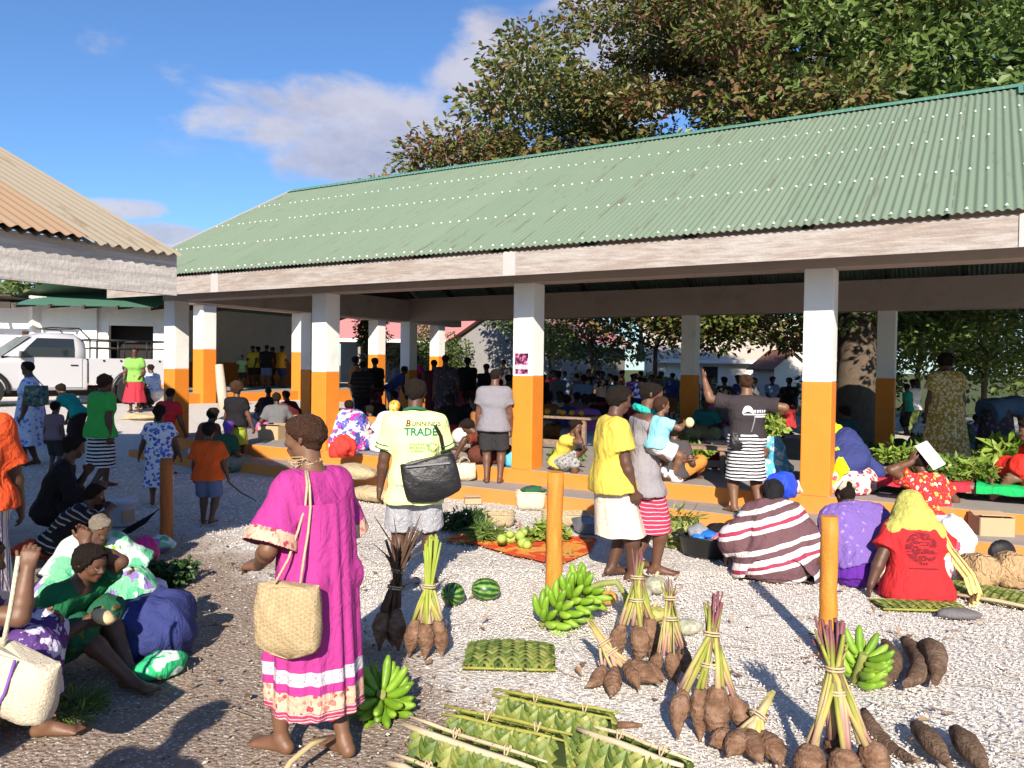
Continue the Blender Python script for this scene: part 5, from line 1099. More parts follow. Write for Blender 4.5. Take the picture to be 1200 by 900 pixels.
for px, hd, mt, mb_, lb, D in ((284, 200, cl('pale_green_cotton', (.25, .45, .2)), K_dk, 'child in a pale green t-shirt on the raised wing floor', 27.5), (297, 170, cl('yellow_black_cotton', (.6, .5, .05)), K_dk, 'youth in a yellow top sitting on the wing platform', 29), (312, 4, K_black, K_den, 'man in a black t-shirt and denim shorts standing on the wing platform', 27.5), (329, -40, cl('amber_cotton', (.72, .36, .03)), K_navy, 'man in an amber shirt and navy shorts standing on the wing platform', 28), (304, 90, cl('olive_cotton', (.12, .16, .05)), K_dk, 'person in an olive shirt stooping on the wing platform', 30), (321, 120, K_mar, K_dk, 'person in a maroon shirt behind the amber shirt on the wing', 30.5)):
    q = atd(px, 430, D); person((q.x, q.y, .85), hd, 1.5 if px != 284 else 1.15, dict(lw=(-.12, .16, .5), rw=(.13, .18, .48), pitch=15), [LG(mb_, to=.95), T(mt, sl=.6)], 'short', 1, label=lb, group=None, seed=int(px), cell=.03)
# --- people inside the hall
F0 = (.39,)
def inside(px, yf, yt, hd, pose, wear, hair, label, z=FZ, **k):
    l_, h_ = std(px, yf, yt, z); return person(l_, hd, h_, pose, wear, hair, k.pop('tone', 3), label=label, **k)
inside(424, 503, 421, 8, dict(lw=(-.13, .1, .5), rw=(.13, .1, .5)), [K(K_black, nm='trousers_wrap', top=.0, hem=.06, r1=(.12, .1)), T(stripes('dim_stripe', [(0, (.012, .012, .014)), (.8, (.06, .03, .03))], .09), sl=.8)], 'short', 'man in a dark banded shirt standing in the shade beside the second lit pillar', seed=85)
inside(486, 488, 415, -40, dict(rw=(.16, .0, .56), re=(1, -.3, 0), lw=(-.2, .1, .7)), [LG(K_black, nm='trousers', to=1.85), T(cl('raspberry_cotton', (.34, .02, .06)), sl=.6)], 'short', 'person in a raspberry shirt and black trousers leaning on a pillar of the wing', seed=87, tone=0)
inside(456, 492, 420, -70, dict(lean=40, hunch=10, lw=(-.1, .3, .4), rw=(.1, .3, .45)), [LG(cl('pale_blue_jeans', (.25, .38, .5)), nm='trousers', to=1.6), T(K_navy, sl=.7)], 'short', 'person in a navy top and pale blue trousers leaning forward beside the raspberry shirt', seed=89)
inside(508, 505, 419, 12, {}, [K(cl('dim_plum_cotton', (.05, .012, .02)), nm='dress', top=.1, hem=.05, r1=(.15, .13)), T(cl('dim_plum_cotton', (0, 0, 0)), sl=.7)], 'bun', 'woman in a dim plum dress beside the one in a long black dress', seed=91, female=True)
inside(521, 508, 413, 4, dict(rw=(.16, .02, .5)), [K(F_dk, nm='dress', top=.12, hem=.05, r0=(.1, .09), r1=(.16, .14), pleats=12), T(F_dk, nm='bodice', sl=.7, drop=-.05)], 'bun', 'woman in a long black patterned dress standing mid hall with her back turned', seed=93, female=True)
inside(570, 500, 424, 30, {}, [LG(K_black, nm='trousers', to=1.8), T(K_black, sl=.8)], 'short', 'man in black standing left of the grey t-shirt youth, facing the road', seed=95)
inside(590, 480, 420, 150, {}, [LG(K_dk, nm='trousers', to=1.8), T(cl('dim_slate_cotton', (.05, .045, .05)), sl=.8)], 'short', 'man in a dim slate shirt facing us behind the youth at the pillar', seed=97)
q = at(405, 530, FZ); person((q.x, q.y+.35, FZ), 18, 1.5, U(SITX, lean=14, hunch=24), [T(F_multi, nm='bodice', sl=.9, drop=.03, pad=.04), LP(F_multi, nm='dress', to=1.7, pad=.06, k=.14)], 'short', 3, female=True, g=1.2, label='stout woman in a brightly mixed floral dress sitting right of the second lit pillar', seed=99)
q = at(429, 528, FZ); person((q.x, q.y+.6, FZ), 40, 1.1, U(SITX, hz=.12), [T(cl('peach_orange_cotton', (.62, .22, .06)), sl=.4), LG(K_dk, to=1)], 'short', 1, hs=1.2, label='child in a peach orange top sitting between two floral dresses', seed=101)
q = at(452, 532, FZ); person((q.x, q.y+.35, FZ), -10, 1.5, U(SITX, lean=12, hunch=20, pitch=24), [T(F_wy, nm='bodice', sl=.9, drop=.03, pad=.035), LP(F_wy, nm='dress', to=1.7, pad=.05, k=.12), ('scarf', dict(m=F_hd, nm='head_scarf', shoulders=False, t=.05))], None, 3, female=True, g=1.1, label='woman in a white and lilac floral dress and orange floral headscarf, seated', seed=103)
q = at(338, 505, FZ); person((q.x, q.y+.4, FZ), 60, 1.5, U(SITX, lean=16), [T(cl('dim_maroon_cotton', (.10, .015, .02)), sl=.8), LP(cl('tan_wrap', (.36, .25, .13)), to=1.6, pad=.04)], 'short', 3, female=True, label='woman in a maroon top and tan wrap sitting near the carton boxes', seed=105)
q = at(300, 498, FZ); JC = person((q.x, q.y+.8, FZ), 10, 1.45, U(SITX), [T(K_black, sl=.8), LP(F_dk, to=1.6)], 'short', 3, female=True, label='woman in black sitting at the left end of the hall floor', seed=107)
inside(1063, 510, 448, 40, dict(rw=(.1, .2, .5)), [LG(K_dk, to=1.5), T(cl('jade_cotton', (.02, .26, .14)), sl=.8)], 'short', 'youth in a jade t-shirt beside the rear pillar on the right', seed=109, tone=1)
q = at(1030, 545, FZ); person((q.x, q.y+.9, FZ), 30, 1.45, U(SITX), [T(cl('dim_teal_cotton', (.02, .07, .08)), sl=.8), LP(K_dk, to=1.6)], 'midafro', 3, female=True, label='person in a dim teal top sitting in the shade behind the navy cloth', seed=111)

# --- the crowd beyond: three built figures, copied with shirts of other colours
def clone(J, loc, rz, sc, mats, label, group):
    o = J['ob'].copy(); C.objects.link(o); o.location = loc; o.rotation_euler = (0, 0, rz); o.scale = (sc, sc, sc); tag(o, label, 'person', group)
    if not label: pass
    for ch in J['ob'].children:
        c = ch.copy(); C.objects.link(c); c.parent = o
        if c.name.split('.')[0] in mats:
            c.material_slots[0].link = 'OBJECT'; c.material_slots[0].material = mats[c.name.split('.')[0]]
    return o
dull = [('black', (.012, .011, .013)), ('grey', (.16, .16, .17)), ('dusty blue', (.17, .24, .42)), ('red', (.36, .03, .035)), ('olive green', (.15, .20, .05)), ('white', (.58, .56, .56)), ('teal', (.03, .22, .22)), ('purple', (.20, .07, .34)), ('pink', (.55, .14, .32)), ('khaki', (.34, .27, .14)), ('orange brown', (.32, .13, .04)), ('navy', (.035, .05, .17))]
crowd = [('stand', 648, 27, 1.6, 3, 200), ('stand', 662, 29, 1.55, 2, 170), ('skirt', 676, 26, 1.5, 1, 20), ('stand', 690, 28, 1.65, 0, 190), ('skirt', 702, 25.5, 1.6, 11, 40), ('stand', 716, 27, 1.5, 5, 100), ('stand', 728, 29, 1.62, 10, 250), ('skirt', 742, 26.5, 1.5, 7, 10), ('stand', 752, 30, 1.6, 0, 30), ('stand', 764, 26, 1.5, 4, 160), ('stand', 776, 28, 1.6, 1, 60), ('skirt', 788, 27, 1.55, 11, 330),
         ('stand', 850, 21, 1.5, 0, 20), ('stand', 867, 22, 1.55, 11, 40), ('skirt', 813, 25, 1.5, 8, 10), ('stand', 905, 24, 1.5, 2, 190), ('skirt', 832, 24, 1.5, 1, 170), ('stand', 638, 22, 1.5, 0, 60), ('skirt', 1040, 22, 1.5, 9, 190), ('stand', 1072, 21, 1.5, 5, 20), ('stand', 556, 25, 1.6, 1, 200), ('stand', 600, 25, 1.65, 0, 30),
         ('stand', 548, 19.5, 1.55, 0, 10), ('stand', 538, 21, 1.6, 1, 40), ('skirt', 562, 20.5, 1.5, 3, 350), ('stand', 580, 22, 1.6, 0, 20), ('skirt', 596, 19, 1.5, 10, 10), ('stand', 625, 19, 1.55, 0, 200), ('stand', 655, 21.5, 1.6, 1, 30), ('skirt', 684, 20.5, 1.5, 2, 340), ('stand', 706, 22.5, 1.6, 0, 170), ('skirt', 722, 21, 1.5, 6, 20), ('stand', 748, 22, 1.55, 11, 60), ('stand', 770, 21.2, 1.5, 0, 200), ('skirt', 440, 19, 1.5, 0, 40), ('stand', 415, 21, 1.55, 10, 300), ('skirt', 470, 20.5, 1.5, 1, 20), ('stand', 885, 20, 1.5, 1, 60), ('skirt', 925, 21, 1.5, 0, 330), ('sit', 690, 13.6, 1.6, 7, 12), ('sit', 720, 14.2, 1.5, 0, 350), ('sit', 735, 16.2, 1.45, 3, 20), ('sit', 810, 17.5, 1.45, 0, 10), ('sit', 880, 14.8, 1.45, 10, 30), ('sit', 900, 18.5, 1.45, 1, 60), ('sit', 530, 15, 1.45, 0, 20), ('sit', 585, 15.5, 1.45, 1, 330), ('sit', 622, 17.5, 1.45, 3, 40), ('sit', 380, 15.5, 1.45, 0, 30), ('sit', 325, 14.6, 1.45, 1, 20), ('sit', 660, 18.2, 1.45, 5, 150), ('sit', 680, 17.2, 1.45, 1, 20), ('sit', 698, 15.6, 1.5, 0, 10), ('sit', 642, 16.4, 1.45, 10, 340), ('sit', 712, 18.8, 1.5, 2, 0), ('sit', 668, 14.8, 1.5, 11, 20), ('sit', 740, 18.6, 1.5, 6, 200), ('sit', 760, 17.5, 1.4, 0, 60), ('sit', 830, 15.2, 1.45, 6, 150), ('sit', 850, 16, 1.45, 1, 200), ('sit', 555, 15.4, 1.5, 0, 40), ('sit', 566, 13.8, 1.5, 10, 80), ('sit', 540, 17, 1.45, 3, 300), ('sit', 470, 16.5, 1.45, 1, 100), ('sit', 440, 15.6, 1.45, 0, 20), ('sit', 910, 17, 1.45, 3, 20), ('sit', 1140, 17.5, 1.45, 7, 200), ('sit', 1085, 18, 1.45, 5, 160)]
BASE = {}
plc = {'sit': 'seated', 'stand': 'standing', 'skirt': 'standing'}
def side_of(px): return 'left of the grey shirted youth' if px < 600 else 'right of the tallest lit pillar' if px < 700 else 'behind the walking women' if px < 795 else 'beyond the waving woman' if px < 940 else 'by the rightmost pillars'
def depth_of(D): return 'deep inside' if D < 16.5 else 'at the hall back' if D < 19.5 else 'past the hall' if D < 25.2 else 'by the yellow hedge'
for kd, px, D, H, ci, hd in crowd:
    q = atd(px, 430, D); wq = (q.x-A0.x)*math.sin(TH)+(q.y-A0.y)*math.cos(TH); z = FZ if wq < 7.3 else max(.0, float(gz(q.x, q.y)))
    nm, c = dull[ci]; m = cl('crowd_'+nm.replace(' ', '_'), c); m2 = cl('crowd_'+dull[(ci*5+3) % 12][0].replace(' ', '_'), tuple(x*.8 for x in dull[(ci*5+3) % 12][1]))
    lab = f'person in {nm} top {plc[kd]} {side_of(px)}, {depth_of(D)}'
    if kd not in BASE:
        ps, we = {'stand': (dict(lw=(-.13, .1, .48), rw=(.14, .12, .46)), [LG(m2, nm='trousers', to=1.8), T(m, sl=.7)]), 'skirt': ({}, [K(m2, top=.0, hem=.12, r1=(.14, .12)), T(m, sl=.7)]), 'sit': (SITX, [T(m, sl=.8), LP(m2, to=1.6, pad=.03)])}[kd]
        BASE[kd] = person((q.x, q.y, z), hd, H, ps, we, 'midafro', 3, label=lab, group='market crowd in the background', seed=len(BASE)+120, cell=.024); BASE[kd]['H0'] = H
    else:
        mm = {'t_shirt': m, 'skirt': m2, 'trousers': m2}; clone(BASE[kd], (q.x, q.y, z), R(hd), H/BASE[kd]['H0'], mm, lab, 'market crowd in the background')
# two bystanders left of the photographer, known from their shadows
for x, y, H, hd, lb in ((-1.62, .72, 1.62, -20, 'bystander in a grey shirt next to the photographer'), (-2.35, .55, 1.58, 15, 'bystander in a navy shirt furthest from the photographer')):
    person((x, y, 0), hd, H, {}, [LG(K_dk, to=1.5), T(K_grey if x > -2 else K_navy, sl=.7)], 'midafro', 1, label=lb, seed=130, cell=.02)
# ------------------------------------------------------------------ posts
M_post = mat('orange_post_paint', (1, 1, 1), .6, custom=wood_c((.42, .15, .02), (.66, .27, .04), (14, 14, 2)), bump=.25, bs=50)
M_post_shade = mat('shaded_orange_post_paint', (1, 1, 1), .65, custom=wood_c((.26, .08, .02), (.42, .14, .03), (14, 14, 2)), bump=.25, bs=50)  # darker copy of the post paint, with the shed's shade in its colour
for px, yb, yt, r, m_, lb in ((195, 631, 537, .058, M_post_shade, 'rough orange wooden post painted darker for the shade of the shed'), (649, 690, 553, .062, M_post, 'stout orange wooden post behind the big green banana bunch'), (969, 770, 605, .050, M_post, 'slim orange wooden post in front of the seated women')):
    q = at(px, yb); zt = atd(px+2, yt, q.y).z
    m = MB(); k = 9; pts = [(random.uniform(-.004, .004), random.uniform(-.004, .004), -.15+(zt+.15)*i/k) for i in range(k+1)]
    m.tube(pts, [r*random.uniform(.96, 1.05) for _ in pts], 16, jit=.02)
    tag(m.build('post', m_, None, (q.x, q.y, 0)), lb, 'post', None)

# ------------------------------------------------------------------ roots, stems and fruit
def soilish(a, b, c):
    def f(t, tc):
        n = t.noise(tc, 14, 6, .7); r = t.noise(t.mapping(tc, scale=(1, 1, 7)), 9, 3); k = t.ramp(n, [(.3, a), (.5, b), (.7, c)])
        return t.mix(t.math('MULTIPLY', t.smooth(r, .52, .62), .4), k, a)
    return f
M_root = mat('earthy_root_skin', (1, 1, 1), .95, custom=soilish((.10, .052, .032), (.20, .112, .070), (.32, .205, .14)), bump=.9, bs=60, spec=.1)
M_yam = mat('brown_yam_skin', (1, 1, 1), .95, custom=soilish((.085, .052, .035), (.155, .098, .066), (.25, .17, .12)), bump=.9, bs=60, spec=.1)
def rampz(stops, sc=1.0, ax=2):
    def f(t, tc):
        r = t.add('ShaderNodeNewGeometry').outputs['Random Per Island']; n = t.noise(t.mapping(tc, scale=(20, 20, 3)), 2, 4)
        z = t.add('ShaderNodeSeparateXYZ', {0: tc}).outputs[ax]
        return t.ramp(t.math('ADD', t.math('MULTIPLY', z, sc), t.math('MULTIPLY', t.math('SUBTRACT', t.math('ADD', r, n), 1), .35)), stops)
    return f
M_stem = mat('taro_stems', (1, 1, 1), .55, custom=rampz([(.10, (.42, .20, .19)), (.22, (.44, .32, .17)), (.36, (.36, .33, .08)), (.50, (.20, .24, .03)), (.62, (.17, .06, .07))], 1.25))
M_stemg = mat('yellow_green_stems', (1, 1, 1), .55, custom=rampz([(.15, (.45, .34, .20)), (.3, (.42, .36, .10)), (.5, (.26, .32, .04))], 1.25))
M_dry = mat('dry_brown_leaf', (.09, .05, .03), .9, .4, 8, bump=.4)
M_tie = mat('fibre_tie', (.46, .36, .22), .9, .2, 30, bump=.4)
M_ban = mat('green_banana_skin', (1, 1, 1), .42, custom=lambda t, tc: t.ramp(t.math('ADD', t.math('MULTIPLY', t.add('ShaderNodeNewGeometry').outputs['Random Per Island'], .6), t.math('MULTIPLY', t.noise(tc, 20, 3), .5)), [(.2, (.10, .20, .012)), (.5, (.16, .30, .02)), (.8, (.24, .38, .04))]), bump=.1, bs=30, spec=.4)
M_bstalk = mat('banana_stalk', (.22, .24, .06), .6, .3, 12, bump=.3); M_tip = mat('dark_banana_tip', (.05, .04, .02), .9)
def tuber(m, p, q, r, n=14, k=22, tip=.25, fat=.4, mi=0):
    p, q = Vector(p), Vector(q); pts = []; rad = []; a_ = random.uniform(0, 6.28); x_ = (q-p).orthogonal().normalized(); y_ = (q-p).normalized().cross(x_); sd = (x_*math.cos(a_)+y_*math.sin(a_))*random.uniform(.03, .12)*(q-p).length; fat = fat+random.uniform(-.15, .2); tip = tip*random.uniform(.7, 1.7); ph = random.uniform(0, 6)
    for i in range(k+1):
        t = i/k; pts.append(p.lerp(q, t)+sd*math.sin(t*3.14)); w_ = (math.sin(math.pi*min(1, (t*.93+.07)))**.55)*(1-(1-tip)*max(0, (t-fat)/(1-fat))**1.6)
        rad.append(r*max(.16, w_)*(1+.05*math.sin(t*9+ph)+.035*math.sin(t*38+ph)+random.uniform(-.03, .03)))
    rad[-1] = r*tip*.4; m.tube(pts, rad, n, jit=.06)
def bundle(px, py, tub, stem_len, n_st, lean, label, sm=M_stem, tie=(.28, .5), spread=.09, sr=.011, dry=0, fan=.06, kind='root_bundle', cat='root vegetables', rm=None):
    """roots tied by their stems; tub = [(dx, dy, dz of crown, dx, dy, dz of tip, radius)]"""
    q = at(px, py); o = empty(kind, (q.x, q.y, 0), 0, label, cat, 'bundles of roots laid out on the gravel'); o.scale = (1.12, 1.12, 1.06)
    for a in tub: m = MB(); tuber(m, a[:3], a[3:6], a[6]); m.build('root', rm or M_root, o)
    L = Vector(lean).normalized()*stem_len; crown = Vector(np.mean([a[:3] for a in tub], 0)); m = MB()
    for i in range(int(n_st*1.9)):
        c = Vector(tub[i % len(tub)][:3])+Vector((random.uniform(-1, 1), random.uniform(-1, 1), 0))*.022; a = random.uniform(0, 6.28); s_ = Vector((math.cos(a), math.sin(a), 0))
        waist = crown+L*tie[-1]+s_*random.uniform(.002, .026); top = crown+L*random.uniform(.8, 1.08)+s_*random.uniform(.2, 1)*fan
        pts = [c, c.lerp(waist, .5)+s_*.004, waist, waist.lerp(top, .5), top]; r0 = sr*.68*random.uniform(.6, 1.4); m.tube(pts, [r0*1.25, r0*1.05, r0*.9, r0*.8, r0*.6], 7)
    m.build('stems', sm, o)
    for t in tie:
        m = MB()
        c = crown+L*t; d = L.normalized(); x = d.orthogonal().normalized(); y = d.cross(x)
        for e in (0, .012): m.tube([c+d*e+(x*math.cos(a)+y*math.sin(a))*(.034+.05*max(0, .35-t))+d*(.012 if False else 0) for a in np.linspace(0, 6.6, 15)], .0045, 6)
        m.build('tie', M_tie, o)
    if dry:
        m = MB()
        for i in range(dry):
            a = random.uniform(0, 6.28); s_ = Vector((math.cos(a), math.sin(a), 0)); b = crown+L*random.uniform(.2, .7); pts = [b, b+L*.25+s_*.05, b+L*.45+s_*random.uniform(.08, .2)+Vector((0, 0, random.uniform(-.1, .1)))]
            m.tube(pts, [.012, .009, .002], 5, flat=.3)
        m.build('dry_leaves', M_dry, o)
    return o
S3 = lambda h=.0: [(-.05, .0, .20+h, -.085, -.03, .0, .045), (.0, -.03, .19+h, .0, -.06, .0, .050), (.055, .0, .20+h, .085, -.02, .0, .043)]
bundle(456, 762, [(-.03, 0, .22, -.05, -.02, 0, .05), (.035, .02, .23, .05, 0, 0, .048), (0, .06, .22, .01, .06, 0, .045)], .42, 8, (.15, .15, 1), 'upright root bundle with withered brown leaves standing in the shadow of the magenta dress', M_dry, dry=14, fan=.14, sr=.012)
bundle(499, 768, S3(), .44, 11, (.06, .1, 1), 'upright root bundle with yellow green stems at the feet of the work shirt man', M_stemg, tie=(.42,), fan=.05, sr=.013)
bundle(735, 812, [(-.10, .10, .09, -.20, -.02, .035, .037), (-.05, .06, .10, -.09, -.12, .035, .040), (-.0, .08, .10, .05, -.06, .04, .036), (.0, .12, .10, .16, .0, .045, .048), (.05, .10, .09, .19, .06, .045, .05)], .26, 8, (-.55, .35, .75), 'root bundle lying spread out with its stems pointing left', fan=.03, sr=.009)
bundle(744, 774, [(-.065, .0, .20, -.08, -.02, 0, .045), (.0, -.02, .20, -.0, -.05, 0, .052), (.07, .02, .23, .08, .0, 0, .055)], .38, 9, (.04, .2, 1), 'tall root bundle standing in front of the pumpkins', tie=(.3, .62), fan=.05)
bundle(789, 800, [(-.07, .0, .15, -.10, -.02, 0, .034), (-.01, -.02, .16, .0, -.06, .02, .04), (.05, .04, .17, .09, .0, .02, .042)], .34, 10, (.0, .25, 1), 'small root bundle with dark stem tips between two larger bundles', tie=(.45, .75), fan=.05, sr=.008)
bundle(828, 862, [(-.09, .02, .19, -.14, -.10, .03, .042), (-.035, -.02, .22, -.04, -.06, 0, .045), (.035, -.03, .23, .045, -.08, 0, .058), (.09, .0, .18, .14, -.04, .02, .045)], .40, 9, (.10, .2, 1), 'largest root bundle with tied green and purple stems, in the middle of the gravel', tie=(.25, .58), fan=.045, sr=.012)
q_ = bundle(884, 893, [(-.02, .06, .09, -.12, -.05, .045, .045), (.0, .05, .10, .0, -.09, .04, .042), (.04, .06, .09, .06, -.12, .04, .045), (-.06, .08, .07, -.16, .05, .045, .042)], .20, 4, (.5, .35, .55), 'low root bundle with one thick cut green stem', M_stemg, tie=(.4,), fan=.015, sr=.02)
bundle(985, 908, [(-.11, .0, .12, -.17, -.05, -.01, .06), (.0, -.03, .12, .0, -.08, -.02, .065), (.09, .0, .13, .14, -.04, -.01, .06), (.0, .07, .12, .02, .10, 0, .055)], .46, 15, (-.03, .1, 1), 'very tall bundle of red and green taro stems nearest the camera', tie=(.42, .62), fan=.075, sr=.014)
def yam(px0, py0, px1, py1, r, label, grp, tip=.5):
    a, b = at(px0, py0, r*.8), at(px1, py1, r*.8); m = MB(); c = (a+b)/2; c.z = 0
    tuber(m, a-c, b-c, r, 16, 12, tip, .6); tag(m.build('yam', M_yam, None, c), label, 'yam', grp)
for i, (a, b, c, d, r, lb) in enumerate(((1036, 752, 1037, 800, .050, 'short dark yam, nearest the orange post in a row of three'), (1060, 750, 1062, 802, .058, 'thick middle yam in the row of three by the orange post'), (1080, 755, 1096, 800, .062, 'fattest yam at the outer end of the row of three by the orange post'))): yam(a, b, c, d, r, lb, 'upper row of yams', .8)
for a, b, c, d, r, lb in ((1012, 832, 1078, 892, .042, 'long thin yam with a hairy neck beside the tall taro stems'), (1072, 850, 1118, 905, .048, 'forked brown yam in the middle of the lower row'), (1118, 855, 1160, 912, .052, 'brown yam with a round head at the end of the lower row')): yam(a, b, c, d, r, lb, 'lower row of yams', .45)
q = at(738, 850, .015); m = MB(); m.tube([(-.06, 0, 0), (0, 0, 0), (.06, .0, 0)], [.018, .016, .008], 10, jit=.08); tag(m.build('root_piece', M_root, None, (q.x, q.y, .016)), 'broken tip of a root lying alone on the white gravel', 'root vegetable')
def banana(m, base, d, L, up, r=.019, bend=.35, mi=0):
    base, d, up = Vector(base), Vector(d).normalized(), Vector(up); up = (up-d*up.dot(d)).normalized(); pts = []; k = 7
    for i in range(k+1):
        t = i/k; pts.append(base+d*L*t+up*bend*L*(t*t*.9))
    m.tube(pts, [r*v for v in (.55, .82, 1.0, 1.05, 1.05, 1.0, .80, .34)], 7)
def bunch(px, py, z, axis, rows, label, L=.15, r=.019, stalk=None, tilt=.35, upv=None, jit=.12):
    q = at(px, py, z); o = empty('banana_bunch', (q.x, q.y, z), 0, label, 'bananas', None); ax = Vector(axis).normalized(); x = ax.orthogonal().normalized(); y = ax.cross(x)
    for j, (t, n, a0, a1) in enumerate(rows):
        m = MB()
        for rr in (0, 1):
            for i in range(n):
                a = a0+(a1-a0)*(i+.5*rr)/max(1, n)+random.uniform(-jit, jit); d = x*math.cos(a)+y*math.sin(a)
                banana(m, ax*(t+.02*rr)+d*.03, d*.9+ax*(tilt-.25+.3*rr), L*random.uniform(.85, 1.1), ax, r*1.15, .5)
        m.build('banana_hand', M_ban, o)
    m = MB(); pts = [ax*(rows[0][0]-.05), ax*rows[-1][0]]+([Vector(v) for v in stalk] if stalk else [ax*(rows[-1][0]+.04)]); m.tube(pts, [.022]*len(pts), 10, jit=.05); m.build('stalk', M_bstalk, o); return o
bunch(447, 818, .07, (.05, -.55, .8), [(-.05, 9, 0, 6.28), (.0, 8, .3, 6.58)], 'green banana bunch standing on the earth at the hem of the magenta dress', .14, .020, tilt=.15)
bunch(668, 705, .16, (.8, .15, .62), [(-.20, 8, 0, 6.28), (-.09, 9, .3, 6.58), (.02, 9, .1, 6.38), (.12, 8, .5, 6.78)], 'large green banana bunch with a long curved stalk leaning on the orange post', .145, .021, stalk=[(.20, .0, .12), (.30, -.02, .14), (.36, -.05, .06), (.37, -.08, -.06)], tilt=.1)
bunch(1006, 785, .08, (.2, -.2, 1), [(-.06, 6, -2.2, 2.0), (.0, 6, -2.4, 1.8), (.06, 5, -2, 2)], 'small green banana bunch behind the tall taro stems', .13, .019)
M_melon = mat('striped_melon_rind', (1, 1, 1), .35, custom=lambda t, tc: t.ramp(t.math('ADD', t.math('MULTIPLY', t.math('SINE', t.math('MULTIPLY', t.math('ARCTAN2', t.add('ShaderNodeSeparateXYZ', {0: tc}).outputs[1], t.add('ShaderNodeSeparateXYZ', {0: tc}).outputs[2]), 11)), .22), t.noise(tc, 30, 4)), [(.32, (.012, .05, .01)), (.52, (.03, .11, .02)), (.68, (.16, .27, .05))]), spec=.45)
for px, py, a, L, lb in ((530, 712, 70, .062, 'round striped watermelon, end on, beside the upright root bundle'), (569, 706, 12, .082, 'oblong watermelon lying on its side on the white gravel')):
    q = at(px, py); MB().ell((0, 0, 0), (L, .066, .066), 20, 12).build('watermelon', M_melon, None, (q.x, q.y+.05, .08), (0, R(8), R(a))); tag(C.objects['watermelon' if 'oblong' not in lb else 'watermelon.001'], lb, 'watermelon').scale = (1.3, 1.3, 1.25)
def pumpkin(px, py, rx, rz, m_, label, ribs=9, stem=True, stretch=1, rot=0):
    q = at(px, py); o = empty('pumpkin', (q.x, q.y+rx*.6, 0), rot, label, 'pumpkin', 'pumpkins and squashes behind the roots'); m = MB(); rings = []
    for i in range(1, 12):
        t = math.pi*i/12; rings.append([((rx*math.sin(t)*(1-.09*abs(math.sin(ribs*a/2))**.6*1.0))*math.cos(a)*stretch, (rx*math.sin(t)*(1-.09*abs(math.sin(ribs*a/2))**.6))*math.sin(a), rz-rz*math.cos(t)*(1-.25*math.sin(t)**8)) for a in np.linspace(0, 2*math.pi, 45)[:-1]])
    m.loft(rings); m.build('rind', m_, o)
    if stem: MB().tube([(0, 0, 2*rz-.015), (.005, 0, 2*rz+.015), (.02, 0, 2*rz+.035)], [.018, .012, .011], 8).build('stem', M_tie, o)
def rind(a, b, c):
    return lambda t, tc: t.ramp(t.math('ADD', t.math('MULTIPLY', t.noise(tc, 9, 5), .75), t.math('MULTIPLY', t.vor(tc, 40), .3)), [(.3, a), (.5, b), (.66, c)])
M_pk_o = mat('orange_pumpkin_rind', (1, 1, 1), .5, custom=rind((.24, .13, .04), (.48, .24, .04), (.56, .36, .10)), spec=.4); M_pk_g = mat('grey_green_pumpkin_rind', (1, 1, 1), .6, custom=rind((.17, .19, .13), (.30, .30, .22), (.46, .43, .34)), spec=.3); M_pk_y = mat('yellow_green_pumpkin_rind', (1, 1, 1), .55, custom=rind((.10, .13, .05), (.36, .32, .07), (.42, .36, .16)), spec=.35)
pumpkin(713, 711, .075, .052, M_pk_o, 'orange pumpkin nearest the banana stalk'); pumpkin(770, 698, .098, .066, M_pk_g, 'grey green pumpkin at the feet of the mother'); pumpkin(752, 706, .085, .055, M_pk_g, 'small grey pumpkin half hidden by the tall root bundle', stem=False); pumpkin(768, 731, .09, .052, M_pk_y, 'yellow and green pumpkin in front of the grey ones'); pumpkin(806, 746, .07, .05, M_pk_g, 'long grey green squash lying outermost', 5, False, 1.7, .2)

# ------------------------------------------------------------------ plaited palm leaf
M_palm = mat('green_palm_plait', (1, 1, 1), .5, custom=lambda t, tc: t.ramp(t.math('ADD', t.math('MULTIPLY', t.add('ShaderNodeNewGeometry').outputs['Random Per Island'], .62), t.math('MULTIPLY', t.noise(tc, 9, 4), .5)), [(.2, (.04, .075, .016)), (.45, (.095, .145, .028)), (.68, (.19, .22, .05)), (.9, (.33, .31, .10))]), spec=.35)
M_rib = mat('pale_palm_rib', (1, 1, 1), .7, custom=wood_c((.40, .30, .18), (.66, .56, .40), (2, 20, 20)), spec=.2); M_ribg = mat('yellow_palm_rib', (.27, .26, .05), .55, .35, 10)
def strip(m, pts, wd, nrm_, k=0):
    """a folded leaflet along points"""
    pts = [Vector(p) for p in pts]; L = []; n = len(pts)
    for i, p in enumerate(pts):
        d = (pts[min(i+1, n-1)]-pts[max(i-1, 0)]).normalized(); s_ = d.cross(Vector(nrm_)).normalized(); w_ = wd*(1 if i < n-1 else .55)
        L.append((p-s_*w_/2, p+Vector(nrm_)*wd*.13, p+s_*w_/2))
    b = len(m.v)
    for r_ in L: m.v += [tuple(v) for v in r_]
    for i in range(n-1):
        for j in (0, 1): m.f.append((b+3*i+j, b+3*i+j+1, b+3*i+3+j+1, b+3*i+3+j)); m.m.append(k); m.sm.append(False)
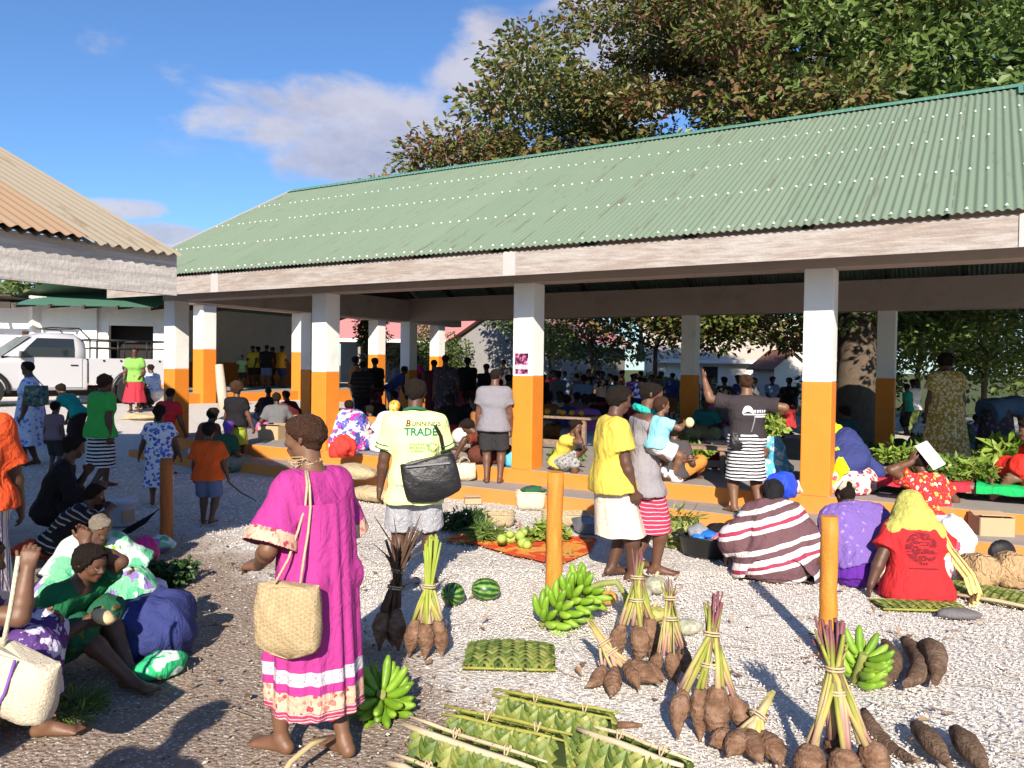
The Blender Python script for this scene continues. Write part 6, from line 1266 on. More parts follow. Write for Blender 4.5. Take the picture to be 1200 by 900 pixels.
def plait(m, W, H, fn, sp=.030, wd=.030, amp=.006, nseg=7):
    """two crossing sets of diagonal leaflets over a W x H patch mapped by fn(u, v, lift)"""
    nseg = max(nseg, int(math.ceil(H/sp*1.6)))
    for sg in (1, -1):
        n = int((W+H)/sp)
        for i in range(n+1):
            c = i*sp-(H if sg > 0 else 0); a = []
            for j in range(nseg*2+1):
                v = H*j/(nseg*2); u = c+v if sg > 0 else c-v+0
                if -.001 <= u <= W+.001: a.append(fn(u, v, amp*(math.cos(math.pi*(i+v/sp-H/(2*sp))) if sg > 0 else -math.cos(math.pi*(i-v/sp+H/(2*sp))))))
            if len(a) > 1:
                p0, p1 = Vector(a[0]), Vector(a[-1]); nn = (Vector(fn(min(max(c+H/2 if sg > 0 else c-H/2, 0), W), H/2, .05))-Vector(fn(min(max(c+H/2 if sg > 0 else c-H/2, 0), W), H/2, 0))).normalized()
                strip(m, a, wd*random.uniform(.8, 1.1), nn)
def flat_mat(px, py, W, H, rz, label, name='palm_mat', z=.0, puff=.05, ribs=True, sp=.03):
    q = at(px, py); o = empty(name, (q.x, q.y, z), rz, label, 'woven mat' if name == 'palm_mat' else 'basket', None); m = MB()
    top = lambda u, v, l: (u-W/2, v-H/2, .012+puff*(math.sin(math.pi*min(max(u/W, 0), 1))*math.sin(math.pi*min(max(v/H, 0), 1)))**.4+l)
    plait(m, W, H, top, sp, sp*.86); m.build('plait', M_palm, o); m = MB()
    m.loft([[top(u, v, -.006) for u in np.linspace(0, W, 9)] for v in np.linspace(0, H, 7)], False, 0, True, False); m.build('shade_underside', mat('gap_shade_leaf', (.03, .045, .012), .8), o)  # dark sheet below the plait, painted as the shade in its gaps
    if ribs:
        for v in (0, H): MB().tube([top(u, v, .006) for u in np.linspace(0, W, 6)], .008, 6, jit=.1).build('edge', M_ribg, o)
    return o
flat_mat(598, 772, .52, .40, R(-2), 'flat plaited green palm basket lying in front of the watermelons', 'palm_basket', puff=.065, sp=.038)
flat_mat(1078, 712, .62, .24, R(-3), 'green plaited palm mat under the woman in the red t-shirt', puff=.02, sp=.03)
o = flat_mat(1180, 702, .85, .46, R(-42), 'fresh green palm frond mat with a pale midrib at the right edge of the gravel', puff=.03, sp=.028)
MB().tube([(-.42, -.235, .02), (0, -.24, .035), (.43, -.235, .02)], [.012, .014, .010], 8).build('midrib', M_rib, o)
def frond_basket(pa, pb, wd, ht, label, rib=M_rib, both=True, z=0, over=.06):
    """open basket hung between two stout ribs"""
    a, b = at(*pa), at(*pb); d = b-a; W = d.length; o = empty('palm_basket', ((a.x+b.x)/2, (a.y+b.y)/2, z), math.atan2(d.y, d.x), label, 'basket', 'palm leaf baskets heaped in the foreground')
    for sg, nm in ((-1, 'front_wall'), (1, 'back_wall')):
        m = MB()
        def fn(u, v, l, sg=sg): k = v/ht; return (u-W/2, sg*(wd*(.22+.62*k**.6)+l), ht*(1-k**1.3)+.012)
        plait(m, W, ht, fn, .040, .030, .008, 9); m.build(nm, M_palm, o); m = MB()
        m.loft([[fn(u, v, -.012) for u in np.linspace(.02, W-.02, 7)] for v in np.linspace(0, ht, 6)], False, 0, True, False); m.build('shade_lining', mat('gap_shade_leaf', (0, 0, 0)), o)  # dark sheet behind the strips stands in for shade between them
        m = MB(); e = over if sg > 0 else over*.6
        m.tube([(x, sg*(wd*.22+.004)+random.uniform(-.006, .006), ht+.018+random.uniform(-.006, .006)) for x in np.linspace(-W/2-e, W/2+e*.4, 6)], [v*(1 if rib is M_rib and sg < 0 else .55) for v in (.011, .015, .014, .015, .013, .008)], 8, jit=.08); m.build('rib', rib if sg > 0 or both else M_ribg, o)
    m = MB(); m.box((0, 0, .012), (W*.96, wd*1.5, .016)); m.build('base', M_palm, o)
    for x in (-W*.2, W*.25): MB().tube([(x+.012*math.cos(t), wd*.22+.018*math.sin(t), ht+.018+.02*math.cos(t*2)) for t in np.linspace(0, 9, 16)], .004, 5).build('knot', M_tie, o)
    return o
frond_basket((588, 868), (716, 898), .13, .20, 'open palm basket furthest back in the heap, with a dark hollow', M_ribg)
frond_basket((530, 893), (660, 925), .13, .18, 'yellow edged palm basket in the middle of the heap', M_ribg, z=.02)
frond_basket((492, 905), (625, 955), .14, .18, 'palm basket with a long peeled pale stick along its rim', M_rib, z=.0, over=.1)
frond_basket((690, 905), (800, 950), .15, .17, 'palm basket at the end of the heap nearest the root bundles', M_rib, z=.0)
frond_basket((470, 945), (560, 985), .13, .16, 'palm basket cut by the bottom edge with a pale rib', M_rib)
q = at(372, 885, 0); m = MB(); m.tube([(.05, .08, .12), (.0, .03, .12), (-.06, -.06, .09), (-.10, -.16, .03)], [.010, .012, .012, .012], 8); tag(m.build('leaf_stalk', M_stemg, None, (q.x+.02, q.y-.22, .02)), 'curved yellow green leaf stalk at the bare feet of the magenta dress', 'stalk')

# ------------------------------------------------------------------ bags
def weave(a, b, sc=60):
    def f(t, tc):
        br = t.add('ShaderNodeTexChecker', {'Vector': t.mapping(tc, rot=(R(40), R(35), R(45))), 'Scale': sc}).outputs['Fac']; n = t.noise(tc, 14, 4)
        return t.mix(t.math('ADD', t.math('MULTIPLY', br, .45), t.math('MULTIPLY', n, .6)), a, b)
    return f
M_weave = mat('pandanus_weave', (1, 1, 1), .75, custom=weave((.31, .22, .115), (.50, .385, .225), 70), bump=.5, bs=120, spec=.25)
M_weaved = mat('pale_pandanus_weave', (1, 1, 1), .75, custom=weave((.50, .42, .30), (.68, .60, .46), 60), bump=.5, bs=120, spec=.2)
M_basket = mat('straw_basket_weave', (1, 1, 1), .85, custom=weave((.30, .22, .12), (.52, .42, .27), 45), bump=.6, bs=90)
M_leather = mat('black_bag_leather', (.014, .013, .015), .42, .2, 12, bump=.35, bs=30, spec=.4)
def pouch(W, H, Dp, sag=.12, n=28, k=14, e=3.2):
    rings = []
    for i in range(k+1):
        t = i/k; z = -H*(1-t); f = (1-max(0, (.22-t)/.22)**2.2)*(1+sag*math.sin(math.pi*t)*.6); dd = Dp*(.35+.65*math.sin(math.pi*min(.98, .12+t*.72)))
        rg = []
        for j in range(n):
            a = 2*math.pi*j/n; c, s_ = math.cos(a), math.sin(a); rg.append((W/2*f*abs(c)**(2/e)*math.copysign(1, c), dd/2*f*abs(s_)**(2/e)*math.copysign(1, s_)+.006*math.sin(j*1.7+i), z+.008*math.sin(j*.9)*(t > .9)))
        rings.append(rg)
    return MB().loft(rings)
WO = JW['ob']; Mw = Matrix.Translation(WO.location) @ Matrix.Rotation(R(52), 4, 'Z'); sw_ = lambda v: Mw @ Vector(v)
bp = atd(338, 686, 3.16)
bag = empty('woven_bag', bp, R(-14), 'natural woven pandanus basket bag hanging at the side of the magenta dress', 'bag')
pouch(.265, .30, .11).build('body', M_weave, bag)
inv = bag.matrix_basis.inverted() if False else (Matrix.Translation(bp) @ Matrix.Rotation(R(-14), 4, 'Z')).inverted()
shp = sw_(JW['sh'][-1]+(JW['N']-JW['sh'][-1])*.42+V3(0, -.01, .052)); fr = sw_(JW['N']+JW['Y1']*.085-JW['T1']*.02); bk_ = sw_(JW['mid']+JW['X1']*-.07-JW['Y1']*.11)
m = MB(); b0 = Vector((.05, -.01, -.01)); b1 = Vector((-.05, .0, -.01))
bv = []
for o_ in (JW['top'], JW['skirt']):
    vs = np.empty(len(o_.data.vertices)*3); o_.data.vertices.foreach_get('co', vs); bv.append(BVHTree.FromPolygons([tuple(Mw @ Vector(v)) for v in vs.reshape(-1, 3)], [tuple(p.vertices) for p in o_.data.polygons]))
for path in (((352, 684), (356, 655), (361, 625), (364, 595), (363, 570), (360, 552)), ((322, 684), (338, 655), (350, 620), (358, 592), (360, 568), (358, 552))):
    ps = []
    for a_, b_ in path:
        hs_ = [h for h in (t_.ray_cast(Vector((0, 0, EYE)), ray(a_, b_).normalized())[0] for t_ in bv) if h]; d_ = min((h.y for h in hs_), default=3.3)-.015; d_ = min(d_, 3.16+(684-b_)*.0012) if b_ > 640 else d_
        ps.append(inv @ atd(a_, b_, d_))
    m.tube(ps, .0055, 6)
cb = inv @ sw_(JW['mid']-JW['X1']*.175+JW['Y1']*-.02); cf = inv @ sw_(JW['mid']-JW['X1']*.185+JW['Y1']*.04); s0_ = inv @ shp
nk = [inv @ sw_(JW['N']+JW['X1']*.058*math.cos(a)+JW['Y1']*(.07*math.sin(a)+.02)+JW['T1']*(.03-.012*math.sin(a))) for a in np.linspace(2.6, 6.0, 8)]
for _ in range(16):
    i = random.randrange(1, 6); a = nk[i]+Vector([random.uniform(-.01, .01) for _ in range(3)]); m.tube([a, a+Vector((random.uniform(-.05, .02), random.uniform(-.03, .03), random.uniform(-.015, .04))), a+Vector((random.uniform(-.08, .01), random.uniform(-.05, .04), random.uniform(-.02, .045)))], [.003, .0025, .001], 4)
m.tube(nk[:7], .006, 6); m.build('strap', M_tie, bag)
# the man's black satchel
mo = JM['ob'].location; bp = atd(500, 538, mo.y-.15)
bag = empty('shoulder_bag', bp, R(6), 'soft black satchel hanging behind the hip of the man in the work shirt', 'bag')
pouch(.40, .33, .12, .1).build('body', M_leather, bag, rz=(0, R(-13), 0))
m = MB(); iv = (Matrix.Translation(bp) @ Matrix.Rotation(R(6), 4, 'Z')).inverted(); MM = Matrix.Translation(mo) @ Matrix.Rotation(R(4), 4, 'Z')
pp = [Vector((.16, .0, .03)), iv @ (MM @ Vector(JM['mid']+JM['X1']*.165-JM['Y1']*.085-JM['T1']*.02)), iv @ (MM @ Vector(JM['N']+JM['X1']*.15-JM['Y1']*.10-JM['T1']*.11)), iv @ (MM @ Vector(JM['sh'][1]-JM['X1']*.05+V3(0, -.045, .062))), iv @ (MM @ Vector(JM['sh'][1]-JM['X1']*.055+V3(0, .02, .075)))]
VS = []; path = [(.225, JM['P'][2]+.16), (.215, JM['mid'][2]+.02), (.200, JM['mid'][2]+.10), (.175, JM['N'][2]-.11), (.145, JM['N'][2]-.06)]
for i in range(len(path)-1):
    for j in range(4): k_ = j/4; cx_ = path[i][0]+(path[i+1][0]-path[i][0])*k_; cz_ = path[i][1]+(path[i+1][1]-path[i][1])*k_; VS += [(cx_-.014, cz_), (cx_+.014, cz_)]
st_ = project(JM, JM['top'], VS, [(2*i, 2*i+1, 2*i+3, 2*i+2) for i in range(len(VS)//2-1)], (0, 0, 0), (1, 0, 0), (0, 0, 1), (0, -1, 0), 'strap', M_leather, off=.009)
st_.parent = bag; st_.matrix_basis = iv @ MM; sd_ = st_.modifiers.new('thickness', 'SOLIDIFY'); sd_.thickness = .006
m = MB(); m.beam((-.15, -.066, -.05), (.17, -.066, -.02), .008, .012); m.build('zip', mat('steel', (.4, .4, .42), .35, metal=1), bag)
ro = JR['ob'].location; bp = atd(868, 508, ro.y-.10)
bag = empty('shoulder_bag', bp, R(2), 'small ribbed black handbag at the hip of the waving woman', 'bag'); pouch(.215, .19, .10).build('body', M_leather, bag)
m = MB(); MM = Matrix.Translation(ro) @ Matrix.Rotation(R(2), 4, 'Z'); iv = Matrix.Translation(bp).inverted()
m.tube([Vector((.09, -.01, -.01)), iv @ (MM @ Vector(JR['mid']*.5+JR['P']*.5+JR['X1']*.005-JR['Y1']*.15)), iv @ (MM @ Vector(JR['mid']+JR['X1']*.035-JR['Y1']*.145)), iv @ (MM @ Vector(JR['N']+JR['X1']*.065-JR['Y1']*.09-JR['T1']*.03)), iv @ (MM @ Vector(JR['sh'][1]-JR['X1']*.08+V3(0, .0, .06)))], .008, 6); m.build('strap', mat('grey_strap', (.2, .19, .22), .6), bag)
q = atd(52, 452, 11.9); bag = empty('sling_bag', (q.x, q.y-.2, q.z), R(20), 'green patterned cloth sling bag behind the blue floral dress', 'bag'); pouch(.30, .32, .16).build('body', floral('green_sling', (.08, .14, .11), (.03, .05, .12), (.2, .25, .2), 16, .4), bag)
MB().tube([(.1, 0, -.01), (0, .03, .1), (-.08, .05, .2)], .008, 6).build('strap', K_navy, bag)
q = atd(22, 765, 3.02); bag = empty('woven_bag', q, R(-12), 'pale woven basket bag with a purple line in the lap of the purple floral dress', 'bag'); pouch(.36, .27, .15).build('body', M_weaved, bag, rz=(0, R(14), 0))
MB().tube([(.05, -.07, .0), (.02, -.085, -.12), (-.06, -.085, -.26)], .006, 6).build('line', cl('purple_cord', (.2, .1, .35)), bag)
MB().tube([(-.08, 0, -.01), (-.06, .02, .15), (-.05, .05, .36)], .009, 8, jit=.1).build('strap', M_weaved, bag)
q = at(543, 566, .167); bag = empty('hand_bag', (q.x, q.y+.16, .167+.235), R(10), 'beige woven handbag with ring handles on the step behind the black satchel', 'bag'); pouch(.30, .235, .16).build('body', M_weaved, bag)
m = MB()
for dx in (-.05, .05): m.tube([(-.06+dx*.2, dx, -.01)]+[(.07*math.cos(a), dx, .085*math.sin(a)) for a in np.linspace(3.0, .1, 9)], .008, 6)
m.build('handle', M_weave, bag)

# ------------------------------------------------------------------ soft bundles, sacks, cloths
def lump(name, loc, size, m_, label, cat, rz=0, amp=.18, sc=3.2, seed=0, flat=.12, parent=None, group=None, n=40, fine=.35):
    """cloth bundle: a pillow with folds, sitting on its base"""
    r = random.Random(seed); ph = [r.uniform(0, 6.28) for _ in range(9)]; V = []; k = 22
    for i in range(k+1):
        t = math.pi*i/k
        for j in range(n):
            a = 2*math.pi*j/n; x, y, z = math.sin(t)*math.cos(a), math.sin(t)*math.sin(a), math.cos(t)
            d = 1+amp*(math.sin(sc*x+ph[0]+1.5*math.sin(sc*z+ph[1]))*.6+math.sin(sc*1.7*y+ph[2]+1.5*math.sin(sc*x+ph[3]))*.5)+amp*fine*math.sin(sc*4*x+ph[4]+2*math.sin(sc*2*y+ph[5])+sc*2*z)
            V.append((x*d*size[0], y*d*size[1], max((z*d+.78)*size[2]*.56, flat*.02+.003*math.sin(j))))
    F = [(i*n+j, (i+1)*n+j, (i+1)*n+(j+1) % n, i*n+(j+1) % n) for i in range(k) for j in range(n)]
    o = link(name, fastmesh(name, V, F, smooth=True), m_, parent, loc, rz); return tag(o, label, cat, group) if label else o
def onto(px, py, z, dy=0): q = at(px, py, z); return (q.x, q.y+dy, z)
M_sack = mat('tan_sackcloth', (1, 1, 1), .9, custom=weave((.34, .25, .14), (.50, .40, .25), 90), bump=.7, bs=80, crease=.5); M_paper = mat('brown_wrapping_paper', (.42, .27, .14), .7, .1, 4, bump=1, crease=.7); M_card = mat('carton_board', (.44, .30, .18), .85, .08, 3); M_whitep = mat('white_paper', (.80, .79, .80), .7, .02)
lump('sack', onto(412, 562, .167, .12), (.36, .17, .20), M_sack, 'tan sack lying on the step behind the magenta dress, upper of two', 'sack', R(-25), .08, seed=1)
lump('sack', onto(432, 588, .02, .12), (.34, .15, .18), M_sack, 'tan sack slumped against the low step, lower of two', 'sack', R(-30), .08, seed=2)
lump('cloth_bundle', onto(400, 537, FZ, .12), (.20, .16, .30), cl('coral_red_cloth', (.60, .045, .035)), 'crumpled coral red cloth bundle at the foot of the second lit pillar', 'cloth bundle', 0, .2, seed=3)
lump('cloth_bundle', onto(920, 585, FZ, .12), (.19, .14, .27), cl('royal_blue_nylon', (.02, .06, .52), .45), 'royal blue bundle left of the rightmost lit pillar', 'cloth bundle', .3, .12, seed=4)
lump('cloth_bundle', onto(160, 786, 0, .22), (.25, .23, .38), K_navy, 'navy blue cloth bundle on the earth beside the bottle green t-shirt', 'cloth bundle', .6, .14, seed=5)
lump('cloth_bundle', onto(184, 796, 0, .04), (.14, .09, .13), F_gn, 'shiny green and white packet behind the navy bundle', 'packet', .9, .1, seed=6)
lump('cloth_bundle', onto(128, 700, 0, .0), (.24, .2, .22), F_gn, 'emerald green cloth with white flowers in front of the old woman', 'cloth', .2, .12, seed=7)
lump('plastic_bag', onto(164, 662, 0, .1), (.11, .09, .21), cl('hot_pink_plastic', (.62, .04, .22), .45), 'hot pink carrier bag behind the old woman', 'bag', .2, .14, seed=8)
lump('cloth_bundle', onto(182, 648, 0, .1), (.12, .10, .13), F_old, 'small pastel printed bag next to the hot pink carrier bag', 'bag', .2, .14, seed=9)
lump('cloth_bundle', onto(58, 652, 0, .05), (.28, .16, .15), cl('orange_red_cloth', (.50, .06, .02)), 'orange red cloth heap on the ground behind the old woman', 'cloth bundle', .2, .2, seed=10)
lump('cloth_bundle', onto(160, 702, 0, .05), (.22, .13, .14), F_wy, 'lilac print cloth on the ground by the green leaf heap', 'cloth bundle', -.3, .18, seed=11)
lump('cloth_bundle', onto(1127, 726, 0, .03), (.15, .07, .07), cl('flint_grey_cloth', (.14, .13, .135)), 'folded grey cloth on the gravel at the end of the palm mat', 'cloth', -.1, .06, seed=12)
lump('paper_sack', onto(1158, 690, .0, .12), (.15, .17, .25), M_paper, 'crumpled brown paper sack in front of the carton box', 'sack', .3, .14, seed=13)
lump('paper_sack', onto(1195, 690, .0, .12), (.15, .18, .26), M_paper, 'brown paper sack cut by the right edge', 'sack', .1, .12, seed=14)
lump('black_pouch', onto(1184, 660, .12, .12), (.12, .06, .17), mat('black_nylon', (.012, .012, .014), .6, .1), 'black pouch with a lime piped edge leaning on the carton box', 'pouch', .1, .05, seed=15)
lump('white_cloth', onto(1128, 668, .0, .22), (.20, .22, .42), K_white, 'white cloth draped over the carton box by the red floral dress', 'cloth', .3, .15, seed=16)
lump('cloth_bundle', onto(1118, 662, .0, .22), (.26, .20, .40), K_magsk, 'plum coloured cloth over the knees behind the yellow headscarf', 'cloth', .1, .08, seed=17)
lump('plastic_bag', onto(852, 550, FZ, .1), (.22, .16, .22), cl('glossy_maroon_plastic', (.22, .015, .03), .3), 'glossy maroon plastic bag beside the striped skirt', 'bag', .1, .18, seed=18)
lump('cloth_bundle', onto(602, 548, FZ, .1), (.12, .10, .22), cl('cyan_print_plastic', (.10, .45, .62), .5), 'cyan printed bag in the corner beside the tallest lit pillar', 'bag', 0, .12, seed=19)
lump('cloth_bundle', onto(557, 522, FZ, .3), (.17, .14, .28), K_white, 'white cloth bundle behind the woman leaning over her basket', 'cloth bundle', 0, .12, seed=20)
lump('cloth_bundle', onto(850, 528, FZ, .5), (.34, .2, .13), F_pkw, 'pink and white printed cloth spread behind the waving woman', 'cloth', 0, .08, seed=21)
lump('cloth_bundle', onto(312, 505, FZ, .3), (.26, .2, .24), K_white, 'white cloth thrown over the cartons at the end of the hall', 'cloth', 0, .16, seed=22)
lump('plastic_bag', onto(362, 522, FZ, .1), (.12, .10, .10), cl('cobalt_plastic', (.02, .05, .5), .4), 'small cobalt blue bag at the foot of the maroon top', 'bag', 0, .12, seed=23)
def carton(px, py, z, sz, rz, label, dy=.15):
    q = at(px, py, z); o = empty('carton_box', (q.x, q.y+dy, z), rz, label, 'box'); w_, d_, h_ = sz
    m = MB(); m.box((0, -d_/2, h_/2), (w_, .008, h_)); m.box((0, d_/2, h_/2), (w_, .008, h_)); m.box((-w_/2, 0, h_/2), (.008, d_-.01, h_)); m.box((w_/2, 0, h_/2), (.008, d_-.01, h_)); m.box((0, 0, .008), (w_-.01, d_-.01, .008)); m.build('body', M_card, o)
    m = MB()
    for sg in (-1, 1): m.box((0, sg*(d_/2-d_*.2), h_+.01), (w_-.01, d_*.46, .006), Matrix.Rotation(sg*R(12), 3, 'X'))
    m.build('flap', M_card, o); return o
carton(1172, 650, .0, (.30, .26, .34), R(-8), 'brown carton box under the white cloth on the right')
carton(318, 515, FZ, (.42, .34, .24), R(-20), 'wide brown carton under the white cloth at the hall end')
carton(352, 512, FZ, (.34, .3, .36), R(12), 'upright tan carton beside the woman with the maroon top')
carton(553, 592, .0, (.2, .15, .07), R(10), 'small flattened carton near the low step')
q = JN['ob'].location; MM = Matrix.Translation(q) @ Matrix.Rotation(R(12), 4, 'Z'); c = MM @ Vector(JN['hp'](.10, -.15, 1.02))
m = MB(); rings = [[(x, .03*math.sin(x*9)+.012*j-.02, z) for x in np.linspace(-.085, .085, 7)] for j, z in enumerate(np.linspace(-.14, .15, 6))]
m.loft(rings, False, 0, True, False); pp = m.build('paper_sheet', M_whitep, None, (c.x+.03, c.y-.15, c.z-.02), (R(-22), R(-24), R(8))); sd_ = pp.modifiers.new('thickness', 'SOLIDIFY'); sd_.thickness = .002; tag(pp, 'white sheet of paper held over the head of the red floral dress', 'paper')
# ------------------------------------------------------------------ vessels and baskets
def turned(name, prof, m_, loc, label, cat, n=36, parent=None, oval=1, mi=None):
    rings = [[(r*math.cos(a)*oval, r*math.sin(a), z) for a in np.linspace(0, 2*math.pi, n+1)[:-1]] for r, z in prof]; o = MB().loft(rings).build(name, m_, parent, loc); return tag(o, label, cat) if label else o
q = at(838, 657); b = empty('basin', (q.x, q.y+.24, 0), 0, 'big black plastic basin full of goods beside the striped pullover', 'basin')
turned('tub', [(.20, .0), (.235, .02), (.275, .17), (.295, .185), (.295, .2), (.272, .197), (.23, .05), (.05, .04)], M_black, None, None, None, parent=b)
for sg in (-1, 1): MB().tube([(sg*.285, -.05, .185), (sg*.33, -.03, .18), (sg*.33, .03, .18), (sg*.285, .05, .185)], .014, 8).build('handle', M_black, b)
for dx, dy, dz, sz, m_, lb, sd in ((-.10, .0, .15, (.10, .09, .13), mat('clear_grey_plastic', (.25, .25, .27), .3), 'grey plastic bag in the black basin', 1), (-.02, -.08, .16, (.09, .07, .08), cl('blue_packaging', (.02, .14, .6), .4), 'bright blue packet in the black basin', 2), (.10, .03, .16, (.13, .09, .13), K_black, 'black bag in the black basin', 3), (.06, -.12, .15, (.1, .06, .07), cl('pink_packaging', (.5, .15, .22), .5), 'pink and white packet in the black basin', 4), (-.12, -.10, .15, (.08, .05, .06), cl('blue_packaging_b', (.03, .2, .62), .4), 'small blue sachet in the black basin', 5)):
    lump('packet', (q.x+dx, q.y+.24+dy, dz), sz, m_, lb, 'packet', sd, .12, seed=30+sd)
q = at(137, 618); b = empty('bucket', (q.x, q.y+.12, 0), .5, 'white lidded plastic bucket with a label beside the crouching youth', 'bucket')
M_bk = mat('milky_plastic', (.42, .42, .47), .5, .04); turned('tub', [(.105, 0), (.112, .01), (.128, .24), (.128, .245)], M_bk, None, None, None, parent=b); turned('lid', [(.135, .235), (.138, .24), (.138, .262), (.125, .268), (.02, .262)], mat('pale_lid', (.50, .51, .56), .5, .03), None, None, None, parent=b)
MB().box((.05, -.108, .11), (.12, .012, .12), Matrix.Rotation(.4, 3, 'Z')).build('sticker', M_card, b)
q = at(140, 632); m = MB(); L_ = [(0, 0, .04), (.10, .03, .09), (.22, .07, .17), (.31, .10, .25)]; m.tube(L_, [.008, .035, .028, .008], 10, jit=.15); tag(m.build('umbrella', K_black, None, (q.x, q.y-.05, 0)), 'folded black umbrella leaning on the white bucket', 'umbrella')
MB().tube([(.31, .10, .25), (.35, .115, .285)], .006, 6).build('tip', M_black, C.objects['umbrella'])
turned('bowl', [(.10, 0), (.14, .03), (.175, .13), (.178, .135), (.165, .13), (.12, .05), (.02, .035)], mat('dented_aluminium', (.30, .32, .36), .4, .1, metal=.7), onto(691, 628, 0, .15), 'dented metal bowl behind the cream skirt', 'bowl')
turned('cup', [(.035, 0), (.045, .01), (.055, .14), (.058, .145), (.05, .14), (.04, .02)], mat('mint_plastic', (.22, .5, .42), .4), onto(893, 600, .167, .06), 'mint green cup on the step under the royal blue bundle', 'cup')
for px, py, r_, lb in ((870, 612, .075, 'shiny metal pot lid on the step behind the basin'), (884, 606, .06, 'small shiny metal kettle behind the basin')):
    turned('pot', [(r_*.7, 0), (r_, .02), (r_, r_*1.1), (r_*.9, r_*1.25), (r_*.2, r_*1.4)], mat('bright_steel', (.5, .5, .5), .25, .02, metal=1), onto(px, py, .17, .08), lb, 'pot')
lump('cloth_bundle', onto(873, 648, 0, .2), (.13, .12, .25), cl('dark_red_nylon', (.2, .015, .03), .5), 'dark red bag between the basin and the striped pullover', 'bag', .2, .12, seed=40)
def basket(px, py, z, W, Dp, H, label, m_, dy=.15, rz=0, fill=None):
    q = at(px, py, z); o = empty('basket', (q.x, q.y+dy, z), rz, label, 'basket'); rings = []
    for k_, hgt in ((.86, 0), (.96, H*.3), (1, H*.7), (1.02, H), (.95, H), (.88, H*.4), (.3, H*.3)):
        rings.append([(W/2*k_*abs(math.cos(a))**.6*math.copysign(1, math.cos(a)), Dp/2*k_*abs(math.sin(a))**.6*math.copysign(1, math.sin(a)), hgt+.006*math.sin(3*a)) for a in np.linspace(0, 6.283, 37)[:-1]])
    MB().loft(rings).build('body', m_, o); m = MB(); m.tube([(W/2*abs(math.cos(a))**.6*math.copysign(1, math.cos(a)), Dp/2*abs(math.sin(a))**.6*math.copysign(1, math.sin(a)), H+.006*math.sin(3*a)) for a in np.linspace(0, 6.283, 37)], .011, 6); m.build('rim', m_, o); return o
basket(622, 598, .0, .36, .22, .20, 'pale woven basket with folded cloth leaning on the low step', M_weaved, .12)
lump('cloth_bundle', onto(625, 578, .19, .0), (.14, .08, .09), F_grdk, 'folded green and white cloth in the pale woven basket', 'cloth', 0, .12, seed=41)
basket(578, 618, 0, .46, .26, .13, 'low straw basket behind the limes', M_basket, .14); basket(664, 618, 0, .52, .24, .13, 'low straw basket behind the orange post', M_basket, .14)
q = at(800, 645); o = empty('palm_basket', (q.x+.02, q.y+.2, 0), R(25), 'upright green palm frond basket between the mother and the black basin', 'basket'); m = MB()
plait(m, .9, .26, lambda u, v, l: ((.15+.03*v/.26+l)*math.cos(u/.9*6.283), (.13+l)*math.sin(u/.9*6.283), v), .032, .034, .006, 6); m.build('plait', M_palm, o)
turned('shade_lining', [(.13, 0), (.135, .24), (.125, .24), (.1, .05)], mat('gap_shade_leaf', (0, 0, 0)), None, None, None, parent=o, n=16)  # dark inner sheet, coloured as shade showing through the plait
m = MB(); Vq, Fq = leaves([((0, 0, .26), .17, .06)], 70, .16, .14); link('leaf_tips', fastmesh('leaf_tips', Vq, Fq), M_palm, o)
# ground cloth with produce
M_rcloth = floral('orange_red_tie_dye', (.62, .08, .025), (.72, .28, .04), (.6, .06, .02), 7, .36, blot=(.66, .30, .06))
cor = [at(515, 634), at(560, 622), at(700, 632), at(690, 650), at(655, 664), at(600, 652), at(560, 640)]; cc = sum(cor, Vector())/len(cor)
m = MB(); rings = []
for k_ in (1, .75, .5, .25, .06): rings.append([((p.x-cc.x)*k_, (p.y-cc.y)*k_, .006+.008*abs(math.sin(i*1.7+k_*9))) for i, p in enumerate([cor[j//3].lerp(cor[(j//3+1) % len(cor)], (j % 3)/3) for j in range(len(cor)*3)])])
tag(m.loft(rings, False).build('ground_cloth', M_rcloth, None, (cc.x, cc.y, .004)), 'orange red tie dyed cloth spread on the gravel under the produce', 'cloth')
M_lime = mat('lime_fruit', (.30, .42, .08), .4, .25, 20, spec=.4)
for i in range(13):
    px, py = random.uniform(585, 618), random.uniform(631, 642); r_ = random.uniform(.038, .052); q = at(px, py, r_)
    MB().ell((0, 0, 0), (r_, r_, r_*.94), 14, 9).build('lime', M_lime, None, (q.x, q.y+.06, r_+(.07 if i > 8 else .01)))
for o in [x for x in C.objects if x.name.split('.')[0] == 'lime']: tag(o, 'pale green round fruit in the pile on the orange red cloth', 'fruit', 'pale green fruits piled on the orange red cloth')
def greens(name, px, py, z, W, Dp, H, label, lm, n=700, size=.10, wid=.4, dy=0, cat='greens', group=None, pads=None):
    q = at(px, py, z); pd = [((random.uniform(-.42, .42)*W, random.uniform(-.4, .4)*Dp, H*random.uniform(.15, .6)), min(W, Dp)*.32, H*.36) for _ in range(10)]
    V, F = leaves(pd, n//10, size, wid, .3); V[:, 2] = np.maximum(V[:, 2], .004+.01*RNG.random(len(V))); o = link(name, fastmesh(name, V, F), lm, None, (q.x, q.y+dy, z)); return tag(o, label, cat, group)
M_gl = leaf_mat('bright_green_leaves', [(.2, (.09, .16, .02)), (.5, (.20, .30, .04)), (.8, (.36, .42, .10))], 3); M_gd = leaf_mat('dark_green_leaves', [(.2, (.012, .035, .010)), (.5, (.03, .075, .02)), (.8, (.08, .14, .04))], 3); M_gm = leaf_mat('mid_green_leaves', [(.2, (.05, .10, .02)), (.5, (.11, .19, .035)), (.8, (.22, .29, .07))], 3); M_gbl = leaf_mat('blue_green_leaves', [(.2, (.04, .08, .05)), (.5, (.10, .17, .10)), (.8, (.2, .28, .18))], 3)
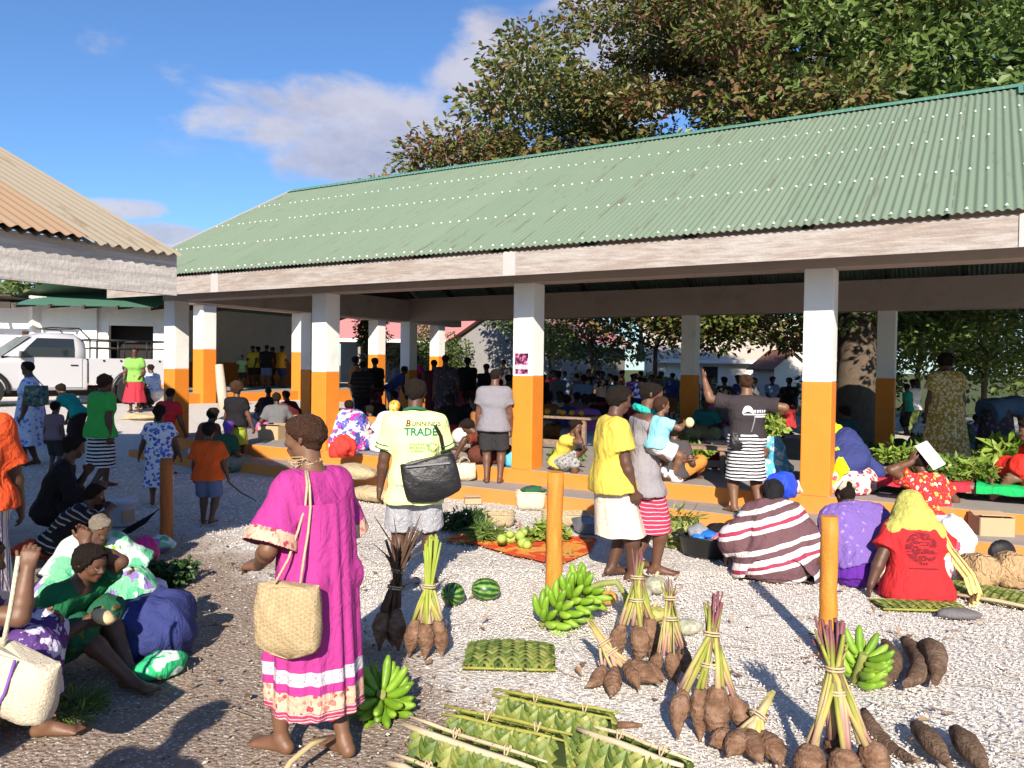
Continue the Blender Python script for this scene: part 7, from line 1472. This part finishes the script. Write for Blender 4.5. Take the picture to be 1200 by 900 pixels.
greens('greens_heap', 540, 622, .01, .48, .36, .22, 'dark green heap of fern leaves at the end of the orange red cloth', M_gd, 1500, .07, .3, .12)
greens('greens_heap', 572, 634, .02, .2, .2, .14, 'spring onions behind the pale green fruit', M_gm, 300, .14, .12, .1)
greens('greens_heap', 640, 636, .02, .36, .26, .2, 'yellow green fruit leaves piled left of the orange post', M_gl, 700, .07, .5, .12)
greens('greens_heap', 184, 690, .0, .36, .30, .20, 'heap of round dark green leaves beside the old woman', M_gd, 900, .07, .6, .12)
greens('greens_heap', 905, 515, FZ+.2, .22, .2, .3, 'light green leaf bunch held at the hip of the waving woman', M_gl, 420, .11, .45, -.1)
bpos = JR['ob'].location; C.objects['greens_heap.004'].location = (bpos.x+.27, bpos.y+.02, bpos.z+.82); C.objects['greens_heap.004'].scale = (.8, .8, 1)
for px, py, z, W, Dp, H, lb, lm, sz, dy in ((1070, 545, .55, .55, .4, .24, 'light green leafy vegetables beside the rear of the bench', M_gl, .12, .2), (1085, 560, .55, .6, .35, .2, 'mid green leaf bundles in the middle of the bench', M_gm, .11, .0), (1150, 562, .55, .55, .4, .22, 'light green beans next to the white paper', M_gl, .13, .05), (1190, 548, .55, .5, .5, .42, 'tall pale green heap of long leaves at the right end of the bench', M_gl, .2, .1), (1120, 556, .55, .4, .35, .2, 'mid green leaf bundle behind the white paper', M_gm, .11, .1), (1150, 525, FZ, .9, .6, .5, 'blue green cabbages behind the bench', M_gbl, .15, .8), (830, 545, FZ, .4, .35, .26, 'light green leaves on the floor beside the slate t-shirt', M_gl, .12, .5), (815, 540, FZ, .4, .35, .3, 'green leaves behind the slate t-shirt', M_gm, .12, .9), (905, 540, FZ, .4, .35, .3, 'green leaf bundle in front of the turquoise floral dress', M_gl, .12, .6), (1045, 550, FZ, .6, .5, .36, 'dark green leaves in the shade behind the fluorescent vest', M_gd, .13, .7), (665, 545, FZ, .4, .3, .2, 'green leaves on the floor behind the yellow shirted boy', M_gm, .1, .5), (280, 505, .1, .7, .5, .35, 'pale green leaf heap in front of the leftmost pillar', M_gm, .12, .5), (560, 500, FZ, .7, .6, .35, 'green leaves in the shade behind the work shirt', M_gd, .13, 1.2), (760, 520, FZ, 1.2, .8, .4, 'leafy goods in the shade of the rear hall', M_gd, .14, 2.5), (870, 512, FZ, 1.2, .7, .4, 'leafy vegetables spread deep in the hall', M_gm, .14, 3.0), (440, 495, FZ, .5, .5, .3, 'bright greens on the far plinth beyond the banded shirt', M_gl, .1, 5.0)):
    greens('greens_heap', px, py, z, W, Dp, H, lb, lm, 560, sz, .35, dy)
MB().ell((0, 0, .12), (.16, .16, .13), 18, 10).build('gourd', mat('dark_gourd', (.03, .06, .015), .5), None, onto(1072, 535, FZ, .5)); tag(C.objects['gourd'], 'big dark green gourd in the shade beside the gold floral dress', 'gourd')
# bench on the right, planks, tables in the hall
def bench(s0, s1, w0, d, h, label, cloths=(), m_=M_timber, name='bench'):
    o = empty(name, hw(s0, w0, FZ), -TH, label, 'bench'); L = s1-s0
    m = MB()
    for k_ in range(3): m.box((L/2, d*(k_+.5)/3, h-.02), (L, d/3-.012, .04))
    m.build('top', m_, o)
    for x in (.12, L-.12):
        for y in (.06, d-.06): MB().box((x, y, (h-.04)/2), (.06, .06, h-.04)).build('leg', m_, o)
    m = MB(); m.beam((.12, .06, .12), (L-.12, .06, .12), .04, .08); m.build('rail', m_, o)
    return o
b1 = bench(4.05, 9.0, .55, .9, .17, 'long low wooden bench of vegetables behind the red floral dress')
for x0, x1, m_, nm, lb in ((4.25, 5.25, cl('carmine_cloth', (.45, .03, .05)), 'bench_cloth', 'carmine red cloth hanging over the front of the vegetable bench'), (5.3, 6.0, cl('emerald_cloth', (.01, .38, .10)), 'bench_cloth', 'emerald green cloth at the right part of the vegetable bench')):
    m = MB(); rings = [[(x, y, z+.006*math.sin(x*22+j)) for x in np.linspace(0, x1-x0, 24)] for j, (y, z) in enumerate(((.8, .012), (.3, .014), (.0, .014), (-.018, .0), (-.022, -.07)))]
    m.loft(rings, False, 0, True, False); tag(m.build(nm, m_, None, hw(x0, .53, FZ+.17), -TH), lb, 'cloth')
bench(1.05, 2.35, .5, .35, .24, 'weathered plank bench behind the boy in the yellow shirt'); bench(1.2, 2.6, 1.1, .35, .34, 'second weathered plank bench deeper in the hall', name='bench')
bench(-1.6, .0, 2.4, .8, .55, 'wooden table with fruit behind the man in the work shirt', name='table')
for i in range(9):
    p = hw(-1.4+.14*i, 2.55+random.uniform(0, .3), FZ+.55+.05); tag(MB().ell((0, 0, 0), (.05, .05, .048), 12, 8).build('orange_fruit', mat('orange_peel', (.6, .28, .03), .5, .2), None, p), 'yellow orange fruit on the wooden table behind the work shirt', 'fruit', 'yellow orange fruits on the hall table')
lump('cloth_bundle', tuple(hw(3.72, .12, FZ)), (.15, .10, .17), mat('crumpled_white_plastic', (.5, .5, .5), .5), 'crumpled white plastic on the floor edge by the bench', 'plastic', 0, .22, seed=50)
# log leaning at the wing, stick, loaf
q = atd(262, 470, 20.5); tag(MB().tube([(0, 0, 0), (-.12, .1, .6), (-.22, .2, 1.2)], [.13, .12, .10], 12, jit=.06).build('log', mat('bare_wood', (.50, .40, .32), .85, .15), None, (q.x+.25, q.y-.6, .45)), 'pale bare log leaning on the first pillar of the wing', 'log')
q = JO['ob'].location; MM = Matrix.Translation(q) @ Matrix.Rotation(R(2), 4, 'Z'); a = MM @ Vector(JO['wr'][1]+V3(.01, .02, -.07)); e = at(300, 588)
tag(MB().tube([a-a, (e-a)*.4+Vector((0, 0, -.02)), (e-a)*.75+Vector((0, 0, .0)), e-a+Vector((0, 0, .01))], [.009, .008, .007, .004], 6, jit=.1).build('stick', M_dry, None, a), 'thin crooked stick dragged by the boy in orange', 'stick')
q = JK['ob'].location; MM = Matrix.Translation(q) @ Matrix.Rotation(R(-98), 4, 'Z'); a = MM @ Vector(JK['wr'][1]+V3(.0, .085, .022)); tag(MB().ell((0, 0, 0), (.062, .045, .035), 14, 9, jit=.05).build('bread', mat('bread_crust', (.62, .47, .26), .7, .2, 14), None, a, (.2, .5, .4)), 'piece of bread held over the knee of the woman in bottle green', 'bread')
q = JBB['ob'].location; MM = Matrix.Translation(q) @ Matrix.Rotation(R(-72), 4, 'Z'); a = MM @ Vector(JBB['wr'][1]+V3(.0, .05, .012)); tag(MB().ell((0, 0, 0), (.036, .034, .042), 14, 9, jit=.05).build('bread_roll', mat('bread_crust', (0, 0, 0)), None, a), 'bread roll in the hand of the baby', 'bread')
# grass tuft, litter
q = at(66, 838); V, F = leaves([((random.uniform(-.13, .13), random.uniform(-.12, .12), .03), .09, .03) for _ in range(6)], 120, .09, .08); V[:, 2] = np.maximum(V[:, 2], .003); tag(link('grass', fastmesh('grass', V, F), M_gm, None, (q.x, q.y, 0)), kind='stuff')
pd = [((random.uniform(-2.6, 3.6), random.uniform(3.2, 8.4), .012), .12, .004) for _ in range(130)]
V, F = leaves(pd, 2, .075, .5, 2.5); V[:, 2] = np.maximum(V[:, 2], .004); tag(link('leaf_litter', fastmesh('leaf_litter', V, F), mat('fallen_leaves', (1, 1, 1), .85, custom=stone_mat([(0, (.12, .06, .03)), (.5, (.26, .16, .09)), (1, (.40, .30, .20))])), None, (0, 0, .008)), kind='stuff')
m = MB()
for _ in range(220):
    x, y = random.uniform(-2.2, 4.2), random.uniform(3.2, 8.6); a = random.uniform(0, 3.14); L_ = random.uniform(.08, .3); d = Vector((math.cos(a), math.sin(a), 0)); s_ = Vector((-d.y, d.x, 0))*random.uniform(-.05, .05)
    m.tube([Vector((x, y, .012)), Vector((x, y, .02))+d*L_*.5+s_, Vector((x, y, .012))+d*L_], [.0025, .002, .001], 4)
tag(m.build('straw_litter', mat('dry_straw', (.30, .22, .13), .9, .2)), kind='stuff')

# ------------------------------------------------------------------ pickup truck
def pickup():
    g0 = atd(70, 470, 20.6); zg = float(gz(g0.x, 20.6)); o = empty('pickup_truck', (g0.x, 20.6, zg-.02), R(225), 'white single cab pickup truck with a black pipe rack over its bed', 'pickup truck')
    o.scale = (1.05, 1.05, 1.05)
    # side view stations along x (front at +x), profile as (x, bottom, top) with rounded sections
    M_pw = mat('white_car_paint', (.46, .46, .48), .22, .02, spec=.5); W = .86
    def ring(x, zb, zt, w_, tum=.0, n=6):
        pts = []
        for sg in (1, -1):
            ys = [w_*.97, w_, w_, w_*(1-tum*.5), w_*(1-tum), w_*(1-tum)-.10]; zs = [zb, zb+.08, zb+(zt-zb)*.45, zb+(zt-zb)*.8, zt-.05, zt]
            q = [(x, sg*y, z) for y, z in zip(ys, zs)]; pts += q if sg > 0 else q[::-1]
        return pts
    MB().loft([ring(2.62, .55, .80, .74), ring(2.55, .42, .98, .82), ring(2.2, .40, 1.06, W), ring(1.45, .38, 1.14, W), ring(1.25, .38, 1.16, W), ring(-.35, .38, 1.16, W), ring(-.38, .38, 1.14, W)]).build('body', M_pw, o)
    cabr = [ring(1.42, 1.10, 1.13, .80), ring(.72, 1.10, 1.68, .80, .22), ring(.45, 1.10, 1.76, .80, .24), ring(-.15, 1.10, 1.76, .80, .24), ring(-.36, 1.10, 1.60, .80, .18)]
    MB().loft(cabr).build('cab', M_pw, o)
    for sg in (-1, 1):
        d = MB().box((.40, sg*.872, .80), (1.30, .012, .70)).build('door', M_pw, o)
        b = MB(); b.quad([(1.06, sg*.815, 1.18), (-.10, sg*.815, 1.18), (-.10, sg*.815, 1.40), (.90, sg*.815, 1.40)]); b.quad([(.90, sg*.815, 1.40), (-.10, sg*.815, 1.40), (-.10, sg*.728, 1.62), (.68, sg*.728, 1.62)]); w_ = b.build('window', M_glass, d); w_.modifiers.new('thickness', 'SOLIDIFY').thickness = .012
        MB().box((-.08, sg*.885, .98), (.16, .02, .03)).build('handle', M_black, d)
        MB().box((1.02, sg*.96, 1.22), (.12, .18, .15)).build('mirror', M_black, o)
        MB().box((2.46, sg*.62, .82), (.22, .30, .16)).build('headlight', mat('lamp_glass', (.5, .5, .5), .1, 0), o)
        m = MB(); m.loft([[(x, sg*y, z) for x, z in ((-.42, .50), (-.42, 1.16), (-2.55, 1.16), (-2.55, .50))] for y in (.80, .87)], smooth=False); m.build('bed_side', M_pw, o)
        for x in (-.75, -1.15, -1.6, -2.1): MB().tube([(x, sg*.868, 1.10), (x, sg*.885, 1.10)], .028, 8).build('tie_hook', M_black, o)
        MB().tube([(-1.25, sg*.868, .93), (-1.25, sg*.882, .93)], .075, 12).build('fuel_cap', M_black, o)
        for x in (1.75, -1.42):
            m = MB(); m.tube([(x, sg*.70, .37), (x, sg*.885, .37)], [.37, .37], 28); t_ = m.build('tyre', mat('tyre_rubber', (.015, .015, .015), .8), o); MB().tube([(x, sg*.87, .37), (x, sg*.893, .37)], [.2, .17], 20).build('rim', mat('rim_steel', (.3, .3, .3), .4, metal=.8), t_)
            MB().tube([(x+.46*math.cos(a), sg*.876, .37+.46*math.sin(a)) for a in np.linspace(-.1, 3.25, 14)], .055, 8).build('wheel_arch', M_black, o)
    MB().box((-1.5, 0, .62), (2.2, 1.6, .1)).build('bed_floor', M_dark, o); MB().box((-2.56, 0, .83), (.06, 1.66, .62)).build('tailgate', M_pw, o); MB().box((.3, 0, .34), (4.6, 1.3, .22)).build('chassis', M_dark, o)
    b = MB(); b.quad([(1.36, .70, 1.16), (1.36, -.70, 1.16), (.76, -.62, 1.64), (.76, .62, 1.64)]); w_ = b.build('windscreen', mat('pale_sky_glass', (.25, .30, .30), .08, 0, spec=.6), o); w_.location = (.035, 0, .02); w_.modifiers.new('thickness', 'SOLIDIFY').thickness = .01
    MB().box((2.60, 0, .55), (.16, 1.66, .22)).build('bumper', M_black, o)
    m = MB(); z1, z2 = 1.18, 1.62
    for y in (-.80, .80):
        for z in (1.42, z2): m.tube([(-.45, y, z), (-2.5, y, z)], .018, 6)
        for x in (-.45, -1.1, -1.8, -2.5): m.tube([(x, y, 1.15), (x, y, z2)], .018, 6)
        m.tube([(-.45, y, z2), (-.2, y, 1.88), (.35, y*.8, 1.88)], .018, 6)
    for x in (-.45, -1.1, -1.8, -2.5): m.tube([(x, -.8, z2), (x, .8, z2)], .018, 6)
    m.tube([(.35, -.64, 1.88), (.35, .64, 1.88)], .018, 6); m.tube([(-.2, -.8, 1.88), (-.2, .8, 1.88)], .018, 6); m.build('pipe_rack', M_black, o)
pickup()
q = atd(172, 478, 17.5); lump('sack', (q.x, q.y, float(gz(q.x, q.y))), (.55, .2, .14), M_sack, 'flat brown sack on the sunlit ground near the truck', 'sack', .1, .2, seed=60)
